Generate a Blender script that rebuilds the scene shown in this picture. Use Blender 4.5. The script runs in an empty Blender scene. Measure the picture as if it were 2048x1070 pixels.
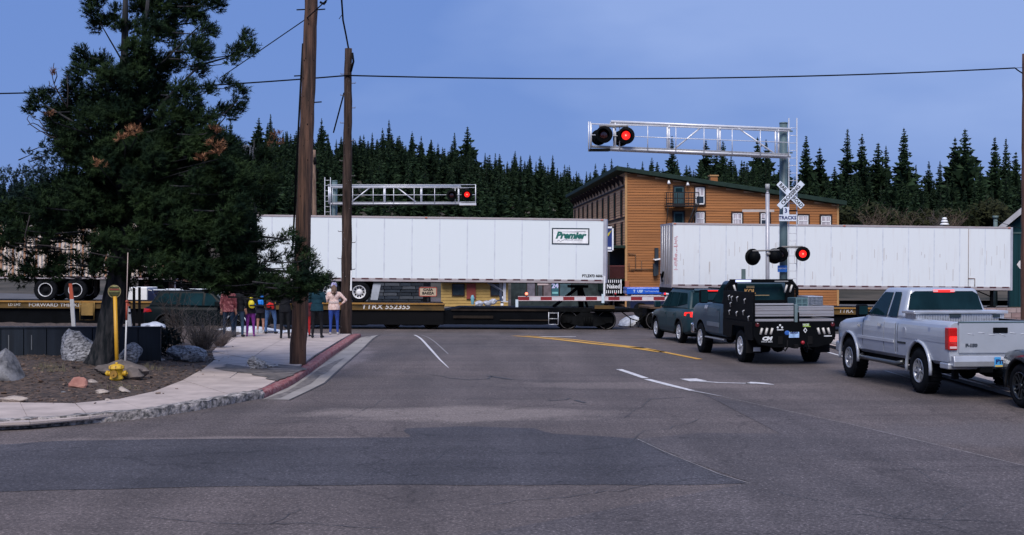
import bpy, bmesh, math, random
from mathutils import Vector, Matrix, noise
R = math.radians
random.seed(7)
scene = bpy.context.scene
col = scene.collection

# ---------------------------------------------------------------- camera, world, sun, exposure
CAMZ, FPX = 2.4, 2500.0
cam_d = bpy.data.cameras.new('camera')
cam_d.sensor_width = 36.0
cam_d.lens = 36.0 * FPX / 2048.0
cam_d.clip_start, cam_d.clip_end = 0.2, 3000.0
cam = bpy.data.objects.new('camera', cam_d)
col.objects.link(cam)
cam.location = (0, 0, CAMZ)
cam.rotation_euler = (R(90), 0, 0)
scene.camera = cam

SUN_EL, SUN_AZ = 48.0, 190.0        # azimuth clockwise from +Y: behind the camera, to the right
world = bpy.data.worlds.new('World')
scene.world = world
world.use_nodes = True
wn, wl = world.node_tree.nodes, world.node_tree.links
wn.clear()
w_out = wn.new('ShaderNodeOutputWorld')
w_bg = wn.new('ShaderNodeBackground'); w_bg.inputs['Strength'].default_value = 0.05
w_sky = wn.new('ShaderNodeTexSky'); w_sky.sky_type = 'NISHITA'; w_sky.sun_disc = False
w_sky.sun_elevation = R(SUN_EL); w_sky.sun_rotation = R(SUN_AZ)
wl.new(w_sky.outputs[0], w_bg.inputs[0])
w_tc = wn.new('ShaderNodeTexCoord')
w_map = wn.new('ShaderNodeMapping'); w_map.inputs['Scale'].default_value = (1.0, 1.0, 2.6)
w_map.inputs['Location'].default_value = (3.3, 0.4, 0.0)
wl.new(w_tc.outputs['Generated'], w_map.inputs[0])
w_no = wn.new('ShaderNodeTexNoise'); w_no.inputs['Scale'].default_value = 3.4
w_no.inputs['Detail'].default_value = 4.0; w_no.inputs['Roughness'].default_value = 0.5
wl.new(w_map.outputs[0], w_no.inputs['Vector'])
w_cr = wn.new('ShaderNodeValToRGB')
w_cr.color_ramp.elements[0].position = 0.66; w_cr.color_ramp.elements[0].color = (0.063, 0.115, 0.285, 1)
w_cr.color_ramp.elements[1].position = 1.0; w_cr.color_ramp.elements[1].color = (0.122, 0.176, 0.342, 1)
# cloud layer: thicker and bluer low on the left, paler towards the upper right, broken by soft noise
w_dot = wn.new('ShaderNodeVectorMath'); w_dot.operation = 'DOT_PRODUCT'; w_dot.inputs[1].default_value = (0.72, 0.0, 1.55)
wl.new(w_tc.outputs['Generated'], w_dot.inputs[0])
w_add = wn.new('ShaderNodeMath'); w_add.operation = 'MULTIPLY_ADD'; w_add.inputs[1].default_value = 1.05
wl.new(w_no.outputs[0], w_add.inputs[0]); wl.new(w_dot.outputs['Value'], w_add.inputs[2])
wl.new(w_add.outputs[0], w_cr.inputs[0])
w_b2 = wn.new('ShaderNodeBackground'); w_b2.inputs['Strength'].default_value = 0.94
wl.new(w_cr.outputs[0], w_b2.inputs[0])
w_mix = wn.new('ShaderNodeMixShader'); w_mix.inputs[0].default_value = 0.90
wl.new(w_bg.outputs[0], w_mix.inputs[1]); wl.new(w_b2.outputs[0], w_mix.inputs[2])
wl.new(w_mix.outputs[0], w_out.inputs[0])

sun_d = bpy.data.lights.new('sun', 'SUN'); sun_d.energy = 1.5; sun_d.angle = R(34); sun_d.color = (1.0, 0.93, 0.87)
sun = bpy.data.objects.new('sun', sun_d); col.objects.link(sun)
_sd = Vector((math.sin(R(SUN_AZ)) * math.cos(R(SUN_EL)), math.cos(R(SUN_AZ)) * math.cos(R(SUN_EL)), math.sin(R(SUN_EL))))
sun.location = _sd * 60
sun.rotation_euler = _sd.to_track_quat('Z', 'Y').to_euler()

scene.view_settings.view_transform = 'Standard'
scene.view_settings.look = 'None'
scene.view_settings.exposure = 1.26
scene.view_settings.gamma = 1.0
scene.view_settings.use_curve_mapping = False
scene.render.engine = 'CYCLES'
scene.cycles.max_bounces = 6
scene.cycles.diffuse_bounces = 3
scene.cycles.glossy_bounces = 3

# ---------------------------------------------------------------- helpers
def sstep(a, b, x):
    t = max(0.0, min(1.0, (x - a) / (b - a)))
    return t * t * (3 - 2 * t)

def gz(x, y):
    """height of the land in front of the hill: flat, then a dip at the railway"""
    xx = max(-60, min(60, x))
    return sstep(41, 56, y) * (-0.42 - 0.009 * xx)

def P(px, py, D):
    return Vector(((px - 1024) / FPX * D, D, CAMZ - (py - 535) / FPX * D))

def G(px, py, z=0.0):
    """point of a level z seen at a pixel"""
    D = (CAMZ - z) * FPX / (py - 535.0)
    return Vector(((px - 1024) / FPX * D, D, z))

def interp(tab, x):
    if x <= tab[0][0]: return tab[0][1]
    for (a, va), (b, vb) in zip(tab, tab[1:]):
        if x <= b: return va + (vb - va) * (x - a) / (b - a)
    return tab[-1][1]

class MB:
    def __init__(s):
        s.v, s.f, s.m, s.s = [], [], [], []
    def add(s, vs, fs, m=0, smooth=False, M=None):
        o = len(s.v)
        if M is not None: vs = [M @ Vector(p) for p in vs]
        s.v.extend([tuple(p) for p in vs])
        for f in fs:
            s.f.append(tuple(o + i for i in f)); s.m.append(m); s.s.append(smooth)
        return s
    def box(s, x0, x1, y0, y1, z0, z1, m=0, M=None):
        vs = [(x0,y0,z0),(x1,y0,z0),(x1,y1,z0),(x0,y1,z0),(x0,y0,z1),(x1,y0,z1),(x1,y1,z1),(x0,y1,z1)]
        return s.add(vs, [(0,3,2,1),(4,5,6,7),(0,1,5,4),(1,2,6,5),(2,3,7,6),(3,0,4,7)], m, False, M)
    def hexa(s, vs, m=0):
        return s.add(vs, [(0,3,2,1),(4,5,6,7),(0,1,5,4),(1,2,6,5),(2,3,7,6),(3,0,4,7)], m)
    def prism(s, poly, vec, m=0, M=None):
        n = len(poly); v = Vector(vec)
        a = [Vector(p) for p in poly]
        nn = Vector((0,0,0))
        for i in range(n): nn += (a[i] - a[0]).cross(a[(i+1) % n] - a[0])
        if nn.dot(v) > 0: a.reverse()
        b = [p + v for p in a]
        fs = [tuple(range(n)), tuple(range(2*n-1, n-1, -1))]
        fs += [((i+1) % n, i, n + i, n + (i+1) % n) for i in range(n)]
        return s.add(a + b, fs, m, False, M)
    def cyl(s, p0, p1, r0, r1=None, n=10, m=0, caps=True, smooth=True, M=None):
        return s.tube([p0, p1], [r0, r0 if r1 is None else r1], n, m, caps, smooth, M)
    def tube(s, pts, rad, n=8, m=0, caps=True, smooth=True, M=None, wob=0.0):
        pts = [Vector(p) for p in pts]
        if not isinstance(rad, (list, tuple)): rad = [rad] * len(pts)
        vs, up = [], None
        for i, p in enumerate(pts):
            d = (pts[min(i+1, len(pts)-1)] - pts[max(i-1, 0)])
            d = d.normalized() if d.length > 1e-9 else Vector((0,0,1))
            if up is None:
                up = Vector((0,0,1)) if abs(d.z) < 0.9 else Vector((1,0,0))
            a = d.cross(up)
            if a.length < 1e-6: a = d.orthogonal()
            a.normalize(); b = d.cross(a).normalized(); up = b.cross(d) if False else up
            for k in range(n):
                t = 2 * math.pi * k / n
                r = rad[i] * (1 + (random.uniform(-wob, wob) if wob else 0))
                vs.append(p + (a * math.cos(t) + b * math.sin(t)) * r)
        fs = []
        for i in range(len(pts) - 1):
            for k in range(n):
                k2 = (k + 1) % n
                fs.append((i*n+k, i*n+k2, (i+1)*n+k2, (i+1)*n+k))
        s.add(vs, fs, m, smooth, M)
        if caps:
            o = len(s.v) - len(vs)
            s.f.append(tuple(o + k for k in range(n-1, -1, -1))); s.m.append(m); s.s.append(False)
            s.f.append(tuple(o + (len(pts)-1)*n + k for k in range(n))); s.m.append(m); s.s.append(False)
        return s
    def lathe(s, prof, n=20, m=0, M=None, smooth=True, caps=True):
        vs = []
        for r, z in prof:
            for k in range(n):
                t = 2 * math.pi * k / n
                vs.append((r * math.cos(t), r * math.sin(t), z))
        fs = []
        for i in range(len(prof) - 1):
            for k in range(n):
                k2 = (k + 1) % n
                fs.append((i*n+k, i*n+k2, (i+1)*n+k2, (i+1)*n+k))
        if caps: fs.append(tuple(range(n-1, -1, -1))); fs.append(tuple((len(prof)-1)*n + k for k in range(n)))
        return s.add(vs, fs, m, smooth, M)
    def ball(s, c, r, n=12, m=0, M=None):
        if not isinstance(r, (tuple, list)): r = (r, r, r)
        h = max(4, n // 2); vs = []; fs = []
        for i in range(h + 1):
            t = math.pi * i / h
            for k in range(n):
                u = 2 * math.pi * k / n
                vs.append((c[0] + r[0]*math.sin(t)*math.cos(u), c[1] + r[1]*math.sin(t)*math.sin(u), c[2] - r[2]*math.cos(t)))
        for i in range(h):
            for k in range(n):
                k2 = (k + 1) % n
                fs.append((i*n+k, i*n+k2, (i+1)*n+k2, (i+1)*n+k))
        return s.add(vs, fs, m, True, M)
    def mesh(s, name, mats):
        me = bpy.data.meshes.new(name)
        me.from_pydata(s.v, [], s.f)
        for mt in (mats if isinstance(mats, (list, tuple)) else [mats]): me.materials.append(mt)
        me.polygons.foreach_set('material_index', s.m)
        me.polygons.foreach_set('use_smooth', s.s)
        me.update()
        return me
    def build(s, name, mats, parent=None, bevel=0, seg=2, loc=None, rot=None):
        o = bpy.data.objects.new(name, s.mesh(name, mats))
        col.objects.link(o)
        if parent is not None: o.parent = parent
        if loc is not None: o.location = loc
        if rot is not None: o.rotation_euler = rot
        if bevel:
            b = o.modifiers.new('bevel', 'BEVEL'); b.width = bevel; b.segments = seg
            b.limit_method = 'ANGLE'; b.angle_limit = R(30); b.harden_normals = False
        return o

def tag(o, label=None, cat=None, group=None, kind=None):
    if label: o['label'] = label
    if cat: o['category'] = cat
    if group: o['group'] = group
    if kind: o['kind'] = kind
    return o

def thing(name, label, cat, loc=(0,0,0), rz=0.0, group=None, rot=None):
    o = bpy.data.objects.new(name, None)
    o.empty_display_size = 0.2
    col.objects.link(o)
    o.location = loc
    o.rotation_euler = rot if rot else (0, 0, rz)
    return tag(o, label, cat, group)

def structure(o):
    o['kind'] = 'structure'; return o

KIDS = {}
def copy_tree(o, parent=None):
    c = o.copy(); col.objects.link(c); c.parent = parent
    for ch in list(o.children): copy_tree(ch, c)
    return c

def share(me, name, parent=None, loc=None, rot=None):
    o = bpy.data.objects.new(name, me); col.objects.link(o)
    if parent is not None: o.parent = parent
    if loc is not None: o.location = loc
    if rot is not None: o.rotation_euler = rot
    return o

def freeze(o):
    """replace an object's mesh by its evaluated one, modifiers applied"""
    dg = bpy.context.evaluated_depsgraph_get()
    me = bpy.data.meshes.new_from_object(o.evaluated_get(dg))
    o.modifiers.clear(); o.data = me
    return o

def sharp(o, ang=32):
    me = o.data
    me.polygons.foreach_set('use_smooth', [True] * len(me.polygons))
    me.set_sharp_from_angle(angle=R(ang))
    return o

# ---- materials
MATS = {}
def mat(name, c, rough=0.6, metal=0.0, var=0.12, scale=2.5, bump=0.0, bscale=50.0, c2=None, coat=0.0, emit=0.0, stretch=None, spec=None, ramp=(0.35, 0.65)):
    if name in MATS: return MATS[name]
    m = bpy.data.materials.new(name); m.use_nodes = True
    n, l = m.node_tree.nodes, m.node_tree.links
    b = n['Principled BSDF']
    b.inputs['Roughness'].default_value = rough
    b.inputs['Metallic'].default_value = metal
    if coat: b.inputs['Coat Weight'].default_value = coat; b.inputs['Coat Roughness'].default_value = 0.08
    if spec is None and max(c) < .07 and not coat and not metal and (c2 is None or max(c2) < .12): spec = .15
    if spec is not None: b.inputs['Specular IOR Level'].default_value = spec
    tc = n.new('ShaderNodeTexCoord'); mp = n.new('ShaderNodeMapping')
    l.new(tc.outputs['Object'], mp.inputs[0])
    if stretch: mp.inputs['Scale'].default_value = stretch
    no = n.new('ShaderNodeTexNoise'); no.inputs['Scale'].default_value = scale
    no.inputs['Detail'].default_value = 6; no.inputs['Roughness'].default_value = 0.6
    l.new(mp.outputs[0], no.inputs['Vector'])
    cr = n.new('ShaderNodeValToRGB')
    a = [max(0, x * (1 - var)) for x in c]; d = [x * (1 + var) for x in c] if c2 is None else c2
    cr.color_ramp.elements[0].position = ramp[0]; cr.color_ramp.elements[0].color = (*a, 1)
    cr.color_ramp.elements[1].position = ramp[1]; cr.color_ramp.elements[1].color = (*d, 1)
    l.new(no.outputs[0], cr.inputs[0]); l.new(cr.outputs[0], b.inputs['Base Color'])
    if bump:
        nb = n.new('ShaderNodeTexNoise'); nb.inputs['Scale'].default_value = bscale; nb.inputs['Detail'].default_value = 5
        l.new(mp.outputs[0], nb.inputs['Vector'])
        bp = n.new('ShaderNodeBump'); bp.inputs['Strength'].default_value = bump; bp.inputs['Distance'].default_value = 0.02
        l.new(nb.outputs[0], bp.inputs['Height']); l.new(bp.outputs[0], b.inputs['Normal'])
    if emit:
        l.new(cr.outputs[0], b.inputs['Emission Color']); b.inputs['Emission Strength'].default_value = emit
    MATS[name] = m
    return m

def text_mesh(string, size, M, mat_, name='lettering', parent=None, extrude=0.003, shear=0.0, align='CENTER', sx=1.0, bold=0.0):
    cu = bpy.data.curves.new('text', 'FONT'); cu.body = string; cu.size = size; cu.extrude = extrude
    cu.align_x = align; cu.align_y = 'CENTER'; cu.shear = shear; cu.resolution_u = 2; cu.offset = bold
    t = bpy.data.objects.new('text', cu); col.objects.link(t)
    dg = bpy.context.evaluated_depsgraph_get()
    me = bpy.data.meshes.new_from_object(t.evaluated_get(dg))
    bpy.data.objects.remove(t)
    me.transform(Matrix.Diagonal((sx, 1, 1, 1))); me.transform(M)
    me.materials.clear(); me.materials.append(mat_)
    o = bpy.data.objects.new(name, me); col.objects.link(o)
    if parent is not None: o.parent = parent
    return o

def face_cam(x, y, z):      # text plane facing -Y, reading +X
    return Matrix.Translation((x, y, z)) @ Matrix.Rotation(R(90), 4, 'X')
def face_back(x, y, z):     # text plane facing local -X (rear of a vehicle heading +X)
    return Matrix.Translation((x, y, z)) @ Matrix(((0,0,-1,0),(-1,0,0,0),(0,1,0,0),(0,0,0,1)))

# common materials
BLACK = mat('black paint', (0.0028, 0.0034, 0.0045), 0.6, var=0.25, spec=.06)
RUBBER = mat('tyre rubber', (0.007, 0.008, 0.010), 0.85, var=0.3, scale=8, bump=0.3, spec=.08)
DARKSTEEL = mat('grimy railway steel', (0.005, 0.0055, 0.006), 0.75, 0.0, var=0.5, scale=3, bump=0.3, spec=.08)
GALV = mat('galvanised aluminium', (0.62, 0.63, 0.65), 0.42, 0.35, var=0.1, scale=6)
CHROME = mat('chrome', (0.7, 0.7, 0.72), 0.16, 1.0, var=0.05)
GLASS = mat('tinted glass', (0.006, 0.020, 0.026), 0.08, 0.0, var=0.2, spec=.06)
SIDEGLASS = mat('tinted side glass', (0.008, 0.024, 0.030), 0.4, 0.0, var=0.35, scale=1.5, spec=0.0)
RED = mat('red lens', (0.45, 0.008, 0.008), 0.2, var=0.2, coat=0.5)
REDLIT = mat('lit red lamp', (1.0, 0.02, 0.015), 0.3, var=0.05, emit=.5)
WHITE = mat('white paint', (0.78, 0.79, 0.8), 0.45, var=0.05)
LAMPHOT = mat('lit lamp core', (1.0, 0.16, 0.09), 0.3, var=0.05, emit=1.5)
# ---------------------------------------------------------------- ground, road, pavement
def asphalt_material(name='asphalt', k=(1, 1, 1), blobs=True):
    m = bpy.data.materials.new(name); m.use_nodes = True
    n, l = m.node_tree.nodes, m.node_tree.links
    b = n['Principled BSDF']; b.inputs['Roughness'].default_value = 0.85; b.inputs['Specular IOR Level'].default_value = 0.3
    tc = n.new('ShaderNodeTexCoord')
    def noi(scale, det=4, ro=0.6, st=None):
        q = n.new('ShaderNodeTexNoise'); q.inputs['Scale'].default_value = scale; q.inputs['Detail'].default_value = det; q.inputs['Roughness'].default_value = ro
        if st:
            mp = n.new('ShaderNodeMapping'); mp.inputs['Scale'].default_value = st
            l.new(tc.outputs['Object'], mp.inputs[0]); l.new(mp.outputs[0], q.inputs['Vector'])
        else: l.new(tc.outputs['Object'], q.inputs['Vector'])
        return q.outputs[0]
    def ramp(src, stops):
        r = n.new('ShaderNodeValToRGB')
        while len(r.color_ramp.elements) < len(stops): r.color_ramp.elements.new(0.5)
        for e, (p, c) in zip(r.color_ramp.elements, stops): e.position = p; e.color = (*c, 1) if isinstance(c, tuple) else (c, c, c, 1)
        l.new(src, r.inputs[0]); return r.outputs[0]
    def mix(f, a, c, mode='MIX'):
        q = n.new('ShaderNodeMix'); q.data_type = 'RGBA'; q.blend_type = mode
        if isinstance(f, float): q.inputs[0].default_value = f
        else: l.new(f, q.inputs[0])
        for sock, v in ((6, a), (7, c)):
            if isinstance(v, tuple): q.inputs[sock].default_value = (*v, 1)
            else: l.new(v, q.inputs[sock])
        return q.outputs[2]
    base = ramp(noi(0.22, 5), [(0.3, (0.086 * k[0], 0.072 * k[1], 0.070 * k[2])), (0.7, (0.124 * k[0], 0.100 * k[1], 0.094 * k[2]))])
    streak = ramp(noi(0.5, 4, 0.6, (0.35, 2.2, 1)), [(0.35, 0.86), (0.65, 1.10)])
    base = mix(1.0, base, streak, 'MULTIPLY')
    lanes = ramp(noi(0.8, 3, 0.5, (1.3, 0.13, 1)), [(0.35, 0.80), (0.62, 1.10)])
    base = mix(0.9, base, lanes, 'MULTIPLY')
    drips = ramp(noi(3.1, 2, 0.4), [(0.24, 0.55), (0.30, 1.0)])
    base = mix(0.8, base, drips, 'MULTIPLY')
    sp = mix(1.0, ramp(noi(30, 2, 0.7), [(0.28, 0.35), (0.50, 1.0), (0.58, 1.0), (0.72, 2.6)]), ramp(noi(9, 4, 0.8), [(0.35, 0.78), (0.65, 1.25)]), 'MULTIPLY')
    base = mix(1.0, base, sp, 'MULTIPLY')
    # pale, worn ground-in dust where the side street is swept by turning wheels
    def blob(cx, cy, sx, sy, c, amt):
        mp = n.new('ShaderNodeMapping'); mp.inputs['Location'].default_value = (-cx / sx, -cy / sy, 0); mp.inputs['Scale'].default_value = (1 / sx, 1 / sy, 0)
        l.new(tc.outputs['Object'], mp.inputs[0])
        le = n.new('ShaderNodeVectorMath'); le.operation = 'LENGTH'; l.new(mp.outputs[0], le.inputs[0])
        nn = n.new('ShaderNodeMath'); nn.operation = 'MULTIPLY_ADD'; l.new(noi(0.9, 5), nn.inputs[0]); nn.inputs[1].default_value = 0.8; l.new(le.outputs['Value'], nn.inputs[2])
        f = ramp(nn.outputs[0], [(0.75, amt), (1.35, 0.0)])
        return f
    for cx, cy, sx, sy, c, amt in ((-0.9, 20.5, 4.6, 1.9, (0.23, 0.19, 0.172), 0.65), (-4.6, 33, 1.5, 9, (0.22, 0.185, 0.18), 0.7),
                                   (3.2, 25.5, 6.5, 1.6, (0.165, 0.135, 0.125), 0.6), (7.5, 18, 5.5, 2.6, (0.125, 0.11, 0.112), 0.55),
                                   (-3.6, 17.4, 5, 0.7, (0.22, 0.18, 0.165), 0.6)) if blobs else ():
        base = mix(blob(cx, cy, sx, sy, c, amt), base, mix(0.8, c, sp, 'MULTIPLY'))
    # hairline cracks
    vo = n.new('ShaderNodeTexVoronoi'); vo.feature = 'DISTANCE_TO_EDGE'; vo.inputs['Scale'].default_value = 0.23
    mpv = n.new('ShaderNodeMapping'); l.new(tc.outputs['Object'], mpv.inputs[0])
    dn = n.new('ShaderNodeTexNoise'); dn.inputs['Scale'].default_value = 1.3; dn.inputs['Detail'].default_value = 4; l.new(tc.outputs['Object'], dn.inputs['Vector'])
    vm = n.new('ShaderNodeVectorMath'); vm.operation = 'MULTIPLY_ADD'; l.new(dn.outputs['Color'], vm.inputs[0]); vm.inputs[1].default_value = (1.1, 1.1, 0); l.new(mpv.outputs[0], vm.inputs[2])
    l.new(vm.outputs[0], vo.inputs['Vector'])
    ck = ramp(vo.outputs['Distance'], [(0.0, 0.62), (0.006, 1.0)])
    base = mix(0.8, base, ck, 'MULTIPLY')
    l.new(base, b.inputs['Base Color'])
    bp = n.new('ShaderNodeBump'); bp.inputs['Strength'].default_value = 0.55; bp.inputs['Distance'].default_value = 0.01
    l.new(noi(55, 3, 0.8), bp.inputs['Height']); l.new(bp.outputs[0], b.inputs['Normal'])
    return m
ASPHALT = asphalt_material()
PATCH = asphalt_material('newer dark asphalt', (.56, .64, .76), False)
PATCH2 = asphalt_material('mid-grey asphalt', (.84, .88, .94), False)
CONC = mat('pavement concrete', (0.41, 0.34, 0.305), 0.9, var=0.18, scale=1.6, bump=0.4, bscale=40)
CONC2 = mat('gutter concrete', (0.27, 0.245, 0.225), 0.9, var=0.15, scale=1.2, bump=0.4, bscale=40)
ROUGHKERB = mat('spalled kerb concrete', (0.09, 0.085, 0.08), 0.95, c2=(0.46, 0.41, 0.385), scale=11, bump=1.0, bscale=25, ramp=(0.40, 0.66))
REDKERB = mat('faded red kerb paint', (0.23, 0.055, 0.058), 0.85, c2=(0.33, 0.20, 0.19), scale=11, bump=0.6, ramp=(0.45, 0.66))
DIRT = mat('mulch and dirt', (0.028, 0.020, 0.016), 0.95, c2=(0.13, 0.085, 0.062), scale=9, bump=1.0, bscale=14, ramp=(0.4, 0.72))
TOWN = mat('town ground', (0.09, 0.085, 0.085), 0.9, var=0.3, scale=0.4, bump=0.4)
PAINTW = mat('worn white road paint', (0.42, 0.40, 0.40), 0.7, c2=(0.62, 0.60, 0.60), scale=9, ramp=(0.35, 0.55))
PAINTF = mat('faded white road paint', (0.17, 0.16, 0.16), 0.8, c2=(0.34, 0.32, 0.32), scale=7, ramp=(0.35, 0.7))
PAINTY = mat('yellow road paint', (0.50, 0.26, 0.03), 0.7, c2=(0.62, 0.33, 0.04), scale=6, ramp=(0.35, 0.6))

def sheet(name, m, x0, x1, y0, y1, step, dz, keep=None, zf=None, parent=None):
    b = MB(); nx = int(round((x1 - x0) / step)); ny = int(round((y1 - y0) / step)); idx = {}
    def vi(i, j):
        if (i, j) not in idx:
            x, y = x0 + i * step, y0 + j * step
            idx[(i, j)] = len(b.v); b.v.append((x, y, (zf(x, y) if zf else gz(x, y)) + dz))
        return idx[(i, j)]
    for i in range(nx):
        for j in range(ny):
            if keep and not keep(x0 + (i + .5) * step, y0 + (j + .5) * step): continue
            b.f.append((vi(i, j), vi(i+1, j), vi(i+1, j+1), vi(i, j+1))); b.m.append(0); b.s.append(True)
    return b.build(name, m, parent)

structure(sheet('ground', TOWN, -460, 460, -40, 860, 5.0, -0.10))
structure(sheet('road', ASPHALT, -60, 60, -14, 54, 1.0, 0.0))
structure(sheet('street_beyond_crossing', ASPHALT, -9, 11, 54, 112, 1.0, 0.0))
structure(sheet('ballast', mat('railway ballast', (0.07, 0.065, 0.062), 0.95, var=0.5, scale=14, bump=1.0, bscale=16), -60, -9, 54, 78, 1.0, -0.02))
structure(sheet('ballast', MATS['railway ballast'], 11, 60, 54, 78, 1.0, -0.02))

def px_poly(name, m, pts, dz, parent=None, z=0.0, step=None, jit=0.0, fine=1.6):
    """flat ground patch seen at these pixels, draped on the land"""
    bm = bmesh.new()
    vs = []
    for p in pts:
        q = G(p[0], p[1], z); vs.append(bm.verts.new((q.x, q.y, 0)))
    bm.faces.new(vs)
    bmesh.ops.triangulate(bm, faces=bm.faces[:])
    for _ in range(6 if jit else 3):
        if len(bm.faces) > 6000: break
        bmesh.ops.subdivide_edges(bm, edges=[e for e in bm.edges if e.calc_length() > fine], cuts=1)
    if jit:
        for v in bm.verts:
            if v.is_boundary: v.co.x += noise.noise(v.co * 2.1) * jit * 1.5; v.co.y += noise.noise(v.co * 3.3 + Vector((9, 0, 0))) * jit
    for v in bm.verts: v.co.z = gz(v.co.x, v.co.y) + dz
    bmesh.ops.recalc_face_normals(bm, faces=bm.faces)
    if sum(f.normal.z for f in bm.faces) < 0: bmesh.ops.reverse_faces(bm, faces=bm.faces[:])
    me = bpy.data.meshes.new(name); bm.to_mesh(me); bm.free(); me.materials.append(m)
    o = bpy.data.objects.new(name, me); col.objects.link(o)
    if parent is not None: o.parent = parent
    return o

structure(px_poly('road_patch', PATCH, [(-500, 985), (-500, 905), (0, 890), (120, 882), (420, 878), (818, 875), (808, 857), (930, 853), (1068, 857), (1110, 868), (1270, 877), (1380, 925), (1494, 968), (1300, 971), (800, 970), (400, 974), (0, 984)], 0.004, jit=.05, fine=.3))
structure(px_poly('road_patch', PATCH2, [(1275, 879), (1400, 866), (1560, 868), (1430, 800), (1405, 788), (1700, 850), (2060, 935), (2700, 1085), (2700, 1400), (1200, 1400), (300, 1400), (900, 1080), (1500, 966), (1385, 925)], 0.0045))
def stripe(name, m, pts, w_px, dz=0.009):
    """road marking following pixels (x, y) with a real width in metres"""
    g = [G(*p) for p in pts]; L, Rr = [], []
    for i, p in enumerate(g):
        d = (g[min(i+1, len(g)-1)] - g[max(i-1, 0)]).normalized(); nrm = Vector((-d.y, d.x, 0))
        w = w_px if not isinstance(w_px, (list, tuple)) else w_px[i]
        L.append(p + nrm * w / 2); Rr.append(p - nrm * w / 2)
    b = MB()
    for i in range(len(g) - 1):
        for k in range(6):
            t0, t1 = k / 6, (k + 1) / 6
            q = [L[i].lerp(L[i+1], t0), Rr[i].lerp(Rr[i+1], t0), Rr[i].lerp(Rr[i+1], t1), L[i].lerp(L[i+1], t1)]
            q = [(v.x, v.y, gz(v.x, v.y) + dz) for v in q]
            b.add(q, [(0, 1, 2, 3)])
    return structure(b.build(name, m))
stripe('yellow_line', PAINTY, [(1028, 667), (1090, 676), (1190, 688), (1260, 695), (1325, 704.5)], 0.30)
stripe('yellow_line', PAINTY, [(1050, 667), (1110, 675), (1210, 687), (1290, 697), (1400, 719)], 0.17)
stripe('white_line', PAINTW, [(1078, 671), (1152, 671)], 0.45)
stripe('white_line', PAINTW, [(1238, 739), (1262, 747), (1291, 757)], 0.15)
stripe('white_line', PAINTW, [(1294, 759), (1340, 771), (1385, 782)], [0.16, 0.16, 0.12])
stripe('white_line', PAINTF, [(1387, 782.5), (1442, 793)], [0.12, 0.05])
stripe('white_line', PAINTF, [(1442, 793), (1540, 815), (1700, 849), (1880, 892), (2080, 940)], 0.013)
stripe('white_line', PAINTF, [(1275, 879), (1330, 905), (1385, 927), (1440, 950), (1500, 968)], 0.015)
stripe('white_line', PAINTW, [(829, 664), (848, 684), (865, 703), (880, 720), (897, 736)], [0.075, 0.075, 0.07, 0.05, 0.02])
stripe('white_line', PAINTF, [(843, 664), (872, 686), (896, 708)], 0.04)
stripe('white_line', PAINTW, [(1376, 758), (1398, 763)], 0.38)
stripe('white_line', PAINTW, [(1396, 763), (1440, 766), (1500, 767.5)], 0.12)
stripe('white_line', PAINTW, [(1496, 766), (1520, 767), (1548, 770)], [0.42, 0.3, 0.03])
stripe('white_line', PAINTW, [(1636, 700), (1660, 706), (1720, 723)], 0.10)
stripe('white_line', PAINTF, [(1770, 742), (1850, 765)], 0.08)
stripe('white_line', PAINTF, [(1265, 695), (1290, 697)], 0.3)
TAR = mat('tar crack seal', (0.055, 0.055, 0.06), 0.6, var=0.3)
for pts, w in (([(905, 757), (940, 760), (975, 758), (985, 752)], .05), ([(975, 752), (1000, 756), (1022, 759)], .09), ([(800, 742), (880, 752), (906, 758)], .02),
            ([(1095, 802), (1130, 800), (1140, 797)], .04), ([(1150, 801), (1170, 806)], .07), ([(900, 800), (980, 798), (1060, 799)], .02), ([(600, 762), (700, 763), (900, 757)], .015),
            ([(1022, 759), (1100, 763), (1200, 764)], .02), ([(1290, 799), (1370, 795)], .03), ([(0, 905), (200, 893), (600, 888), (820, 884)], .012)):
    stripe('crack_seal', TAR, pts, w, 0.0065)

rc = random.Random(12)
for (px_, py_, n_, st_, dx_, dy_) in ((980, 1010, 26, 22, 1, -.10), (1560, 985, 24, 20, 1, .22), (300, 1035, 22, 22, 1, .05), (1150, 905, 20, 16, .9, -.22), (520, 850, 22, 18, 1, -.03), (1650, 905, 22, 16, 1, .12), (1120, 830, 16, 15, 1, .03), (700, 930, 18, 20, 1, .04), (1700, 1030, 16, 22, 1, .1)):
    q_ = [(px_, py_)]
    for k in range(n_): q_.append((q_[-1][0] + dx_ * st_ * rc.uniform(.4, 1.4), max(560, q_[-1][1] + dy_ * st_ + rc.uniform(-3.2, 3.2))))
    stripe('crack', TAR, q_, [rc.uniform(.006, .018) for _ in q_], 0.0068)
    b0 = q_[len(q_) // 2]; q2 = [b0]
    for k in range(7): q2.append((q2[-1][0] + rc.uniform(4, 16), q2[-1][1] + rc.uniform(2, 9) * (1 if px_ % 20 else -1)))
    stripe('crack', TAR, q2, [rc.uniform(.004, .012) for _ in q2], 0.0069)
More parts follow.
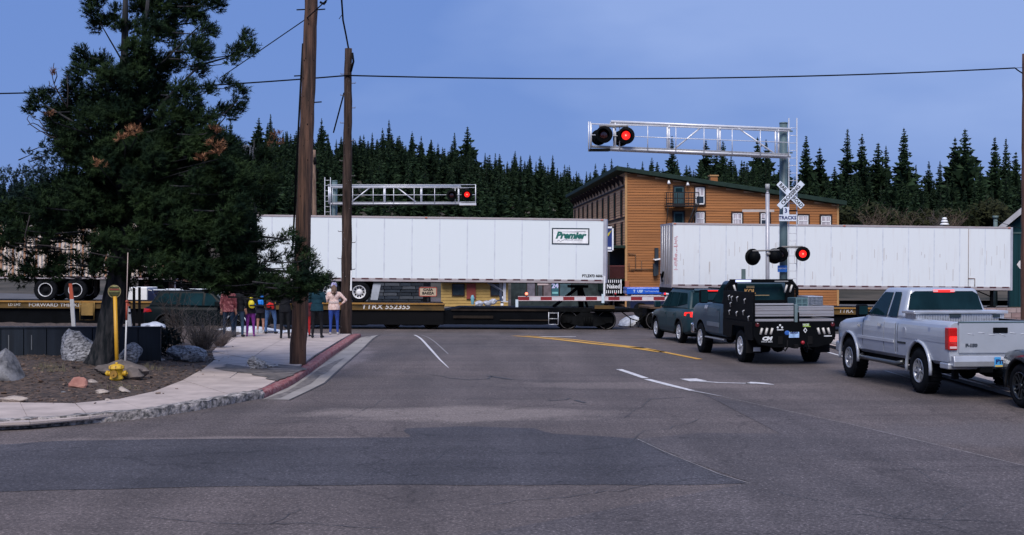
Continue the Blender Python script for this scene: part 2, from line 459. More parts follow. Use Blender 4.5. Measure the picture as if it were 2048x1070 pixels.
# pavement slabs between the kerb and the planting bed
pairs = [((-250, 853), (-250, 797)), ((-90, 850), (-90, 800)), ((60, 844), (40, 804)), ((180, 833), (150, 806)), ((290, 820), (235, 798)), ((385, 805), (305, 783)),
         ((465, 790), (365, 760)), ((523, 776), (405, 738)), ((560, 757), (428, 720)), ((594, 735), (424, 703)), ((632, 708), (440, 688)), ((676, 682), (462, 674)), ((702, 667), (490, 665))]
SZ = 0.12
pave = structure(px_poly('pavement', mat('joint dirt', (0.05, 0.045, 0.04), 0.95), [p[0] for p in pairs] + [p[1] for p in reversed(pairs)], 0.085, z=SZ))
for (o0, i0), (o1, i1) in zip(pairs, pairs[1:]):
    a, b_, c, d = G(*o0, SZ), G(*o1, SZ), G(*i1, SZ), G(*i0, SZ)
    wid = (a - d).length
    nlong = 2 if wid > 4.2 else 1
    for k in range(nlong):
        t0, t1 = k / nlong, (k + 1) / nlong
        q = [a.lerp(d, t0), b_.lerp(c, t0), b_.lerp(c, t1), a.lerp(d, t1)]
        ce = sum(q, Vector()) / 4
        q = [ce + (v - ce) * (1 - 0.012 / max(0.3, (v - ce).length)) for v in q]
        nn = [(v.x, v.y, gz(v.x, v.y) * .5 + SZ - 0.05) for v in q]
        uz = random.uniform(-0.004, 0.004)
        b = MB(); b.hexa(nn + [(x, y, z + 0.05 + uz) for x, y, z in nn])
        b.build('slab', CONC, pave)
# kerb
kpx = [(-250, 868), (0, 860), (150, 850), (300, 836), (400, 820), (470, 807), (528, 796), (575, 776), (620, 747), (660, 716), (700, 688), (722, 671)]
kp = [G(*p) for p in kpx]
def kerb_run(name, pts, m, w=0.2, hgt=0.15, rough=0.0, step=0.12):
    path = []
    for a, c in zip(pts, pts[1:]):
        k = max(1, int((c - a).length / step))
        for i in range(k): path.append(a.lerp(c, i / k))
    path.append(pts[-1])
    b = MB(); ring = []
    for i, p in enumerate(path):
        d = (path[min(i+3, len(path)-1)] - path[max(i-3, 0)]).normalized(); nrm = Vector((-d.y, d.x, 0))
        g0 = gz(p.x, p.y)
        prof = [(0.0, -0.04), (0.0, hgt * .55), (0.012, hgt - 0.012), (0.028, hgt), (w, hgt - 0.005), (w + 0.06, hgt - 0.015), (w + .06, -0.04)]
        for u, z in prof:
            j = random.uniform(-rough, rough) if rough else 0
            q = p + nrm * (u + j); ring.append((q.x, q.y, g0 + z + (random.uniform(-rough, rough * .4) if rough and z > 0 else 0)))
    n = 7; fs = []
    for i in range(len(path) - 1):
        for k in range(n - 1): fs.append((i*n+k, (i+1)*n+k, (i+1)*n+k+1, i*n+k+1))
    fs += [tuple(range(n)), tuple((len(path)-1)*n + k for k in range(n-1, -1, -1))]
    b.add(ring, fs, 0, name == 'kerb')
    o = b.build(name, m)
    o.data.set_sharp_from_angle(angle=R(35))
    return structure(o)
kerb_run('kerb', kp[:7], ROUGHKERB, 0.24, 0.15, rough=0.022)
kerb_run('red_kerb', kp[6:], REDKERB, 0.22, 0.115, rough=0.008)
# concrete gutter pan in front of the red kerb
gp = [((526, 799), (580, 800)), ((590, 768), (648, 766)), ((640, 733), (688, 729)), ((686, 701), (724, 698)), ((722, 674), (758, 664))]
structure(px_poly('gutter', CONC2, [p[0] for p in gp] + [p[1] for p in reversed(gp)], 0.006))
stripe('gutter_seam', TAR, [(578, 801), (650, 767), (690, 730), (726, 699), (760, 664)], 0.03, 0.010)
WET = mat('damp grime', (0.07, 0.06, 0.055), 0.8, c2=(0.20, 0.175, 0.16), scale=5)
structure(px_poly('gutter_grime', WET, [(529, 799), (575, 783), (610, 760), (640, 737), (672, 722), (690, 716), (668, 732), (655, 745), (640, 752), (622, 768), (590, 782), (560, 797)], 0.010))
structure(px_poly('dark_patch', mat('darker concrete', (0.06, 0.052, 0.047), 0.8, c2=(0.20, 0.17, 0.155), scale=4, bump=0.4), [(430, 738), (455, 728), (500, 735), (556, 729), (600, 733), (612, 738), (596, 745), (570, 757), (552, 762), (530, 755), (505, 748), (470, 745)], SZ + 0.007, z=SZ, jit=.12, fine=.35))  # irregular darker patch laid over the slabs

# right pavement and kerb
rp = [((1560, 664), (1600, 655)), ((1640, 684), (1720, 668)), ((1760, 716), (1860, 690)), ((1900, 752), (2050, 712)), ((2150, 820), (2350, 740))]
rpave = structure(px_poly('pavement', CONC, [p[0] for p in rp] + [p[1] for p in reversed(rp)], 0.10, z=0.1))
kerb_run('kerb', [G(*p[0]) for p in reversed(rp)], CONC2, 0.2, 0.14)

# planting bed
bed_edge = [G(*p[1], SZ) for p in pairs]
bed_poly = [(v.x, v.y) for v in bed_edge] + [(-9.2, 52), (-26, 52), (-26, 19.5)]
def inside(poly, x, y):
    c = False; j = len(poly) - 1
    for i in range(len(poly)):
        xi, yi = poly[i]; xj, yj = poly[j]
        if (yi > y) != (yj > y) and x < (xj - xi) * (y - yi) / (yj - yi) + xi: c = not c
        j = i
    return c
def seg_dist(x, y):
    best = 9e9; p = Vector((x, y))
    for a, c in zip(bed_edge, bed_edge[1:]):
        a2, c2 = Vector((a.x, a.y)), Vector((c.x, c.y)); d = c2 - a2
        t = max(0, min(1, (p - a2).dot(d) / d.length_squared))
        best = min(best, (p - a2 - d * t).length)
    return best
def bed_z(x, y):
    d = seg_dist(x, y)
    return 0.118 + gz(x, y) + 0.20 * sstep(0.0, 3.2, d) + 0.05 * noise.noise(Vector((x * 1.1, y * 1.1, 0))) * sstep(0, .8, d) + 0.03 * noise.noise(Vector((x * 4, y * 4, 3))) * sstep(0.05, .5, d)
structure(sheet('planting_bed', DIRT, -26, -4.5, 19, 51, 0.2, 0.0, keep=lambda x, y: inside(bed_poly, x, y) or seg_dist(x, y) < 0.16, zf=lambda x, y: bed_z(x, y) if inside(bed_poly, x, y) else 0.114 + gz(x, y)))
b = MB()
for i in range(9500):
    x, y = random.uniform(-16, -5.5), random.uniform(20, 36)
    d = seg_dist(x, y)
    if not inside(bed_poly, x, y):
        if d > 0.5 or random.random() > 0.06: continue
        z = 0.125
    else: z = bed_z(x, y)
    s = random.uniform(0.007, 0.028) * (1 if random.random() < .9 else 1.8)
    M_ = Matrix.Translation((x, y, z + s * .2)) @ Matrix.Rotation(random.uniform(0, 6.3), 4, 'Z') @ Matrix.Rotation(random.uniform(-.6, .6), 4, 'X')
    b.box(-s, s, -s * random.uniform(.2, .7), s * .5, 0, s * random.uniform(.15, .5), random.choice((0, 0, 0, 1, 1, 2)), M_)
tag(b.build('bark_litter', [mat('bark chips', (0.085, 0.052, 0.036), 0.9, var=.4, scale=9), mat('pale chips', (0.17, 0.115, 0.085), 0.9, var=.3), mat('dark chips', (0.035, 0.03, 0.03), 0.9)]),
    'loose bark chips and pine litter over the planting bed', 'litter', kind='stuff')

# snow left on the ground
SNOW = mat('old snow', (0.46, 0.48, 0.52), 0.7, var=0.35, scale=3, bump=0.8, bscale=6)
def rock(name, m, loc, size, label, cat='rock', seed=0, sharpness=0.35, rz=0.0, tilt=0.0, group=None, sub=3, parent=None, strata=0.0):
    bm = bmesh.new(); bmesh.ops.create_icosphere(bm, subdivisions=sub, radius=1.0)
    rnd = random.Random(seed)
    planes = [(Vector((rnd.uniform(-1, 1), rnd.uniform(-1, 1), rnd.uniform(-.6, 1))).normalized(), rnd.uniform(.55, .85)) for _ in range(9)]
    for v in bm.verts:
        for pn, pd in planes:
            d = v.co.dot(pn)
            if d > pd: v.co -= pn * (d - pd) * (1 - .15)
        v.co += v.co.normalized() * (noise.noise(v.co * 1.6 + Vector((seed, 0, 0))) * sharpness * .5 + noise.noise(v.co * 5 + Vector((seed, 5, 0))) * sharpness * .18)
        if strata: v.co.y += strata * (abs((v.co.x * 3.2 + v.co.z) % 1 - .5) - .25) * .4
        v.co = Vector((v.co.x * size[0], v.co.y * size[1], v.co.z * size[2] + size[2] * .45))
    me = bpy.data.meshes.new(name); bm.to_mesh(me); bm.free(); me.materials.append(m)
    me.polygons.foreach_set('use_smooth', [True] * len(me.polygons)); me.set_sharp_from_angle(angle=R(28))
    o = bpy.data.objects.new(name, me); col.objects.link(o)
    o.location = loc; o.rotation_euler = (0, tilt, rz)
    if parent is not None: o.parent = parent
    if label: tag(o, label, cat, group)
    return o
GRAN = mat('grey granite', (0.07, 0.07, 0.075), 0.85, c2=(0.24, 0.235, 0.24), scale=4, bump=1, bscale=12)
GRANB = mat('blotched granite', (0.03, 0.03, 0.035), 0.85, c2=(0.46, 0.46, 0.48), scale=13, bump=1, bscale=14, stretch=(1, 1, 2))
BASALT = mat('dark earth-stained rock', (0.07, 0.06, 0.055), 0.9, c2=(0.16, 0.13, 0.115), scale=3, bump=1, bscale=12)
REDROCK = mat('reddish rock', (0.25, 0.10, 0.075), 0.85, c2=(0.36, 0.17, 0.13), scale=4, bump=.8, bscale=14)
PALE = mat('pale stone', (0.24, 0.19, 0.165), 0.85, c2=(0.42, 0.36, 0.31), scale=4, bump=.7)
def gl(px, py, z=.2):
    q = G(px, py, z); return Vector((q.x, q.y, z))
rock('boulder', GRAN, gl(2, 768, .18), (.46, .5, .46), 'large rounded grey boulder cut by the left edge of the picture', 'boulder', 3)
rock('boulder', GRANB, gl(160, 728, .25) + Vector((0, .3, 0)), (.42, .4, .60), 'slanted pale grey boulder left of the pine trunk', 'boulder', 5, tilt=-.35, strata=.3)
rock('boulder', GRANB, gl(247, 726, .25) + Vector((0, .5, 0)), (.30, .4, .30), 'grey boulder right of the pine trunk behind the yellow marker pole', 'boulder', 8)
rock('boulder', GRANB, gl(372, 715, .22), (.52, .45, .24), 'long grey boulder streaked with white beside the twiggy shrub', 'boulder', 11, strata=.5, tilt=.12)
rock('boulder', BASALT, gl(212, 760, .2) + Vector((0, .95, 0)), (.62, .34, .24), 'low brown mounded rock behind the fire hydrant', 'rock', 14)
rock('rock', BASALT, gl(262, 756, .2) + Vector((0, .1, 0)), (.24, .2, .16), 'dark brown rock right of the fire hydrant', 'rock', 17)
rock('rock', REDROCK, gl(156, 778, .15), (.19, .17, .16), 'squat reddish rock in the planting bed', 'rock', 21)
rock('rock', PALE, gl(187, 768, .17), (.15, .12, .055), 'flat tan stone leaning left of the fire hydrant', 'rock', 23, tilt=.3)
rock('rock', PALE, gl(203, 785, .15), (.14, .12, .05), 'small flat light grey stone in front of the hydrant', 'rock', 25)
rock('rock', PALE, gl(246, 782, .15), (.13, .12, .05), 'flat pinkish stone right of and in front of the hydrant', 'rock', 28, tilt=.45)
rock('rock', PALE, gl(24, 801, .14), (.30, .1, .055), 'long cream coloured stone lying near the pavement at far left', 'rock', 31)
rock('rock', GRANB, gl(513, 738, .13) + Vector((0, .15, 0)), (.25, .2, .19), 'blocky black and white rock left of the big wooden pole', 'rock', 35, sharpness=.5)
rock('rock', GRANB, gl(536, 735, .13) + Vector((0, .2, 0)), (.22, .14, .06), 'low flat rock between the blocky rock and the big wooden pole', 'rock', 38)
for i, (px, py, s) in enumerate(((60, 757, .07), (105, 762, .06), (128, 786, .05), (290, 745, .06), (300, 716, .10), (318, 722, .12), (75, 735, .08), (215, 800, .04))):
    rock('stone', random.choice((GRAN, PALE)), gl(px, py, .17), (s * 1.3, s, s * .5), ['small loose stone right of the big boulder at the left edge', 'small stone farther right of the left edge boulder, nearer the reddish rock', 'small stone touching the left side of the reddish rock', 'small stone right of the hydrant mound near the pavement', 'small stone in front of the juniper hedge', 'small stone at the left foot of the long streaked boulder', 'small stone in front of the dark panel wall at far left', 'tiny stone at the front edge of the bed near the flat grey stone'][i], 'stone', 50 + i, group='small stones in the planting bed', sub=2)
def snow(px, py, D, sx, sy, sz, label, seed, cat='snow'):
    v = P(px, py, D); v.z = gz(v.x, v.y) + (bed_z(v.x, v.y) if inside(bed_poly, v.x, v.y) else 0) * .9
    return rock('snow_pile', SNOW, (v.x, v.y, v.z), (sx, sy, sz), label, cat, seed, sharpness=.5)
snow(305, 650, 44, .5, .6, .2, 'dirty white snow bank sloping up behind the shrub left of the dark parked car', 71)
snow(500, 664, 45, 1.3, .6, .22, 'low white snow patch behind the feet of the watching people', 72)
snow(1268, 655, 60.5, .8, .8, .42, 'white snow heap beyond the rails seen between the rail car wheels', 73)
snow(160, 654, 40, 1.2, .4, .18, 'thin line of snow along the top of the dark wall', 74)
snow(590, 664, 46, .6, .4, .15, 'small snow patch behind the thick pole', 75)
# ---------------------------------------------------------------- hill and forest
CB = [(-500, 440), (-100, 420), (0, 412), (200, 388), (430, 362), (520, 328), (600, 335), (780, 345), (935, 362), (1030, 385), (1110, 398), (1200, 405), (1400, 408), (1600, 428), (1800, 436), (2048, 440), (2500, 440)]
DC = [(0, 330), (600, 330), (1000, 300), (1300, 250), (1600, 205), (2500, 195)]
def hill_z(x, y):
    px = 1024 + x / max(y, 1) * FPX
    dc = interp(DC, px); cb = interp(CB, px)
    zc = CAMZ + (535 - cb) / FPX * dc
    r = max(0, (y - 112) / (dc - 112))
    f = sstep(0, 1, min(r, 1)) * .55 + min(r, 1) * .45
    base = -0.45
    z = base + (zc - base) * f
    if r > 1: z -= (r - 1) * zc * 0.35
    return z + noise.noise(Vector((x * .03, y * .03, 1))) * 1.2 * min(1, r * 3)
HILLM = mat('forest floor', (0.035, 0.036, 0.030), 0.95, c2=(0.10, 0.085, 0.07), scale=.12, bump=.5)
structure(sheet('hill', HILLM, -230, 350, 108, 460, 6.0, 0.0, zf=hill_z))

def needle_mat(name, c, c2, c3, sc=1.1):
    m = bpy.data.materials.new(name); m.use_nodes = True
    n, l = m.node_tree.nodes, m.node_tree.links
    b = n['Principled BSDF']; b.inputs['Roughness'].default_value = 0.75; b.inputs['Specular IOR Level'].default_value = 0.06
    tc = n.new('ShaderNodeTexCoord'); no = n.new('ShaderNodeTexNoise'); no.inputs['Scale'].default_value = sc; no.inputs['Detail'].default_value = 4
    l.new(tc.outputs['Object'], no.inputs['Vector'])
    cr = n.new('ShaderNodeValToRGB'); cr.color_ramp.elements[0].position = .35; cr.color_ramp.elements[0].color = (*c, 1)
    cr.color_ramp.elements[1].position = .68; cr.color_ramp.elements[1].color = (*c2, 1)
    l.new(no.outputs[0], cr.inputs[0])
    oi = n.new('ShaderNodeObjectInfo'); mx = n.new('ShaderNodeMix'); mx.data_type = 'RGBA'
    mm = n.new('ShaderNodeMath'); mm.operation = 'MULTIPLY'; mm.inputs[1].default_value = .6; l.new(oi.outputs['Random'], mm.inputs[0])
    l.new(mm.outputs[0], mx.inputs[0]); l.new(cr.outputs[0], mx.inputs[6]); mx.inputs[7].default_value = (*c3, 1)
    l.new(mx.outputs[2], b.inputs['Base Color'])
    return m
FAR_NEEDLE = needle_mat('far conifer needles', (0.008, 0.018, 0.011), (0.028, 0.046, 0.022), (0.030, 0.056, 0.026))
BARK = mat('pine bark', (0.030, 0.026, 0.026), 0.9, c2=(0.085, 0.068, 0.060), scale=5, bump=1.0, bscale=10, stretch=(1, 1, .3))
GREYTWIG = mat('bare grey twigs', (0.10, 0.085, 0.075), 0.85, var=.35, scale=5)

def conifer_parts(seed, H=12.0, spread=.19, levels=40, per=8, narrow=1.0, gap=.06, q=3, pw=.82):
    rnd = random.Random(seed)
    c = MB(); t = MB()
    t.tube([(0, 0, -.6), (0, 0, H * .5), (0, 0, H * .97)], [H * .014, H * .009, H * .002], 5)
    lopside = [rnd.uniform(.75, 1.2) for _ in range(5)]
    for i in range(levels):
        u = (i + rnd.uniform(-.3, .3)) / levels
        z = H * (gap + (1 - gap) * u)
        rr = H * spread * narrow * ((1 - u) ** pw) * (1.0 if u > .12 else .55 + 3.5 * u) + .05
        rr *= rnd.uniform(.72, 1.14)
        k = max(3, int(per * (.45 + .55 * (1 - u))))
        off = rnd.uniform(0, 6.28)
        for j in range(k):
            a = off + 6.283 * j / k + rnd.uniform(-.3, .3)
            L = rr * rnd.uniform(.55, 1.15) * lopside[int((a % 6.283) / 1.2567) % 5]
            droop = rnd.uniform(-.28, .05) * L
            d = Vector((math.cos(a), math.sin(a), 0)); s = Vector((-d.y, d.x, 0))
            for qq in range(q):
                f0 = qq / q * .85; f1 = f0 + .48
                p0 = d * L * f0 + Vector((0, 0, z + droop * f0 + rnd.uniform(-.08, .08)))
                p1 = d * L * min(1, f1) + Vector((0, 0, z + droop * f1 + rnd.uniform(-.15, .10) + .10 * L * (qq == q - 1)))
                w = L * rnd.uniform(.26, .46) * (1 - .45 * f0) + .10
                tz = rnd.uniform(-.5, .5) * w
                c.add([p0 - s * w * .5 + Vector((0, 0, tz)), p1, p0 + s * w * .5 - Vector((0, 0, tz)), p0 + d * L * .1 - Vector((0, 0, w * rnd.uniform(.5, 1.1)))],
                      [(0, 1, 2), (0, 3, 1)] if rnd.random() < .7 else [(0, 1, 2), (3, 2, 1)])
    c.add([(-.1, 0, H * .95), (.1, 0, H * .95), (0, .05, H)], [(0, 1, 2)])
    return c, t
def merge(a, b_, m):
    return a.add(b_.v, b_.f, m)
variants = []
for i, (sp, lv, pr, na, pw, gp) in enumerate((t_ if len(t_) == 6 else t_ + (.82, .06)) for t_ in ((.23, 42, 10, 1), (.27, 38, 10, .9), (.21, 44, 9, .9), (.30, 34, 11, 1), (.25, 40, 9, 1.05), (.22, 42, 9, .8), (.24, 30, 9, 1, .5, .22), (.19, 34, 9, 1, .6, .12))):
    c, t = conifer_parts(100 + i, 12.0, sp, lv, pr, na, gp, 3, pw)
    whole = MB(); merge(whole, c, 0); merge(whole, t, 1)
    variants.append((whole.mesh('far_conifer', [FAR_NEEDLE, BARK]), c, t, c.mesh('crown', FAR_NEEDLE), t.mesh('trunk', BARK)))

# named large firs that stand against the sky: (px of tip, py of tip, distance, variant, label)
named = [
 (1612, 266, 190, 0, 'dark fir just right of the crossing mast, tip rising beside the ladder'),
 (1640, 290, 192, 4, 'shorter fir between the mast and the pair of tall firs to its right'),
 (1695, 253, 188, 2, 'slim tall fir above the right end of the orange building roof'),
 (1724, 263, 186, 1, 'tall fir second to the right of the orange building roof end'),
 (1756, 281, 190, 3, 'broad dark fir left of the single tallest fir on the right'),
 (1772, 287, 192, 5, 'narrow fir tucked close behind the left side of the tallest fir'),
 (1808, 251, 184, 0, 'single tallest spire-like fir in the middle of the right hand tree line'),
 (1832, 325, 190, 2, 'low fir leaning on the right flank of the tallest spire-like fir'),
 (1858, 319, 205, 1, 'small thin crowned fir in the sky gap right of the tallest fir'),
 (1880, 318, 205, 5, 'second small thin fir in the sky gap, nearer the right'),
 (1910, 270, 186, 4, 'fir forming the left shoulder of the big double fir on the right'),
 (1930, 253, 184, 3, 'big bushy fir with branches reaching out right, above the right trailer'),
 (1961, 323, 176, 1, 'lower broad fir in front of the gap between the two right hand fir groups'),
 (1990, 269, 184, 0, 'tall dark fir left of the last fir beside the right edge pole'),
 (2012, 272, 186, 2, 'slim fir next to the right edge pole'),
 (2032, 298, 186, 4, 'shorter fir immediately left of the brown pole at the right edge'),
 (935, 250, 318, 3, 'tallest fir on the ridge above the middle trailer'),
 (909, 262, 320, 2, 'thin pointed fir left of the tallest ridge fir above the trailer'),
 (778, 236, 325, 5, 'dark rounded fir standing highest on the ridge right of the thin pole'),
 (518, 232, 328, 4, 'fir on the bluff between the pine and the thick pole, left of a pair'),
 (541, 225, 328, 2, 'tallest fir on the bluff just left of the thick wooden pole'),
 (461, 238, 325, 0, 'tall fir seen right beside the big pine branches on the skyline'),
 (440, 252, 325, 2, 'small fir on the skyline peeping beside the big pine'),
 (643, 234, 330, 1, 'ridge fir seen between the two wooden poles'),
 (1344, 268, 236, 2, 'narrow fir tip behind the left half of the white overhead truss'),
 (1412, 276, 232, 3, 'broad fir tip behind the middle of the white overhead truss'),
 (1446, 278, 230, 0, 'pointed fir tip behind the truss just left of its thick upright'),
 (1515, 270, 225, 4, 'fir tip behind the right third of the white overhead truss'),
 (1532, 275, 222, 1, 'fir tip close to the left side of the grey green mast'),
]
def put_tree(px, py, D, var, label=None, group=None, parts=False, hgt=None):
    x = (px - 1024) / FPX * D
    gzv = hill_z(x, D)
    top = CAMZ - (py - 535) / FPX * D
    H = hgt if hgt else top - gzv
    s = H / 12.0
    if parts:
        o = thing('fir_tree', label, 'tree', (x, D, gzv - .2), random.uniform(0, 6.3))
        share(variants[var][3], 'crown', o); share(variants[var][4], 'trunk', o)
    else:
        o = share(variants[var][0], 'fir_tree', None, (x, D, gzv - .2), (0, 0, random.uniform(0, 6.3)))
        tag(o, label, 'tree', group)
    o.scale = (s * random.uniform(.9, 1.15), s * random.uniform(.9, 1.15), s)
    return o
for px, py, D, v, lb in named:
    put_tree(px, py, D, v, lb, parts=True)
TOP = [(-100, 345), (0, 345), (60, 335), (200, 300), (430, 262), (470, 262), (500, 285), (530, 248), (570, 242), (640, 252), (690, 262), (730, 252), (780, 244), (830, 262), (870, 268), (930, 282), (970, 296), (1030, 296), (1080, 300), (1120, 312), (1200, 318), (1290, 318), (1400, 310), (1500, 308), (1590, 316), (1650, 318), (1760, 315), (1800, 335), (1850, 350), (1900, 330), (1960, 335), (2050, 315), (2200, 310)]
cnt = 0
rows = []
# skyline rows, then rows down the slope (fraction of slope, spacing px)
for fr, sp, hh in ((1.0, 15, None), (.96, 22, None), (.88, 24, 13), (.78, 26, 13), (.68, 28, 12.5), (.56, 31, 12), (.44, 36, 11), (.33, 44, 10), (.22, 55, 8.5)):
    px = -120 + random.uniform(0, sp)
    while px < 2170:
        dc = interp(DC, px); D = 112 + (dc - 112) * fr * random.uniform(.97, 1.03)
        x = (px - 1024) / FPX * D
        ok = True
        if 1700 < px < 2000 and fr < .95 and random.random() < .2: ok = False       # thin belt on the right, ground shows
        if px > 1600 and fr < .7 and random.random() < .2: ok = False
        if ok:
            if hh is None:
                py = interp(TOP, px) + random.uniform(-5, 34) + (12 if fr < 1 else 0)
                if px > 1580: py += random.uniform(10, 60)
                rows.append((px, py, D, None))
            else:
                h_ = hh * random.uniform(.62, 1.15) * (1 if px < 1500 else .8)
                zt_ = CAMZ - (interp(TOP, px) + random.uniform(6, 40) - 535) / FPX * D      # never above the skyline trees
                h_ = min(h_, zt_ - hill_z((px - 1024) / FPX * D, D))
                if h_ > 2.5: rows.append((px, None, D, h_))
        px += sp * random.uniform(.6, 1.4)
random.shuffle(rows)
# the largest in the picture stay individuals, the rest of the wood is one mass
def size(r):
    h = r[3] if r[3] else 11
    return h / r[2]
rows.sort(key=size, reverse=True)
def shown(r):
    return not (r[0] < 110 or r[0] > 2060)
indiv = [r for r in rows if shown(r)][:215]
rest = [r for r in rows if r not in indiv]
for k, r in enumerate(indiv):
    px = r[0]
    zone = next(z_ for lim, z_ in ((300, 'behind the big pine'), (600, 'between the big pine and the thick pole'), (700, 'between the two wooden poles'), (955, 'over the far signal truss'),
        (1150, 'between the far signal truss and the orange building'), (1450, 'behind the left half of the orange roof'), (1690, 'behind the right half of the orange roof'), (1850, 'just right of the orange building'), (9999, 'above the right end of the right trailer')) if px < lim)
    place_ = 'on the skyline' if r[3] is None else 'down the slope'
    lb = 'dark conifer ' + place_ + ' ' + zone; g = 'dark conifers ' + place_ + ' ' + zone
    put_tree(px, r[1] or 0, r[2], random.randrange(8), lb, g, hgt=r[3])
wood = MB()
for r in rest:
    px, py, D, h = r
    x = (px - 1024) / FPX * D; z = hill_z(x, D)
    H = h if h else (CAMZ - (py - 535) / FPX * D) - z
    v = variants[random.randrange(6)]; s = H / 12.0
    M_ = Matrix.Translation((x, D, z - .2)) @ Matrix.Rotation(random.uniform(0, 6.3), 4, 'Z') @ Matrix.Diagonal((s, s, s, 1))
    wood.add(v[1].v, v[1].f, 0, False, M_)
for i in range(420):          # understorey that closes the wood
    px = random.uniform(-100, 2150); fr = random.uniform(.12, .95)
    if px > 1580 and random.random() < .5: continue
    dc = interp(DC, px); D = 112 + (dc - 112) * fr; x = (px - 1024) / FPX * D; z = hill_z(x, D)
    s = random.uniform(.25, .5); v = variants[random.randrange(6)]
    M_ = Matrix.Translation((x, D, z - .5)) @ Matrix.Rotation(random.uniform(0, 6.3), 4, 'Z') @ Matrix.Diagonal((s * 1.4, s * 1.4, s, 1))
    step = 2
    wood.add(v[1].v, v[1].f[::step], 0, False, M_)
tag(wood.build('wood', FAR_NEEDLE), 'farther and smaller conifers that close the dense hillside wood', 'wood', kind='stuff')

# rocky bluff and bare shrubs on the hill
x = (500 - 1024) / FPX * 326
rock('rock_outcrop', mat('hill rock', (0.09, 0.10, 0.12), .9, var=.3, scale=.5), (x, 324, hill_z(x, 324) + 2.0), (8, 5, 3.0), 'bare grey rock bluff among the firs on the left skyline', 'rock', 90)
def twig_shrub(name, loc, H, n, m, label, cat='shrub', group=None, seed=0, spread=.5, thick=.02, leaves=None):
    rnd = random.Random(seed); b = MB()
    for i in range(n):
        a = rnd.uniform(0, 6.28); L = H * rnd.uniform(.5, 1.05)
        p = [Vector((rnd.uniform(-.15, .15) * H, rnd.uniform(-.15, .15) * H, 0))]
        d = Vector((math.cos(a) * spread, math.sin(a) * spread, 1)).normalized()
        for s in range(4):
            d = (d + Vector((rnd.uniform(-.3, .3), rnd.uniform(-.3, .3), rnd.uniform(-.05, .2)))).normalized()
            p.append(p[-1] + d * L / 4)
        b.tube(p, [thick, thick * .8, thick * .6, thick * .4, thick * .25], 3, 0, False)
        for k in range(5):
            q = p[1 + k % 4]; e = q + Vector((rnd.uniform(-1, 1), rnd.uniform(-1, 1), rnd.uniform(.2, 1))).normalized() * L * .25
            b.tube([q, e], [thick * .5, thick * .2], 3, 0, False)
    o = b.build(name, m, loc=loc)
    if label: tag(o, label, cat, group)
    return o
TANTWIG = mat('tan bare branches', (0.12, 0.085, 0.06), .9, var=.3)
for k, (px, py, D, H, m_, lb) in enumerate(((1745, 448, 125, 3.2, TANTWIG, 'bare tan shrub above the trailer roof right of the orange building'),
        (1805, 450, 126, 2.8, TANTWIG, 'bare tan shrub between two dark bushes above the right trailer'),
        (1860, 450, 128, 2.6, GREYTWIG, 'bare brownish shrub just left of the white chimney cowl'),
        (1900, 448, 128, 2.6, TANTWIG, 'bare shrub right of the white chimney cowl'))):
    z = CAMZ - (py - 535) / FPX * D - 1
    twig_shrub('shrub', ((px - 1024) / FPX * D, D, z), H, 34, m_, lb, seed=k, thick=.04, spread=.8)
def leaf_blob(name, loc, size_, n, m, label, cat='bush', seed=0, leaf=.12, group=None, parent=None):
    rnd = random.Random(seed); b = MB()
    lobes = [(Vector((rnd.uniform(-.55, .55) * size_[0], rnd.uniform(-.55, .55) * size_[1], rnd.uniform(.15, .75) * size_[2])), rnd.uniform(.3, .6)) for _ in range(9)]
    for i in range(n):
        c, rr = rnd.choice(lobes)
        d = Vector((rnd.gauss(0, 1), rnd.gauss(0, 1), rnd.gauss(0, 1))).normalized() * (rnd.random() ** .4)
        p = c + Vector((d.x * size_[0], d.y * size_[1], d.z * size_[2] * .8)) * rr
        if p.z < 0: p.z = abs(p.z) * .4
        u = Vector((rnd.gauss(0, 1), rnd.gauss(0, 1), rnd.gauss(0, 1))).normalized(); w = u.orthogonal().normalized()
        s = leaf * rnd.uniform(.6, 1.4)
        b.add([p - u * s, p + w * s * .5, p + u * s, p - w * s * .5], [(0, 1, 2, 3)])
    o = b.build(name, m, parent, loc=loc)
    if label: tag(o, label, cat, group)
    return o
OLIVE = needle_mat('olive brush', (0.010, 0.016, 0.008), (0.028, 0.034, 0.013), (0.03, 0.028, 0.014))
for k, (px, py, D, s_, lb) in enumerate(((1715, 425, 130, (4, 3, 3.5), 'dark olive bush at the right end of the orange building'),
        (1775, 440, 128, (3, 3, 2.4), 'low olive bush above the trailer between bare tan shrubs'),
        (1840, 430, 129, (2.0, 2, 2.8), 'rounded olive bush above the right trailer left of the cowl'),
        (1945, 425, 132, (4, 3, 4), 'broad olive bush above the right part of the trailer'),
        (2005, 420, 132, (3.5, 3, 4.5), 'olive bush behind the grey vent pipe near the gabled house'))):
    leaf_blob('bush', ((px - 1024) / FPX * D, D, CAMZ - (py - 535) / FPX * D - s_[2] * .8), s_, 2600, OLIVE, lb, seed=k + 40, leaf=.28)
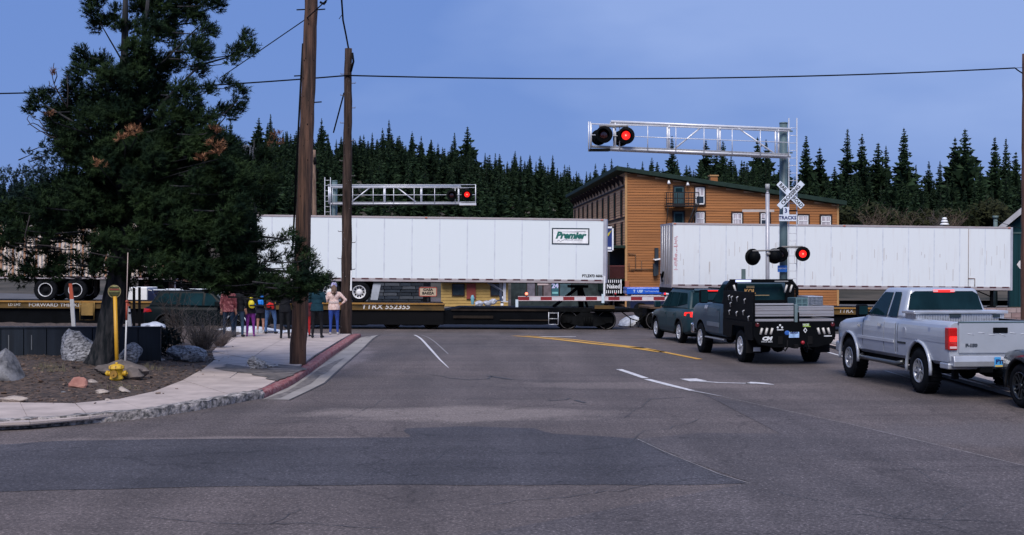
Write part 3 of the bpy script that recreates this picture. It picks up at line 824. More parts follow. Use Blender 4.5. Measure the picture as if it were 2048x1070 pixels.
# ---------------------------------------------------------------- buildings
ORANGE = mat('orange painted clapboard', (0.30, 0.115, 0.031), .75, var=.30, scale=1.4, bump=.3, stretch=(.15, 1, 6))
TONEDW = mat('orange clapboard toned for light angle', (0.52, 0.30, 0.16), .8, var=.16, scale=1.0, bump=.3, stretch=(1, .1, 5))  # long face's tone from the light angle, lifted against shade, put into colour
GREENT = mat('dark green trim', (0.016, 0.032, 0.025), .6, var=.2)
DKTRIM = mat('dark brown trim', (0.035, 0.022, 0.020), .7, var=.2)
MAROON = mat('maroon window surrounds', (0.055, 0.020, 0.018), .7, var=.2)
TEALD = mat('dark teal paint', (0.015, 0.062, 0.078), .6, var=.2)
IRON = mat('black iron', (0.02, 0.02, 0.022), .6, var=.2)
CURTAIN = mat('pale curtain', (0.36, 0.33, 0.36), .9, c2=(0.62, 0.58, 0.62), scale=14, stretch=(1, 1, .05), ramp=(.4, .6))
DKPANE = mat('dark window pane', (0.02, 0.03, 0.04), .08, var=.3, coat=.3)

HT = thing('hotel_building', 'three storey orange clapboard building with slanting green roof behind the trailers', 'building', (8.2, 90, -.45), R(3.35))
HL, HD = 15.55, 35.0
def hroof(x): return 9.72 - 2.28 / 15.55 * x
b = MB()
b.prism([(0.02, 0.05, 0), (HL - .02, 0.05, 0), (HL - .02, 0.05, hroof(HL) - .05), (0.02, 0.05, hroof(0) - .05)], (0, HD, 0), 0)
b.build('wall', TONEDW, HT)
b = MB(); z = .1; i = 0
while z < hroof(0):
    xe = HL if z + .19 < hroof(HL) else (9.72 - z - .19) * 15.55 / 2.28
    if xe > .3:
        j = random.uniform(-.004, .004)
        b.add([(0, .05, z), (xe, .05, z), (xe, 0.0 + j, z), (0, 0.0 + j, z), (0, .05, z + .19), (xe, .05, z + .19), (xe, .035, z + .19), (0, .035, z + .19)],
              [(0,1,2,3), (3,2,6,7), (4,7,6,5), (0,3,7,4), (1,5,6,2)], 0)
    z += .19; i += 1
tag(b.build('siding', ORANGE, HT), kind='stuff')
b = MB(); z = .1
while z < hroof(0) - .1:       # siding of the long face
    b.add([(.02, 0.06, z), (.02, HD, z), (-.03, HD, z), (-.03, .06, z), (.02, .06, z + .19), (.02, HD, z + .19), (0.01, HD, z + .19), (0.01, .06, z + .19)], [(3,2,6,7), (0,1,2,3), (4,7,6,5), (0,3,7,4)], 0)
    z += .19
tag(b.build('siding', TONEDW, HT), kind='stuff')
b = MB(); b.box(-.07, .10, -.03, .04, 0, hroof(0) - .02, 0); b.box(HL - .1, HL + .05, -.03, .04, 0, hroof(HL), 0)
b.build('corner_board', mat('light orange trim', (0.42, 0.23, 0.09), .7), HT, .01)
b = MB()      # roof slab with green fascia
th = .30
b.hexa([(-.75, -.45, hroof(-.75)), (HL + .5, -.45, hroof(HL + .5)), (HL + .5, HD + .5, hroof(HL + .5)), (-.75, HD + .5, hroof(-.75)),
        (-.75, -.45, hroof(-.75) + th), (HL + .5, -.45, hroof(HL + .5) + th), (HL + .5, HD + .5, hroof(HL + .5) + th), (-.75, HD + .5, hroof(-.75) + th)])
b.build('roof', GREENT, HT, .02)
for k in range(17):       # eave brackets of the long face
    y = 1.0 + k * 2.05
    b = MB(); b.prism([(-.05, y, 8.85), (-.05, y, 9.45), (-.55, y, 9.60), (-.5, y, 9.4), (-.2, y, 9.1)], (0, .16, 0)); b.build('bracket', DKTRIM, HT)
b = MB(); b.box(-.09, -.035, 0, HD, 8.68, 8.82); b.box(-.08, -.035, 0, HD, 6.42, 6.52); b.build('frieze_board', DKTRIM, HT)
for row, (z0, z1) in enumerate(((6.6, 8.55), (4.25, 6.2))):
    for k in range(10):
        y = 1.5 + k * 3.5 if row == 0 else 1.3 + k * 3.5
        w = MB(); w.box(-.06, -.03, y, y + .95, z0, z1); fo = w.build('window', MAROON, HT)
        p = MB(); p.box(-.068, -.062, y + .14, y + .81, z0 + .15, z1 - .15); p.build('pane', DKPANE, fo)
# gable side windows (x in metres from the corner): kind 0 teal door, 1 sash with curtain
def win(x0, x1, z0, z1, kind, curt=.55):
    w = MB(); f = .10
    w.box(x0 - f, x0, -.10, -.01, z0 - .08, z1 + .10); w.box(x1, x1 + f, -.10, -.01, z0 - .08, z1 + .10)
    w.box(x0, x1, -.10, -.01, z1, z1 + .10); w.box(x0 - .02, x1 + .02, -.14, -.01, z0 - .08, z0)
    fo = w.build('door' if kind == 0 else 'window', DKTRIM, HT, .008)
    if kind == 0:
        p = MB(); p.box(x0, x1, -.055, -.02, z0, z1); p.box(x0 + .1, x1 - .1, -.075, -.055, z0 + .9, z1 - .12, 1)
        p.build('door_leaf', [TEALD, GLASS], fo)
        return
    p = MB(); p.box(x0, x1, -.045, -.02, z0, z1); p.build('pane', DKPANE, fo)
    zc = z0 + (z1 - z0) * (1 - curt)
    c = MB(); c.box(x0 + .06, x1 - .06, -.052, -.047, z0 + .06 if curt > .9 else zc, z1 - .06); c.build('curtain', CURTAIN, fo)
    s = MB(); zm = (z0 + z1) / 2
    for bx in ((x0, x0 + .06, z0, z1), (x1 - .06, x1, z0, z1), (x0, x1, z1 - .06, z1), (x0, x1, z0, z0 + .09), (x0, x1, zm - .03, zm + .03), ((x0 + x1) / 2 - .02, (x0 + x1) / 2 + .02, zm, z1)):
        s.box(bx[0], bx[1], -.075, -.053, bx[2], bx[3])
    s.build('sash', WHITE, fo)
def hx(px): return (px - 1252) / 27.7
def hz(py): return 2.85 + (535 - py) / 27.7
win(hx(1349), hx(1368), hz(409), hz(373), 0)
win(hx(1392), hx(1410), hz(409), hz(375), 1, .5)
win(hx(1348), hx(1368), hz(470), hz(424), 0)
win(hx(1392), hx(1410), hz(450), hz(424), 1, 1)
win(hx(1467), hx(1486), hz(450), hz(426), 1, 1)
win(hx(1524), hx(1542), hz(452), hz(426), 1, .4)
win(hx(1600), hx(1621), hz(452), hz(430), 1, 1)
win(hx(1647), hx(1667), hz(454), hz(431), 1, .8)
# iron balcony, stairs
b = MB(); bx0, bx1, bz = hx(1329), hx(1393), hz(412)
b.box(bx0, bx1, -1.05, -.1, bz - .08, bz); b.build('balcony_floor', IRON, HT)
b = MB()
for z in (bz + .92, bz + .5, bz + .1):
    b.box(bx0, bx1, -1.05, -1.01, z - .03, z + .03); b.box(bx0, bx0 + .04, -1.05, -.1, z - .025, z + .025)
n = 18
for k in range(n + 1):
    x = bx0 + (bx1 - bx0) * k / n; r = .035 if k % 6 == 0 else .013
    b.box(x - r, x + r, -1.05, -1.01, bz, bz + .92)
tag(b.build('balcony_railing', IRON, HT), kind='stuff')
b = MB(); b.tube([(bx0 + .1, -1, bz - .1), (bx0 + .1, -.1, bz - 2.0)], .035, 6); b.tube([(bx1 - .3, -1, bz - .1), (bx1 - .9, -.15, bz - 2.2)], .06, 6); b.tube([(bx1 - .1, -1, bz - .1), (bx1 - .7, -.1, bz - 2.2)], .05, 6); b.build('balcony_brace', IRON, HT)
for x, z in ((hx(1337), hz(365)), (hx(1375), hz(368))):
    b = MB(); b.cyl((x, 0, z), (x, -.25, z + .05), .05); b.cyl((x, -.25, z + .12), (x, -.32, z - .14), .06, .13, m=1); b.build('floodlight', [DKTRIM, WHITE], HT)
ch = MB(); cx0, cx1 = hx(1441), hx(1456)
ch.box(cx0, cx1, 3, 3.6, hroof(cx0) - .2, hroof(cx0) + .95)
cho = ch.build('chimney', ORANGE, HT, .01); c2 = MB(); c2.box(cx0 - .06, cx1 + .06, 2.94, 3.66, hroof(cx0) + .95, hroof(cx0) + 1.05); c2.build('cap', mat('light orange trim', (0, 0, 0)), cho)
# porch at the corner of the long face with green awning, railing and people-coloured lamps
b = MB(); b.box(-1.9, -.05, -.1, 9, 4.25, 4.45); b.build('awning', GREENT, HT, .02)
b = MB(); b.box(-1.7, -.04, 0.2, 9, 1.9, 2.05); b.box(-1.75, -1.65, -.05, 9, 1.2, 1.9); b.build('porch_floor', GREENT, HT)
b = MB()
for k in range(22): b.box(-1.74 + k * .08, -1.71 + k * .08, .06, .1, 2.05, 2.95)
for k in range(50): b.box(-1.75, -1.71, .1 + k * .17, .14 + k * .17, 2.05, 2.95)
b.box(-1.76, -.05, .04, .12, 2.92, 3.0); b.box(-1.78, -1.70, .04, 9, 2.92, 3.0)
tag(b.build('porch_railing', mat('dull red rail', (.10, .02, .018), .7), HT), kind='stuff')
b = MB(); b.box(-1.7, -1.58, .05, .17, 0, 4.25); b.box(-1.7, -1.58, 4, 4.12, 0, 4.25); b.build('porch_post', GREENT, HT)
b = MB(); b.box(-.045, -.04, .3, 8.5, .2, 4.2); b.build('porch_shade_sheet', BLACK, HT)  # black sheet over the wall paints the shade under the awning
b = MB(); b.box(hx(1249.5), hx(1257), -.3, -.05, hz(590), hz(562)); b.build('orange_box', mat('orange box', (.35, .12, .06), .7), HT)
for pts in ([(hx(1256), -.06, hz(508)), (hx(1271), -.06, hz(509)), (hx(1271), -.06, hz(540)), (hx(1283), -.06, hz(540)), (hx(1283), -.06, hz(522))], [(hx(1262), -.06, hz(538)), (hx(1312), -.08, hz(539))], [(hx(1258), -.06, hz(526)), (hx(1258), -.06, hz(540)), (hx(1268), -.06, hz(541))]):
    b = MB(); b.tube(pts, .035, 6); b.build('pipe', mat('brown pipe', (.13, .07, .035), .6), HT)
b = MB(); b.box(hx(1309), hx(1316), -.35, -.05, hz(550), hz(496)); b.box(hx(1306), hx(1312), -.4, -.05, hz(552), hz(527)); b.build('meter_cabinet', mat('slate grey cabinet', (.03, .04, .05), .6), HT, .02)
b = MB(); b.hexa([(hx(1306), -.9, hz(521)), (hx(1320), -.9, hz(519)), (hx(1320), -.1, hz(517)), (hx(1306), -.1, hz(519)), (hx(1306), -.9, hz(520)), (hx(1320), -.9, hz(518)), (hx(1320), -.1, hz(516)), (hx(1306), -.1, hz(518))]); b.build('lamp_arm', WHITE, HT)

# hanging street signs near the corner
def board(name, label, cat, px0, px1, py0, py1, D, m, th=.08, z_to_ground=True, post=None):
    a, c = P(px0, py1, D), P(px1, py0, D)
    t = thing(name, label, cat, (a.x, D, a.z if not z_to_ground else -.45))
    z0, z1 = sorted((a.z - t.location.z, c.z - t.location.z)); w = c.x - a.x
    bb = MB(); bb.box(0, w, 0, th, z0, z1); bb.build('sign_panel', m, t, .005)
    if z_to_ground:
        q = MB(); xs = (w / 2,) if post is None else post
        for x in xs: q.cyl((x, th / 2 + .04, 0), (x, th / 2 + .04, z0 + .2), .05)
        q.build('post', IRON, t)
    return t, w, z0, z1
t, w, z0, z1 = board('street_banner', 'blue banner sign with yellow shape and white frame beside the trailer nose', 'sign', 1209, 1227, 503, 453, 84, mat('royal blue sign', (.01, .03, .16), .5), z_to_ground=True)
b = MB(); b.box(w - .1, w, -.03, 0, z0, z1); b.box(0, w, -.03, 0, z1 - .12, z1); b.box(0, w, -.03, 0, z0, z0 + .08); b.build('frame', WHITE, t)
b = MB(); b.prism([(0.02, -.02, z0 + .95), (.28, -.02, z0 + 1.05), (w - .12, -.02, z0 + 1.45), (.2, -.02, z0 + 1.2)], (0, -.02, 0)); b.build('emblem', mat('yellow sign shape', (.5, .40, .03), .5), t)
b = MB(); b.box(.2, w - .15, -.035, -.02, z0 + .15, z0 + .3); b.build('emblem', WHITE, t)
t, w, z0, z1 = board('shop_sign', 'small black and white striped shop sign under the porch reading Naked', 'sign', 1211, 1244, 587, 559, 78, mat('near black sign', (.015, .017, .02), .5))
b = MB()
for k in range(8):
    x = .04 + k * (w - .1) / 7.5
    b.box(x, x + .045, -.02, 0, z1 - .2, z1 - .02); b.box(x, x + .045, -.02, 0, z0 + .02, z0 + .2)
b.box(w - .09, w - .03, -.02, 0, z0, z1); b.build('stripe', WHITE, t)
text_mesh('Naked', .36, face_cam(w / 2 - .03, -.015, (z0 + z1) / 2), WHITE, parent=t, sx=.85, bold=.008)
t, w, z0, z1 = board('restaurant_sign', 'cream sign with red border reading CASA BAEZA seen under the trailer', 'sign', 838, 874, 593, 574, 78, mat('cream sign', (.5, .40, .28), .6))
b = MB(); b.box(0, w, -.02, 0, z1 - .05, z1); b.box(0, w, -.02, 0, z0, z0 + .05); b.box(0, .05, -.02, 0, z0, z1); b.box(w - .05, w, -.02, 0, z0, z1); b.build('frame', mat('red border', (.35, .05, .03), .6), t)
BLKT = mat('black lettering', (.02, .02, .02), .6)
text_mesh('CASA', .21, face_cam(w / 2, -.01, z0 + .42), BLKT, parent=t, sx=1.15, bold=.008)
text_mesh('BAEZA', .21, face_cam(w / 2, -.01, z0 + .2), BLKT, parent=t, sx=1.15, bold=.008)

# slate coloured stone building
SLATE = [mat('slate block %d' % k, c, .85, var=.3, scale=3, bump=.6) for k, c in enumerate(((.035, .045, .06), (.055, .065, .08), (.025, .032, .042)))]
a, c = P(735, 605, 84), P(846, 540, 84)
t = thing('stone_building', 'dark slate stone building seen through the gap under the middle trailer', 'building', (a.x, 84, -.45))
W = c.x - a.x
b = MB(); b.box(0, W, .1, 8, 0, 3.9); b.build('wall', SLATE[2], t)
blk = [MB() for _ in range(1)][0]
bm_ = [MB().box(-.3, .3, 0, .1, 0, .2).mesh('stone', s) for s in SLATE]
z = .3
while z < 2.0:
    x = random.uniform(.05, .25)
    while x < W - .3:
        L = random.uniform(.5, 1.1)
        o = share(bm_[random.randrange(3)], 'stone', t, (x + L / 2, -random.uniform(0, .05), z)); o.scale = (L / .6 * .94, 1, .9)
        x += L
    z += .22
# low yellow house
YEL = mat('yellow house paint', (.40, .26, .075), .75, var=.1, stretch=(1, 1, 1))
a, c = P(882, 610, 82), P(1016, 540, 82)
t = thing('yellow_house', 'low yellow clapboard shop with dark windows seen under the middle trailer', 'building', (a.x, 82, -.45))
W = c.x - a.x
b = MB(); b.box(0, W, .05, 8, 0, 2.9); b.build('wall', YEL, t)
b = MB(); z = .3
while z < 2.8:
    b.add([(0, .05, z), (W, .05, z), (W, 0, z), (0, 0, z), (0, .05, z + .2), (W, .05, z + .2), (W, .03, z + .2), (0, .03, z + .2)], [(0,1,2,3), (3,2,6,7), (4,7,6,5)], 0); z += .2
tag(b.build('siding', YEL, t), kind='stuff')
b = MB(); b.hexa([(-.1, -.7, 1.92), (W + .1, -.7, 1.92), (W + .1, .05, 2.15), (-.1, .05, 2.15), (-.1, -.7, 2.04), (W + .1, -.7, 2.04), (W + .1, .05, 2.27), (-.1, .05, 2.27)]); b.build('eave', mat('cream eave', (.55, .45, .27), .6), t)
for x0, x1 in ((.78, 1.5), (3.3, 4.1)):
    w_ = MB(); w_.box(x0 - .06, x1 + .06, -.07, 0, .98, 1.80); fo = w_.build('window', DKTRIM, t); p = MB(); p.box(x0, x1, -.085, -.07, 1.04, 1.74); p.build('pane', DKPANE, fo)
b = MB(); b.box(1.68, 2.28, -.12, 0, .8, 1.8); b.build('red_sign', mat('red poster', (.22, .035, .025), .6), t)
b = MB(); b.box(0, W, -.1, 0, 0, .28); b.build('base_board', mat('grey base', (.16, .15, .15), .8), t)
# small street clutter beyond the rails
def bollardish(px, py0, py1, D, wpx, m, label, cat, name):
    a, c = P(px - wpx / 2, py0, D), P(px + wpx / 2, py1, D)
    bb = MB(); bb.box(-(c.x - a.x) / 2, (c.x - a.x) / 2, -.1, .1, c.z - a.z, 0); 
    w = (c.x - a.x) / 2; h = a.z - c.z
    bb = MB(); bb.cyl((0, 0, 0), (0, 0, h * .7), w * .6, w, 8); bb.cyl((0, 0, h * .7), (0, 0, h), w, w * .4, 8)
    o = bb.build(name, m, loc=((a.x + c.x) / 2, D, c.z - 0.0), bevel=.005)
    return tag(o, label, cat)
bollardish(945, 590, 609, 77, 8, mat('pale teal', (.2, .45, .5), .6), 'small pale teal utility box standing before the yellow shop', 'box', 'utility_box')
for k, (px, py) in enumerate(((985, 600), (975, 603), (958, 604))):
    D = 76; v = P(px, py, D)
    rock('snow_pile', SNOW, (v.x, D, v.z - .2), (.3, .3, .2), ['white snow lump at the right front of the yellow shop', 'white snow lump at the middle front of the yellow shop', 'white snow lump beside the teal utility box'][k], 'snow', 200 + k)
# striped pillar
a = P(1004, 612, 77)
t = thing('barrier_post', 'thin black and white banded post in front of the yellow shop', 'post', (a.x, 77, -.45))
for k in range(5):
    b = MB(); b.cyl((0, 0, .2 + k * .22), (0, 0, .42 + k * .22), .09, n=10); b.build('band', WHITE if k % 2 else BLACK, t)
b = MB(); b.cyl((0, 0, 0), (0, 0, .2), .09, n=10); b.build('base', BLACK, t)

# dark storefronts beyond the middle of the train
a, c = P(1022, 605, 92), P(1208, 480, 92)
t = thing('storefront_building', 'dark storefront building behind the coupling area under the middle trailer nose', 'building', (a.x, 92, -.45))
W = c.x - a.x
b = MB(); b.box(0, W, .05, 8, 0, 3.2); b.build('wall', mat('dark grey green wall', (.03, .042, .045), .8, var=.3), t)
for k, (x0, x1, m_) in enumerate(((1.2, 1.75, 'dull lilac poster'), (2.4, 2.95, 'grey door'), (2.0, 2.3, 'slate poster'), (3.6, 4.4, 'teal window'))):
    cc = {'dull lilac poster': (.12, .11, .14), 'grey door': (.14, .11, .12), 'slate poster': (.05, .06, .07), 'teal window': (.05, .10, .12)}[m_]
    fo = MB().box(x0 - .05, x1 + .05, -.05, .05, .5, 2.0).build('window', DKTRIM, t); MB().box(x0, x1, -.07, -.05, .55, 1.95).build('pane', mat(m_, cc, .5, var=.3), fo)
fo = MB().box(1.95, 2.75, -.12, -.07, 1.55, 1.7).build('sign_strip', mat('pinkish sign strip', (.5, .4, .4), .6), t)
fo = MB().box(2.98, 3.5, -.14, -.05, .75, 1.95).build('sign_panel', mat('teal sign', (.02, .11, .14), .6), t)
text_mesh('24', .5, face_cam(3.24, -.15, 1.5), mat('lilac lettering', (.5, .5, .75), .5), parent=t, bold=.02)
MB().box(3.03, 3.45, -.16, -.14, .92, 1.06).build('sign_strip', mat('aqua strip', (.2, .5, .5), .5), t)
# blue and dark bus or truck body beyond
t = thing('blue_bus', 'parked bus with bright blue side band seen low between the two white trailers', 'bus', (P(1250, 600, 72).x, 72, -.45))
W = P(1340, 600, 72).x - P(1250, 600, 72).x + 2.2
zt = CAMZ + .45 - (575 - 535) / FPX * 72
b = MB(); b.box(0.3, W, 0, 2.3, .45, zt - .42); b.build('body', mat('navy body', (.01, .016, .05), .3, coat=.6), t, .06)
b = MB(); b.box(0.1, W, -.01, 2.31, zt - .40, zt); b.build('roof_band', mat('bright blue band', (.01, .10, .55), .35, coat=.5), t, .05)
b = MB(); b.box(2.35, 2.5, -.03, 0, zt - .95, zt + .02); b.build('pillar', WHITE, t)
for x in (.9, 3.6):
    b = MB(); b.cyl((x, -.02, .42), (x, .25, .42), .42, n=18); b.build('wheel', RUBBER, t)
LB = mat('pale blue lettering', (.45, .62, .85), .5)
text_mesh('T  USF', .20, face_cam(.75, -.02, zt - .22), LB, parent=t, bold=.01)
text_mesh('Tahoe Truckee Area Regional', .13, face_cam(1.6, -.02, zt - .22), LB, parent=t, align='CENTER', sx=.6)
b = MB(); b.box(2.6, W - .1, -.03, 0, .9, zt - .5); b.build('window', GLASS, t)

# teal gabled house at the right edge
t = thing('gabled_house', 'dark teal house with pale gable edge and torn posters at the right edge', 'house', (26.0, 66, -.55), R(-21))
g0, gw, ze = 0, 9.0, 5.15
b = MB(); b.prism([(0.25, 0, 0), (gw - .25, 0, 0), (gw - .25, 0, ze), (gw / 2, 0, ze + 3.8), (.25, 0, ze)], (0, 9, 0)); b.build('wall', mat('teal board wall', (.006, .034, .042), .8, var=.2, scale=2, stretch=(8, 1, .2)), t)
for k in range(int((gw - .5) / .42)):
    b = MB(); b.box(.28 + k * .42, .28 + k * .42 + .385, -.03, 0, 0, ze - .35); b.build('plank', mat('teal board wall', (0, 0, 0)), t)
for sgn in (0, 1):
    X = (lambda x: x) if not sgn else (lambda x: gw - x)
    b = MB(); b.hexa([(X(-.35), -.6, ze - .42), (X(gw / 2), -.6, ze + 3.85), (X(gw / 2), 9.3, ze + 3.85), (X(-.35), 9.3, ze - .42), (X(-.35), -.6, ze - .15), (X(gw / 2), -.6, ze + 4.12), (X(gw / 2), 9.3, ze + 4.12), (X(-.35), 9.3, ze - .15)])
    b.build('roof', mat('dark shingle roof', (.03, .035, .04), .85, var=.3), t)
    b = MB(); b.hexa([(X(-.4), -.66, ze - .48), (X(gw / 2), -.66, ze + 3.80), (X(gw / 2), -.6, ze + 3.80), (X(-.4), -.6, ze - .48), (X(-.4), -.66, ze - .14), (X(gw / 2), -.66, ze + 4.14), (X(gw / 2), -.6, ze + 4.14), (X(-.4), -.6, ze - .14)])
    b.build('barge_board', mat('pale grey board', (.36, .36, .38), .6), t)
b = MB(); b.box(0, gw, -.06, -.031, ze - .42, ze - .34); b.build('ledge', mat('dull green ledge', (.05, .09, .09), .7), t)
PAPER = mat('torn poster paper', (.6, .58, .58), .8, var=.1)
for k, (x, z, s) in enumerate(((.95, 3.1, .30), (1.1, 1.05, .22))):
    rnd = random.Random(k); pts = [(x + s * (1 + rnd.uniform(-.35, .2)) * math.cos(u * .628), -.032, z + s * 1.2 * (1 + rnd.uniform(-.4, .15)) * math.sin(u * .628)) for u in range(10)]
    b = MB(); b.prism(pts, (0, -.006, 0)); b.build('torn_poster', PAPER, t)
# grey vent pipe, white cowl and low brick wall
b = MB(); b.cyl((0, 0, 0), (0, 0, 4.9), .11); b.cyl((0, 0, 4.9), (0, 0, 5.05), .16)
tag(b.build('vent_pipe', mat('grey green pipe', (.10, .15, .15), .6), loc=(P(1991, 430, 70).x, 70, .25)), 'grey green vent pipe rising over the right end of the trailer roof', 'pipe')
t = thing('chimney_cowl', 'small stepped white chimney cowl showing above the right trailer roof', 'chimney', (P(1889, 450, 74).x, 74, 0))
for k, (r, z) in enumerate(((.28, 4.9), (.22, 5.07), (.16, 5.22))):
    b = MB(); b.lathe([(r * .5, 0), (r, .02), (r * .75, .12), (r * .3, .15)], 14); b.build('ring', WHITE, t, loc=(0, 0, z))
b = MB(); b.cyl((0, 0, 0), (0, 0, 4.95), .1); b.build('flue', mat('grey green pipe', (0, 0, 0)), t)
BRK = [mat('pinkish block %d' % k, c, .85, var=.15, bump=.4) for k, c in enumerate(((.34, .24, .22), (.30, .20, .185), (.37, .28, .26)))]
t = thing('block_wall', 'low pinkish block wall at the right edge behind the silver pickup', 'wall', (P(2010, 620, 50).x - 1.6, 50, -.4))
mm = [MB().box(-.19, .19, -.12, .12, 0, .185).mesh('block', m_) for m_ in BRK]
for r_ in range(6):
    for k in range(16):
        share(mm[random.randrange(3)], 'block', t, (k * .4 + (.2 if r_ % 2 else 0), random.uniform(-.008, .008), r_ * .2))
b = MB(); b.box(-.15, 6.15, -.09, .09, 0, 1.18); b.build('mortar', mat('mortar', (.18, .16, .15), .9), t)
# ---------------------------------------------------------------- train
TH = math.atan(0.095); D0 = 56.6; ZR = -0.41; GR = 0.009
def T(s, d=0.0, h=0.0):
    """point in the train's frame: s along the rails, d away from the camera, h over the rail"""
    return Vector((s * math.cos(TH) - d * math.sin(TH), D0 + s * math.sin(TH) + d * math.cos(TH), ZR - GR * s + h))
TROT = (0, GR, TH)
def s_at(px, D0_=D0):
    x = px - 1024
    return (x * D0_ / (FPX - x * 0.095)) / math.cos(TH)
# rails of three tracks
RAILM = mat('worn rail steel', (.16, .15, .15), .35, .7, var=.2)
for k in range(3):
    for dd in (0.58, 2.02):
        d = dd + k * 4.3; b = MB()
        b.box(-70, 70, -.035, .035, -.16, -.02); b.box(-70, 70, -.07, .07, -.19, -.16)
        o = b.build('rail', RAILM); structure(o); p = T(0, d, 0); o.location = p; o.rotation_euler = TROT

YLIP = mat('lit yellow lip', (.36, .18, .03), .6, c2=(.20, .10, .02), scale=2, ramp=(.45, .7))
YSILL = mat('grimy shaded yellow flatcar paint', (.13, .072, .014), .85, c2=(.04, .028, .010), scale=1.6, stretch=(1, 1, 3), ramp=(.45, .75))  # grimy sill face, also darkened in colour for shade below the lit lip
DECK = mat('rusty deck', (.10, .055, .03), .85, var=.4, scale=3)
def rail_wheel_mesh():
    b = MB()
    b.lathe([(.08, -.10), (.17, -.10), (.18, -.06), (.34, -.05), (.36, -.07), (.42, -.07), (.42, .05), (.45, .07), (.45, .09), (.1, .09)], 28, M=Matrix.Rotation(R(90), 4, 'X'))
    return b.mesh('wheel', [DARKSTEEL])
RWHEEL = rail_wheel_mesh()
RIMM = mat('worn wheel tread', (.13, .12, .115), .5, .5, var=.3)
rb = MB(); rb.tube([(.40 * math.cos(a * .2618), -.075, .40 * math.sin(a * .2618)) for a in range(24)] + [(.40, -.075, 0)], .016, 5, caps=False)
RIMRING = rb.mesh('tread_rim', RIMM)
def bogie(parent, x, y0=.58, gauge=1.44):
    """freight truck: four wheels, two cast side frames, bolster"""
    fr = MB()
    for y in (y0 - .22, y0 + gauge + .14):
        fr.prism([(x - 1.15, y, .30), (x - 1.15, y, .56), (x - .55, y, .60), (x - .35, y, .78), (x + .35, y, .78), (x + .55, y, .60), (x + 1.15, y, .56), (x + 1.15, y, .30), (x + .95, y, .30), (x + .38, y, .14), (x - .38, y, .14), (x - .95, y, .30)], (0, .12, 0))
        for xx in (x - .89, x + .89): fr.cyl((xx, y - .04, .43), (xx, y + .12, .43), .13, n=12)
        for xx in (-.16, -.05, .07, .18): fr.cyl((x + xx, y - .03, .2), (x + xx, y - .03, .55), .045, n=8)
    fr.box(x - .2, x + .2, y0 - .1, y0 + gauge + .1, .45, .75)
    o = fr.build('bogie', DARKSTEEL, parent)
    for xx in (x - .89, x + .89):
        for y in (y0, y0 + gauge):
            w = share(RWHEEL, 'wheel', o, (xx, y, .42), (0, random.uniform(0, 3), 0))
        share(RIMRING, 'tread_rim', o, (xx, y0 - .05, .43))
        a = MB(); a.cyl((xx, y0, .42), (xx, y0 + gauge, .42), .08, n=8); a.build('axle', DARKSTEEL, o)
    return o
def flatcar(s0, s1, deck, label, bogies, sill=.30, sill_ranges=None):
    t = thing('flatcar', label, 'rail car', T(s0, 1.3, 0), rot=TROT)
    L = s1 - s0
    b = MB(); b.box(0, L, -1.33, 1.33, deck - .09, deck); b.build('deck', DECK, t)
    for (a, c) in (sill_ranges or [(0, L)]):
        n = max(1, round((c - a) / 6))
        for k in range(n):
            x0 = a + (c - a) * k / n; x1 = a + (c - a) * (k + 1) / n - .02
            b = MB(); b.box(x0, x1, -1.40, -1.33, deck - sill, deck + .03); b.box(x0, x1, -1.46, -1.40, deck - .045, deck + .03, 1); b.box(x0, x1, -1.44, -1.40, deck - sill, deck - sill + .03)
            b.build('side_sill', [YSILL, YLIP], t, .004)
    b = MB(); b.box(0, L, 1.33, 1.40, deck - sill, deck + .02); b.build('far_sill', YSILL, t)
    return t, L, deck
# car A under the corrugated and middle trailers
sA0, sA1 = s_at(-260), s_at(889)
tA, LA, dk = flatcar(sA0, sA1, 1.15, 'long yellow edged intermodal flatcar carrying the corrugated and the middle white trailers', None)
b = MB(); 
for a, c in ((0, LA - 1.1),):
    b.prism([(a + 2.6, -1.3, .85), (a + 3.4, -1.3, .16), (c - 2.4, -1.3, .16), (c - 1.2, -1.3, .62), (c, -1.3, .62), (c, -1.3, .85)], (0, .08, 0))
    b.box(a + 2.6, c - 1.8, -1.22, 1.25, .3, .85)
b.build('fish_belly_sill', BLACK, tA)
b = MB(); b.box(s_at(620) - sA0, LA - .05, -1.36, -1.30, .2, .87); b.build('side_skirt', mat('soot black', (.0028, .003, .004), .8), tA)
bogie(tA, s_at(824) - sA0, y0=-.72)
bogie(tA, s_at(-150) - sA0, y0=-.72)
WL = mat('white stencil paint', (.6, .58, .55), .7, var=.15)
text_mesh('TTRX 552355', .30, face_cam(s_at(771) - sA0, -1.405, 1.15 - .155), WL, parent=tA, sx=1.25, shear=.15, bold=.006)
text_mesh('FORWARD THINKING', .22, face_cam(s_at(118) - sA0, -1.405, 1.15 - .16), WL, parent=tA, sx=1.15)
text_mesh('LD LMT', .16, face_cam(s_at(30) - sA0, -1.405, 1.15 - .16), WL, parent=tA)
b = MB()     # hand brake and ladder cluster near px 175
xx = s_at(176) - sA0
b.box(xx - .25, xx + .25, -1.5, -1.42, .55, 1.1); b.tube([(xx - .3, -1.5, 1.15), (xx - .3, -1.5, .35), (xx + .3, -1.5, .35), (xx + .3, -1.5, 1.15)], .025, 6)
b.build('brake_gear', mat('dull yellow metal', (.22, .13, .03), .7, var=.3), tA)
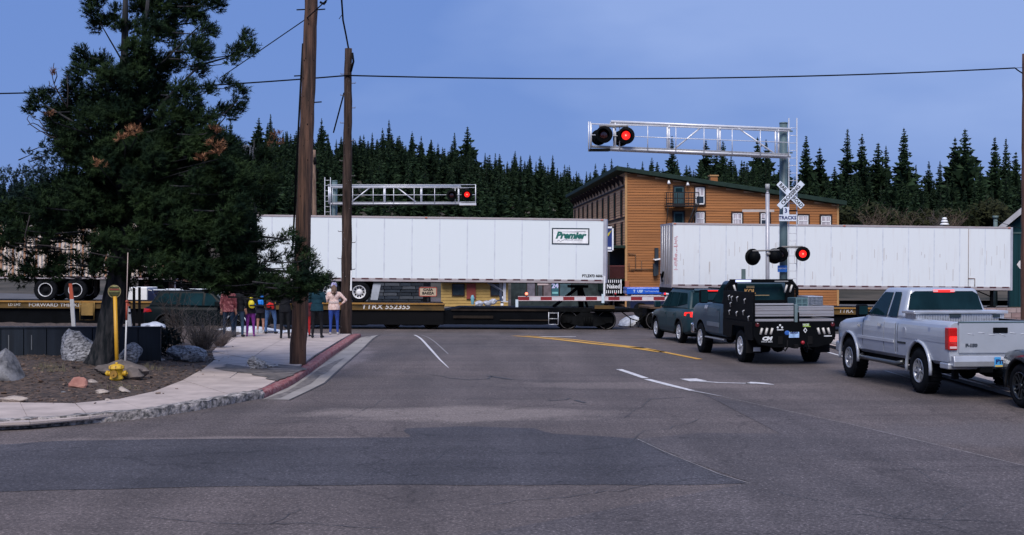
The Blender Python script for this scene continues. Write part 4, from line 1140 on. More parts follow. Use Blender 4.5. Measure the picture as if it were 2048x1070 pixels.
# car B, low black spine car between
sB0, sB1 = s_at(893), s_at(1262)
tB = thing('spine_car', 'low black articulated rail car between the yellow flatcars', 'rail car', T(sB0, 1.3, 0), rot=TROT)
LB_ = sB1 - sB0
b = MB(); b.prism([(-.4, -1.25, .78), (LB_ * .08, -1.25, 1.0), (s_at(1110) - sB0, -1.25, 1.0), (s_at(1122) - sB0, -1.25, .86), (s_at(1118) - sB0, -1.25, .30), (s_at(1085) - sB0, -1.25, .22), (-.4, -1.25, .22)], (0, 2.4, 0)); b.build('body', BLACK, tB, .01)
b = MB(); b.box(s_at(1110) - sB0, LB_, -.95, .95, .80, 1.0); b.box(s_at(1185) - sB0, LB_ - .1, -1.25, 1.2, .88, .98); b.build('end_platform', DARKSTEEL, tB, .01)
b = MB(); b.box(.2, LB_ * .55, -1.31, -1.255, .84, .92); b.box(.3, LB_ * .25, -1.31, -1.255, .5, .62); b.box(s_at(1000) - sB0, s_at(1100) - sB0, -1.31, -1.255, .40, .46); b.build('side_rail', mat('grimy brown steel', (.022, .016, .012), .8, var=.4), tB)
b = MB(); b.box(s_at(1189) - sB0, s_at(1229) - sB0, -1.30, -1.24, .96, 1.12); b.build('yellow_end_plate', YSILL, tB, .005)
bogie(tB, s_at(1178) - sB0, y0=-.72)
b = MB()
for px in (1097, 1116): b.tube([(s_at(px) - sB0, -1.33, .80), (s_at(px) - sB0, -1.33, .22)], .018, 6)
for z in (.24, .5, .76): b.tube([(s_at(1097) - sB0, -1.33, z), (s_at(1116) - sB0, -1.33, z)], .014, 6)
b.build('grab_ladder', GALV, tB)
b = MB(); xk = s_at(1160) - sB0      # hitch that carries the trailer's kingpin
b.tube([(xk + .25, .0, .95), (xk + .15, .0, 2.0)], .13, 8); b.tube([(xk - 1.1, -.2, 1.0), (xk + .1, -.2, 1.95)], .08, 6); b.tube([(xk + .5, -.2, 1.0), (xk + .2, -.2, 1.95)], .07, 6); b.box(xk - .35, xk + .5, -.45, .45, 1.9, 2.02)
b.build('trailer_hitch', BLACK, tB)
b = MB(); b.box(LB_, LB_ + .75, -.12, .12, .78, .96); b.tube([(LB_ - .3, -.6, .8), (LB_ + .1, -.62, .5), (LB_ + .5, -.5, .38), (LB_ + .9, -.4, .7)], .03, 6); b.tube([(LB_ + .05, -.9, .55), (LB_ + .05, -.9, .1)], .02, 6)
b.tube([(LB_ + .35, -.7, .35), (LB_ + .45, -.7, .08), (LB_ + .55, -.7, .35)], .03, 6)
b.build('coupler', DARKSTEEL, tB)
# car C under the right trailer
sC0, sC1 = s_at(1300), s_at(2300)
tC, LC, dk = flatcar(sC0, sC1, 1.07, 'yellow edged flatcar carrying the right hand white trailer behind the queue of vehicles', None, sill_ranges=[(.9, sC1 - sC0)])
b = MB(); b.box(2.8, LC, -1.3, 1.2, .2, .8); b.box(.0, 2.8, -.5, .5, .6, .98); b.build('fish_belly_sill', BLACK, tC)
bogie(tC, s_at(1352) - sC0, y0=-.72); bogie(tC, LC - 2, y0=-.72)
text_mesh('TTRX', .28, face_cam(s_at(1690) - sC0, -1.405, .93), WL, parent=tC, shear=.15)

# ---- trailers
TW = mat('white trailer sheet', (.80, .86, .88), .42, c2=(.72, .765, .79), scale=2.2, stretch=(3, 3, .22), ramp=(.5, .8))
TW2 = mat('weathered white trailer sheet', (.79, .83, .85), .5, c2=(.62, .62, .62), scale=1.6, stretch=(4, 4, .3), ramp=(.52, .85))
ALU = mat('dull trailer rail', (.48, .45, .46), .55, .2, c2=(.36, .30, .30), scale=3, stretch=(1, 1, 3))
TAPE = mat('dark red conspicuity tape', (.07, .015, .018), .5, var=.4, scale=3)
DIRTYW = mat('dirty brown trailer door', (.50, .46, .44), .7, c2=(.30, .20, .16), scale=1.3, stretch=(1, 1, .5), ramp=(.45, .8))
def trailer_wheel():
    b = MB(); M_ = Matrix.Rotation(R(90), 4, 'X')
    b.lathe([(.29, .13), (.40, .15), (.475, .13), (.50, .08), (.50, -.08), (.475, -.13), (.40, -.15), (.29, -.13)], 32, M=M_, caps=False)
    for k in range(32):
        a = k * math.pi / 16
        b.box(-.012, .012, -.13, .13, .497, .508, 0, Matrix.Rotation(a, 4, 'Y'))
    r = MB()
    r.lathe([(.30, .15), (.285, .155), (.265, .12), (.25, .05), (.14, .02), (.13, .09), (.06, .11), (.02, .11), (.005, .11)], 28, M=M_, caps=False)
    h = MB()
    for k in range(10):
        a = k * math.pi / 5
        h.cyl((.20 * math.cos(a), -.085, .20 * math.sin(a)), (.20 * math.cos(a), -.03, .20 * math.sin(a)), .040, n=8)
    return b.mesh('wheel', RUBBER), r.mesh('rim', mat('polished alloy', (.70, .70, .70), .4, 0, var=.1)), h.mesh('hand_hole', BLACK)
TWM = trailer_wheel()
_r = MB(); _r.lathe([(.30, .14), (.30, .16), (.275, .16), (.27, .10)], 32, M=Matrix.Rotation(R(90), 4, 'X'), caps=False); RINGM = _r.mesh('rim', mat('polished alloy', (0, 0, 0)))
_r = MB(); _r.lathe([(.27, .06), (.12, .03), (.11, .10), (.01, .10)], 24, M=Matrix.Rotation(R(90), 4, 'X'), caps=False); DARKHUB = _r.mesh('hub', RUBBER)
def trailer(s0, label, sheetm, deck, z_rail0, z_rail1, z_top, wheels_at, gear_at, nose, dirty=False, corr=False, name='semi_trailer', L=16.15, npan=13, cat='trailer'):
    t = thing(name, label, cat, T(s0, 0, deck), rot=TROT); W = 2.59
    b = MB(); b.box(.03, L - .03, .04, W - .04, z_rail1, z_top - .06); b.build('core', mat('seam shadow grey', (.30, .31, .33), .6), t)
    pw = L / npan
    if not corr:
        pm = MB().box(.006, pw - .006, 0, .035, z_rail1 + .005, z_top - .07).mesh('panel', sheetm)
        for k in range(npan): share(pm, 'panel', t, (k * pw, random.uniform(-.002, .002), 0))
        post = MB()
        for k in range(1, npan): post.box(k * pw - .028, k * pw + .028, -.004, .034, z_rail1 + .005, z_top - .07)
        tag(post.build('seam_strip', mat('seam strip white', (.60, .64, .69), .5), t), kind='stuff')
        rv = MB()
    else:
        m1, m2 = sheetm
        k = 0; x = .0
        while x < L - .1:
            w = .165
            q = MB(); q.prism([(x, .06, z_rail1), (x + .03, -.0, z_rail1), (x + .10, -.0, z_rail1), (x + .13, .06, z_rail1)], (0, 0, z_top - .07 - z_rail1))
            q.build('panel', m1 if k % 3 != 2 else m2, t); x += w; k += 1
    b = MB(); b.box(-.01, L + .01, -.02, .06, z_top - .085, z_top); b.box(-.01, L + .01, W - .06, W + .01, z_top - .085, z_top); b.build('top_rail', ALU, t, .006)
    b = MB(); b.box(0, L, .02, W - .02, z_top - .02, z_top - .004); b.build('roof', WHITE, t)
    b = MB(); b.box(-.01, L + .01, -.025, .06, z_rail0, z_rail1); b.box(-.01, L + .01, W - .06, W + .01, z_rail0, z_rail1); b.build('bottom_rail', ALU, t, .006)
    b = MB()
    k = 0; x = .25
    while x < L - .4:
        b.box(x, x + .32, -.034, -.026, z_rail1 - .05, z_rail1 + .01); x += .62
    tag(b.build('reflective_tape', TAPE, t), kind='stuff')
    b = MB()
    for k in range(26): b.box(.3 + k * .6, .38 + k * .6, .06, W - .06, z_rail0 - .02, z_rail0 + .08)
    b.box(0, L, .3, .36, z_rail0 - .04, z_rail0 + .06); b.box(0, L, W - .36, W - .3, z_rail0 - .04, z_rail0 + .06)
    tag(b.build('floor_beams', BLACK, t), kind='stuff')
    rear = 0 if nose > 0 else L; fx = L if nose > 0 else 0
    # rear door end
    e = MB(); sg = -1 if nose > 0 else 1
    e.box(min(rear, rear + sg * .03), max(rear, rear + sg * .03), .03, W / 2 - .01, z_rail1, z_top - .05); e.box(min(rear, rear + sg * .03), max(rear, rear + sg * .03), W / 2 + .01, W - .03, z_rail1, z_top - .05)
    e.build('rear_door', DIRTYW if dirty else sheetm if not corr else DIRTYW, t)
    e = MB()
    for y in (.55, 1.05, W - 1.05, W - .55): e.cyl((rear + sg * .06, y, z_rail1), (rear + sg * .06, y, z_top - .1), .02, n=6)
    e.build('lock_rod', GALV, t)
    e = MB(); e.box(min(rear, rear + sg * .05), max(rear, rear + sg * .05), .0, W, z_rail0, z_rail1); e.build('rear_sill', ALU, t); e = MB(); e.box(min(rear, rear + sg * .04), max(rear, rear + sg * .04), 0, W, z_top - .12, z_top)
    e.build('rear_frame', ALU, t); e = MB()
    for x in (.45, W - .45): e.box(min(rear, rear + sg * .05), max(rear, rear + sg * .05), x - .04, x + .04, .5, z_rail0)
    e.box(min(rear, rear + sg * .05), max(rear, rear + sg * .05), .3, W - .3, .45, .55); e.build('underrun_bar', ALU, t)
    # front end with rounded corner posts
    f = MB(); sn = 1 if nose > 0 else -1
    f.prism([(fx, .0, z_rail0), (fx + sn * .16, .09, z_rail0), (fx + sn * .24, .24, z_rail0), (fx + sn * .26, W - .24, z_rail0), (fx + sn * .16, W - .09, z_rail0), (fx, W, z_rail0)], (0, 0, z_top - z_rail0 - .01))
    f.build('front_wall', mat('grey white front', (.50, .50, .54), .45, var=.08), t, .01)
    for xw in wheels_at:
        for yy, both in ((.17, True), (W - .17, True)):
            w = share(TWM[0], 'wheel', t, (xw, yy, .50)); 
            if corr: share(RINGM, 'rim', w); share(DARKHUB, 'hub', w)
            else: share(TWM[1], 'rim', w, (0, -.01, 0)); share(TWM[2], 'hand_hole', w, (0, -.005, 0))
        b = MB(); b.cyl((xw, .2, .5), (xw, W - .2, .5), .07, n=8); b.build('axle', BLACK, t)
    x0, x1 = min(wheels_at) - .6, max(wheels_at) + .6
    b = MB(); b.box(x0, x1, .55, .70, .62, z_rail0); b.box(x0, x1, W - .7, W - .55, .62, z_rail0); b.build('suspension', BLACK, t)
    for y in (.15, W - .15):
        b = MB(); b.box(x0 - .2 if nose > 0 else x1 + .2, (x0 - .2 if nose > 0 else x1 + .2) + .015, y - .12, y + .45 if y < 1 else y + .12, .25, z_rail0); b.build('mud_flap', BLACK, t)
    for y in (.35, W - .35):
        b = MB(); b.box(gear_at - .06, gear_at + .06, y - .06, y + .06, .12, z_rail0); b.box(gear_at - .16, gear_at + .16, y - .13, y + .13, .08, .13); b.tube([(gear_at, y, .55), (gear_at - .7 * sn, y + .2, z_rail0)], .03, 6)
        b.build('landing_leg', BLACK if dirty else GALV, t)
    ml = MB()
    for x in (.08, L * .5, L - .08): ml.box(x - .05, x + .05, -.045, -.02, z_top - .065, z_top - .03)
    ml.build('marker_lamp', mat('amber lamp', (.6, .12, .01), .3), t)
    return t, L
# middle trailer, wheels at the left, nose at the right
sM0 = s_at(486)
tM, L = trailer(sM0, 'clean white semi trailer with green Premier decal in the middle of the train', TW, 1.15, .98, 1.13, 3.91,
    (s_at(659) - sM0, s_at(718) - sM0), s_at(1010) - sM0, 1)
b = MB(); b.box(-.06, .0, .0, .35, 3.55, 3.9); b.build('corner_lamp', mat('bright orange lamp', (.9, .16, .02), .3, emit=.5), tM)
for px in (752, 760): pass
b = MB(); xx = s_at(748) - sM0; b.hexa([(xx - .16, .1, .15), (xx + .16, .1, .15), (xx + .1, .2, .15), (xx - .1, .2, .15), (xx - .05, .1, .85), (xx + .3, .1, .85), (xx + .3, .2, .85), (xx - .05, .2, .85)]); b.build('wheel_chock_stand', mat('pale grey bracket', (.35, .38, .42), .5), tM)
# decal: white card with dark frame, green word, grey swoosh
dx, dz = s_at(1140) - sM0, 1.15 + 1.78
zz = CAMZ - (472 - 535) / 43.9
def mz(py, px=1140):      # height above this trailer's base at a pixel
    s = s_at(px); D = T(s).y
    return CAMZ - (py - 535) / FPX * D - (ZR - GR * s + 1.15)
w2 = (s_at(1178) - s_at(1103)) / 2; zc = mz(472.5); h2 = (mz(456) - mz(489)) / 2
b = MB(); b.box(dx - w2, dx + w2, -.012, -.006, zc - h2, zc + h2); b.build('decal_card', mat('decal white', (.85, .86, .86), .4), tM)
b = MB(); e = .055
for q in ((dx - w2, dx + w2, zc + h2 - e, zc + h2), (dx - w2, dx + w2, zc - h2, zc - h2 + e), (dx - w2, dx - w2 + e, zc - h2 + e, zc + h2 - e), (dx + w2 - e, dx + w2, zc - h2 + e, zc + h2 - e)): b.box(q[0], q[1], -.017, -.012, q[2], q[3])
b.build('decal_frame', mat('slate frame', (.03, .045, .06), .5), tM)
GREENL = mat('deep green lettering', (.008, .13, .10), .45)
text_mesh('Premier', .41, face_cam(dx - .02, -.014, zc + .03), GREENL, parent=tM, sx=1.0, shear=.32, bold=.024)
GREYL = mat('grey lettering', (.22, .23, .26), .5)
text_mesh('TRAILER LEASING', .10, face_cam(dx + .14, -.014, zc - .17), GREYL, parent=tM, sx=1.0, shear=.3)
b = MB()
def sw(pts, r): b.tube([(x, -.016, z) for x, z in pts], r, 4)
sw([(dx - .48, zc + .2), (dx - .1, zc + .225), (dx + .3, zc + .222), (dx + .68, zc + .215), (dx + .64, zc + .14)], [.002, .007, .010, .012, .006])
sw([(dx - .4, zc + .15), (dx, zc + .18), (dx + .35, zc + .175)], [.002, .007, .006])
sw([(dx - .62, zc - .24), (dx - .56, zc - .19), (dx - .5, zc - .21), (dx - .46, zc - .25), (dx - .40, zc - .20), (dx - .3, zc - .165), (dx - .15, zc - .16)], [.006, .01, .008, .01, .01, .012, .004])
b.build('swoosh', GREYL, tM)
text_mesh('PTLZ473 4606', .17, face_cam(s_at(1184) - sM0, -.006, mz(552, 1184)), mat('black lettering', (0, 0, 0)), parent=tM, sx=.92, bold=.006)
b = MB(); b.box(L + .02, L + .1, -.03, .05, .2, 1.3); b.build('nose_pole', WHITE, tM)
b = MB(); b.tube([(s_at(1206) - sM0, -.3, -.15), (s_at(1206) - sM0, -.3, 1.0)], .05, 6); 
# right trailer: doors at the left, nose and landing gear at the right
sR0 = s_at(1345)
tR, L = trailer(sR0, 'weathered white semi trailer with dirty brown rear doors on the right half of the train', TW2, 1.07, .87, 1.03, 3.86,
    (3.2, 4.5), s_at(1990) - sR0, 1, dirty=True)
b = MB(); xx = s_at(1948) - sR0
b.tube([(xx - .3, -.02, 1.05), (xx - .3, -.02, 3.75)], .012, 5); b.tube([(xx - .3, -.02, 1.42), (xx + .02, -.02, 1.42), (xx + .02, -.02, 1.05)], .02, 5); b.build('patch_outline', mat('brown stain', (.22, .15, .13), .7), tR)
b = MB(); rnd = random.Random(5)
for k in range(46):
    x = rnd.uniform(.3, L - .3); z = rnd.uniform(1.1, 2.6); h = rnd.uniform(.15, .7)
    b.box(x, x + rnd.uniform(.008, .022), -.0055, -.003, z, z + h)
tag(b.build('scratches', mat('grey brown scratch', (.42, .37, .36), .7), tR), kind='stuff')
b = MB(); xx = s_at(1349.5) - sR0
rnd = random.Random(8)
for k in range(24): b.box(xx + rnd.uniform(-.08, .05), xx + rnd.uniform(.06, .12), -.007, -.004, 1.7 + k * .066, 1.7 + k * .066 + rnd.uniform(.02, .05))
b.build('faded_red_marks', mat('faded red print', (.55, .22, .25), .6), tR)
b = MB(); b.box(-.1, .02, .02, 2.5, .62, .88); b.build('rear_bumper', BLACK, tR, .02)
b = MB(); b.tube([(-.12, 1.7, 1.15), (-.15, 1.9, 1.5), (-.14, 1.6, 1.35), (-.16, 1.3, 1.6)], .05, 6); b.build('door_gear', BLACK, tR)
# corrugated trailer at the left, seen through the pine
CR1 = mat('cream container sheet', (.74, .60, .48), .6, var=.15, scale=2, stretch=(3, 3, .3)); CR2 = mat('rust brown container sheet', (.40, .22, .13), .7, var=.3, scale=3)
sL1 = s_at(345); sL0 = sL1 - 16.15
tL, L = trailer(sL0, 'cream and rust striped corrugated semi trailer at the left behind the pine', (CR1, CR2), 1.15, .98, 1.10, 3.95,
    (s_at(90) - sL0, s_at(150) - sL0), 2.6, -1, corr=True)
# white box van and reddish timber shed behind the left end of the train
t = thing('white_van', 'parked white box van seen between the pine trunk and the trailer wheels', 'van', (P(196, 600, 62).x, 63.5, -.3))
b = MB(); b.box(0, 2.0, 0, 1.9, .55, 2.05 - .45 + .1); b.build('body', WHITE, t, .05)
b = MB(); b.prism([(2.0, .05, .5), (2.6, .05, .5), (2.55, .05, 1.0), (2.25, .05, 1.55), (2.0, .05, 1.6)], (0, 1.8, 0)); b.build('cab', mat('navy body', (0, 0, 0)), t, .04)
for x in (.5, 2.1):
    b = MB(); b.cyl((x, -.02, .35), (x, .2, .35), .35, n=16); b.build('wheel', RUBBER, t)
b = MB(); b.box(.2, .5, -.02, 0, 1.05, 1.15); b.build('badge', mat('royal blue sign', (0, 0, 0)), t)
t = thing('timber_shed', 'reddish brown open timber shed behind the left end of the train', 'shed', (P(288, 600, 66).x, 66, -.4))
TB = mat('reddish timber', (.14, .07, .055), .8, var=.3)
for x in (0, 1.3, 3.0, 5.5): MB().box(x, x + .22, 0, .22, 0, 2.1).build('post', TB, t)
b = MB(); b.hexa([(-1.5, -.6, 2.35), (6.5, -.6, 1.75), (6.5, 4, 1.75), (-1.5, 4, 2.35), (-1.5, -.6, 2.5), (6.5, -.6, 1.95), (6.5, 4, 1.95), (-1.5, 4, 2.5)]); b.build('roof', TB, t)
MB().box(-1.2, 6, 3, 3.2, 0, 2.1).build('back_wall', BLACK, t)
# ---------------------------------------------------------------- crossing signals, gate, poles, wires
MAST = mat('grey green mast paint', (.085, .135, .15), .5, var=.15, scale=2)
WHITEALU = mat('bright aluminium', (.66, .67, .70), .4, .25, var=.08)
def lamp_unit(parent, x, y, z, rz=0.0, lit=False, r=.30, name='signal_lamp', scale=1.0):
    """round black backboard with hooded lamp facing -Y"""
    M_ = Matrix.Translation((x, y, z)) @ Matrix.Rotation(rz, 4, 'Z') @ Matrix.Rotation(R(90), 4, 'X') @ Matrix.Scale(scale, 4)
    b = MB()
    b.lathe([(0.02, -.02), (r, -.02), (r, .02), (r - .02, .03), (.02, .03)], 28, M=M_)
    b.lathe([(.10, -.30), (.19, -.24), (.215, -.02), (.02, -.02)], 20, M=M_)
    o = b.build(name, BLACK, parent)
    h = MB(); n = 14; L1 = .24
    vs = []
    for k in range(n + 1):
        a = R(-20) + R(220) * k / n
        ln = L1 * (.35 + .65 * math.sin(max(0, min(math.pi, a + .15))))
        for q, rr in ((.03, .20), (.03 + ln, .20), (.03, .19), (.03 + ln, .19)): vs.append((rr * math.cos(a), rr * math.sin(a), q))
    fs = []
    for k in range(n):
        i = k * 4; j = i + 4
        fs += [(i, j, j+1, i+1), (i+2, i+3, j+3, j+2), (i+1, j+1, j+3, i+3)]
    h.add(vs, fs, 0, True, M_); h.build('hood', BLACK, o)
    g = MB(); g.lathe([(.155, .03), (.14, .05), (.08, .065), (.01, .07)], 20, M=M_); g.build('lens', REDLIT if lit else mat('unlit red lens', (.035, .004, .004), .15, coat=.6), o)
    if lit: c = MB(); c.lathe([(.035, .06), (.025, .075), (.005, .078)], 12, M=M_); c.build('bulb', LAMPHOT, o)
    return o
def cantilever(name, label, X, Y, zg, mast_top, arm_dir, arm_len, z0, z1, y_arm, mast_r, uprights, diagonals, walk, ladder_dx, ladder_top, inner=.35):
    t = thing(name, label, 'signal', (X, Y, zg)); d = arm_dir
    b = MB(); b.cyl((0, 0, 0), (0, 0, mast_top), mast_r, n=20); b.cyl((0, 0, mast_top), (0, 0, mast_top + .06), mast_r * 1.05, n=20); b.cyl((0, 0, 0), (0, 0, .08), mast_r * 1.9, n=20); b.build('mast', MAST, t)
    def bar(name_, p0, p1, r):
        b = MB(); b.tube([p0, p1], r, 8); b.build(name_, WHITEALU, t)
    ya = -mast_r - .12
    for y in (ya, ya - .55):
        rr = .055 if y == ya else .055
        bar('chord', (d * -.1, y, z0), (d * arm_len, y, z0 + y_arm), rr); bar('chord', (d * -.1, y, z1), (d * (arm_len - .05), y, z1 + y_arm), rr)
    for u in uprights:
        for y in (ya, ya - .55): bar('upright', (d * u, y, z0 + y_arm * u / arm_len), (d * u, y, z1 + y_arm * u / arm_len), .04)
    for (u0, e0, u1, e1) in diagonals:
        bar('diagonal', (d * u0, ya - .55, (z1 if e0 else z0) + y_arm * u0 / arm_len), (d * u1, ya - .55, (z1 if e1 else z0) + y_arm * u1 / arm_len), .032)
    # walkway with hand rail
    b = MB(); b.box(min(0, d * walk), max(0, d * walk), ya - .6, ya, -.02, .03); o = b.build('walkway', mat('perforated walkway', (.30, .31, .33), .5, .4, var=.3, scale=30), t, loc=(0, 0, z0 + .07)); o.rotation_euler = (0, -d * math.atan(y_arm / arm_len), 0)
    k = 0
    for u in [i * walk / 7 for i in range(8)]:
        bar('rail_post', (d * u, ya - .62, z0 + y_arm * u / arm_len), (d * u, ya - .62, z1 + .02 + y_arm * u / arm_len - .12), .018)
    for f in (.5, .92): bar('hand_rail', (0, ya - .62, z0 + (z1 - z0) * f), (d * walk, ya - .62, z0 + (z1 - z0) * f + y_arm), .016)
    # ladder
    b = MB()
    for xx in (ladder_dx - .16, ladder_dx + .16): b.box(xx - .02, xx + .02, -.16, -.12, .3, ladder_top)
    z = .5
    while z < ladder_top - .1: b.cyl((ladder_dx - .16, -.14, z), (ladder_dx + .16, -.14, z), .012, n=5); z += .3
    b.build('ladder', WHITEALU, t)
    b = MB()
    for z in (z0 + .2, z1, ladder_top * .55): b.box(min(0, ladder_dx), max(0, ladder_dx), -.13, -.08, z - .03, z + .03)
    b.build('ladder_bracket', MAST, t)
    return t, ya
# near structure (mast behind the flatbed truck)
XN, YN = P(1567, 500, 50).x, 50.0
zg = gz(XN, YN)
def nz(py, D=50): return CAMZ - (py - 535) / FPX * D - zg
ul = lambda px: (1567 - px) / 50
tN, ya = cantilever('signal_cantilever', 'near white truss signal arm on thick grey green mast reaching left over the road', XN, YN, zg, nz(248), -1, ul(1216), nz(316), nz(263), .30, .16,
    (ul(1227), ul(1333), ul(1433), ul(1548)), ((ul(1338), 0, ul(1400), 1), (ul(1466), 1, ul(1546), 0)), ul(1180), (1584 - 1567) / 50, nz(237))
# end cage and flashing lamps at the tip
def nb(name, p0, p1, r, m=WHITEALU):
    b = MB(); b.tube([p0, p1], r, 6); b.build(name, m, tN)
xe = -ul(1178); ye = ya - .62
nb('rail_post', (xe, ye, nz(306)), (xe, ye, nz(249)), .03); nb('rail_post', (xe - .09, ye - .3, nz(308)), (xe - .09, ye - .3, nz(250)), .025)
nb('hand_rail', (xe, ye, nz(253)), (-ul(1330), ye, nz(258)), .02)
b = MB(); b.box(xe - .08, -ul(1215), ye - .35, ye + .3, nz(306), nz(304)); b.box(xe, -ul(1215), ye - .36, ye - .28, nz(308), nz(303)); b.build('end_platform', DARKSTEEL, tN)
b = MB(); b.tube([(-ul(1195), ya - .7, nz(258)), (-ul(1252), ya - .7, nz(258))], .05, 8); b.tube([(-ul(1224), ya - .7, nz(258)), (-ul(1224), ya - .3, nz(256))], .06, 8); b.build('lamp_arm', mat('weathered lamp arm', (.2, .19, .18), .6), tN)
lamp_unit(tN, -ul(1204), ya - .85, nz(275), R(-12), False, scale=1.12); lamp_unit(tN, -ul(1247), ya - .85, nz(277), R(-12), True, scale=1.12)
lamp_unit(tN, -ul(1196), ya - .15, nz(277), R(168), False, scale=1.05); lamp_unit(tN, -ul(1240), ya - .15, nz(279), R(168), False, scale=1.05)
# low lamp pair on the mast
b = MB(); b.tube([(-.15, -.35, nz(494)), (.68, -.35, nz(494))], .04, 8); b.build('lamp_arm', mat('weathered lamp arm', (0, 0, 0)), tN)
lamp_unit(tN, (1556 - 1567) / 50, -.55, nz(509), R(-35), False, scale=1.0); lamp_unit(tN, (1599 - 1567) / 50, -.55, nz(508), R(-2), True, scale=.98)
b = MB(); b.box(-.28, .08, -.28, -.2, nz(544), nz(531)); b.build('sign_plate', mat('blue plate', (.01, .11, .42), .5), tN)
text_mesh('EMERGENCY', .07, face_cam(-.10, -.285, nz(537)), WHITE, parent=tN, sx=.8)
# crossbuck
XB = (1577 - 1567) / 50; ZB = nz(391)
half = .68
for nm, ang, words in (('crossbuck_board', -45, (('RAIL', -.42), ('ROAD', .40))), ('crossbuck_board', 46, (('CROSSING', 0.0),))):
    M_ = Matrix.Translation((XB, -.36 if ang < 0 else -.40, ZB)) @ Matrix.Rotation(-R(ang), 4, 'Y')
    b = MB(); b.box(-half, half, -.012, .012, -.115, .115, M=M_); o = b.build(nm, mat('reflective white board', (.62, .68, .76), .4, var=.05), tN, .01)
    for wd, off in words:
        M2 = M_ @ Matrix.Translation((off, -.014, 0)) @ Matrix.Rotation(R(90), 4, 'X')
        text_mesh(wd, .215 if len(wd) > 4 else .205, M2, BLKT, parent=o, sx=.98 if len(wd) > 4 else .88, bold=.006)
pl = mat('reflective white board', (0, 0, 0))
b = MB(); b.box(-.10, .13, -.40, -.38, nz(430), nz(415)); o = b.build('track_count_plate', pl, tN, .005); text_mesh('3', .24, face_cam(.01, -.405, nz(422.5)), mat('navy lettering', (.01, .02, .12), .5), parent=o, bold=.008)
b = MB(); b.box(-.26, .42, -.40, -.38, nz(443), nz(430)); o = b.build('track_count_plate', pl, tN, .005); text_mesh('TRACKS', .19, face_cam(.07, -.405, nz(436.5)), mat('navy lettering', (0, 0, 0)), parent=o, bold=.006)
b = MB(); b.tube([(0, 0, ZB), (XB, -.36, ZB)], .04, 6); b.tube([(0, -.2, nz(432)), (0, -.38, nz(432))], .04, 6); b.tube([(.1, -.2, nz(422)), (.5, -.2, nz(421))], .03, 6); b.build('sign_bracket', DARKSTEEL, tN)

# separate silver signal post in front of it
X2, Y2 = P(1535, 500, 47).x, 47.0; z2 = gz(X2, Y2)
def sz(py): return CAMZ - (py - 535) / FPX * Y2 - z2
tS = thing('signal_post', 'slim silver signal post with capped top and two lamps seen from the side', 'signal', (X2, Y2, z2))
b = MB(); b.cyl((0, 0, 0), (0, 0, sz(388)), .075, n=16); b.cyl((0, 0, sz(388)), (0, 0, sz(382)), .075, .03, n=16); b.build('pole', mat('silver pole paint', (.40, .40, .43), .45, .3, var=.12), tS)
b = MB(); b.cyl((0, 0, sz(384)), (0, 0, sz(378)), .045, n=12); b.cyl((0, 0, sz(379)), (0, 0, sz(368)), .085, n=12); b.build('bell', mat('grey bell housing', (.32, .33, .33), .5), tS)
b = MB(); b.box(-.95, .25, -.02, .02, sz(424), sz(419)); b.build('cross_arm', mat('pale tan arm', (.42, .37, .34), .6), tS)
b = MB(); b.tube([(-.58, -.08, sz(502)), (.42, -.08, sz(500))], .03, 8); b.cyl((-.05, -.1, sz(508)), (.12, -.1, sz(508)), .05); b.build('lamp_arm', mat('weathered lamp arm', (0, 0, 0)), tS)
lamp_unit(tS, -.56, 0, sz(514), R(200), False, scale=1.05)
lamp_unit(tS, .28, .05, sz(512), R(165), False, scale=.98)

# far structure
XF, YF = P(669, 400, 71.4).x, 71.4; zf = gz(XF, YF)
def fz(py): return CAMZ - (py - 535) / FPX * YF - zf
fu = lambda px: (px - 669) / 35.0
tF, yf = cantilever('signal_cantilever', 'far white truss signal arm beyond the train reaching right from a grey green mast', XF, YF, zf, fz(363), 1, fu(924), fz(409), fz(375), .02, .16,
    (fu(662), fu(771), fu(844), fu(918)), ((fu(702), 0, fu(746), 1), (fu(794), 1, fu(838), 0)), fu(952), (656 - 669) / 35, fz(355))
b = MB(); b.tube([(fu(905), -.8, fz(379)), (fu(938), -.8, fz(378))], .05, 8); b.build('lamp_arm', mat('weathered lamp arm', (0, 0, 0)), tF)
lamp_unit(tF, fu(905), -.95, fz(392), R(4), False, scale=1.0); lamp_unit(tF, fu(935), -.95, fz(391), R(4), True, scale=1.0)
b = MB(); b.tube([(fu(952), -.9, fz(410)), (fu(952), -.9, fz(371))], .03, 6); b.box(fu(920), fu(953), -1.0, -.4, fz(412), fz(408)); b.tube([(fu(660), -.9, fz(371.5)), (fu(952), -.9, fz(371.5))], .02, 6); b.build('end_cage', WHITEALU, tF)

# crossing gate arm lowered across the road
YG = 50.6; XG = P(1440, 600, YG).x; zgg = gz(XG, YG)
tG = thing('crossing_gate', 'lowered red and white striped crossing gate arm with small red lamps', 'barrier', (XG, YG, zgg))
x0, x1 = P(1036, 597, YG).x - XG, P(1345, 597, YG).x - XG + .6
zc = CAMZ - (597 - 535) / FPX * YG - zgg
GR_ = mat('gate red', (.21, .008, .011), .5); GW_ = mat('gate white', (.55, .52, .54), .5)
n = 15; seg = (x1 - x0) / n
for k in range(n):
    b = MB(); b.box(x0 + k * seg, x0 + (k + 1) * seg, -.02, .02, zc - .075 + .005, zc + .075 - .005); b.build('stripe', GR_ if k % 2 == 0 else GW_, tG)
b = MB(); b.box(x0, x1, -.028, .028, zc + .07, zc + .095); b.box(x0, x1, -.028, .028, zc - .095, zc - .07); b.build('edge_strip', mat('pinkish gate edge', (.55, .45, .46), .5), tG)
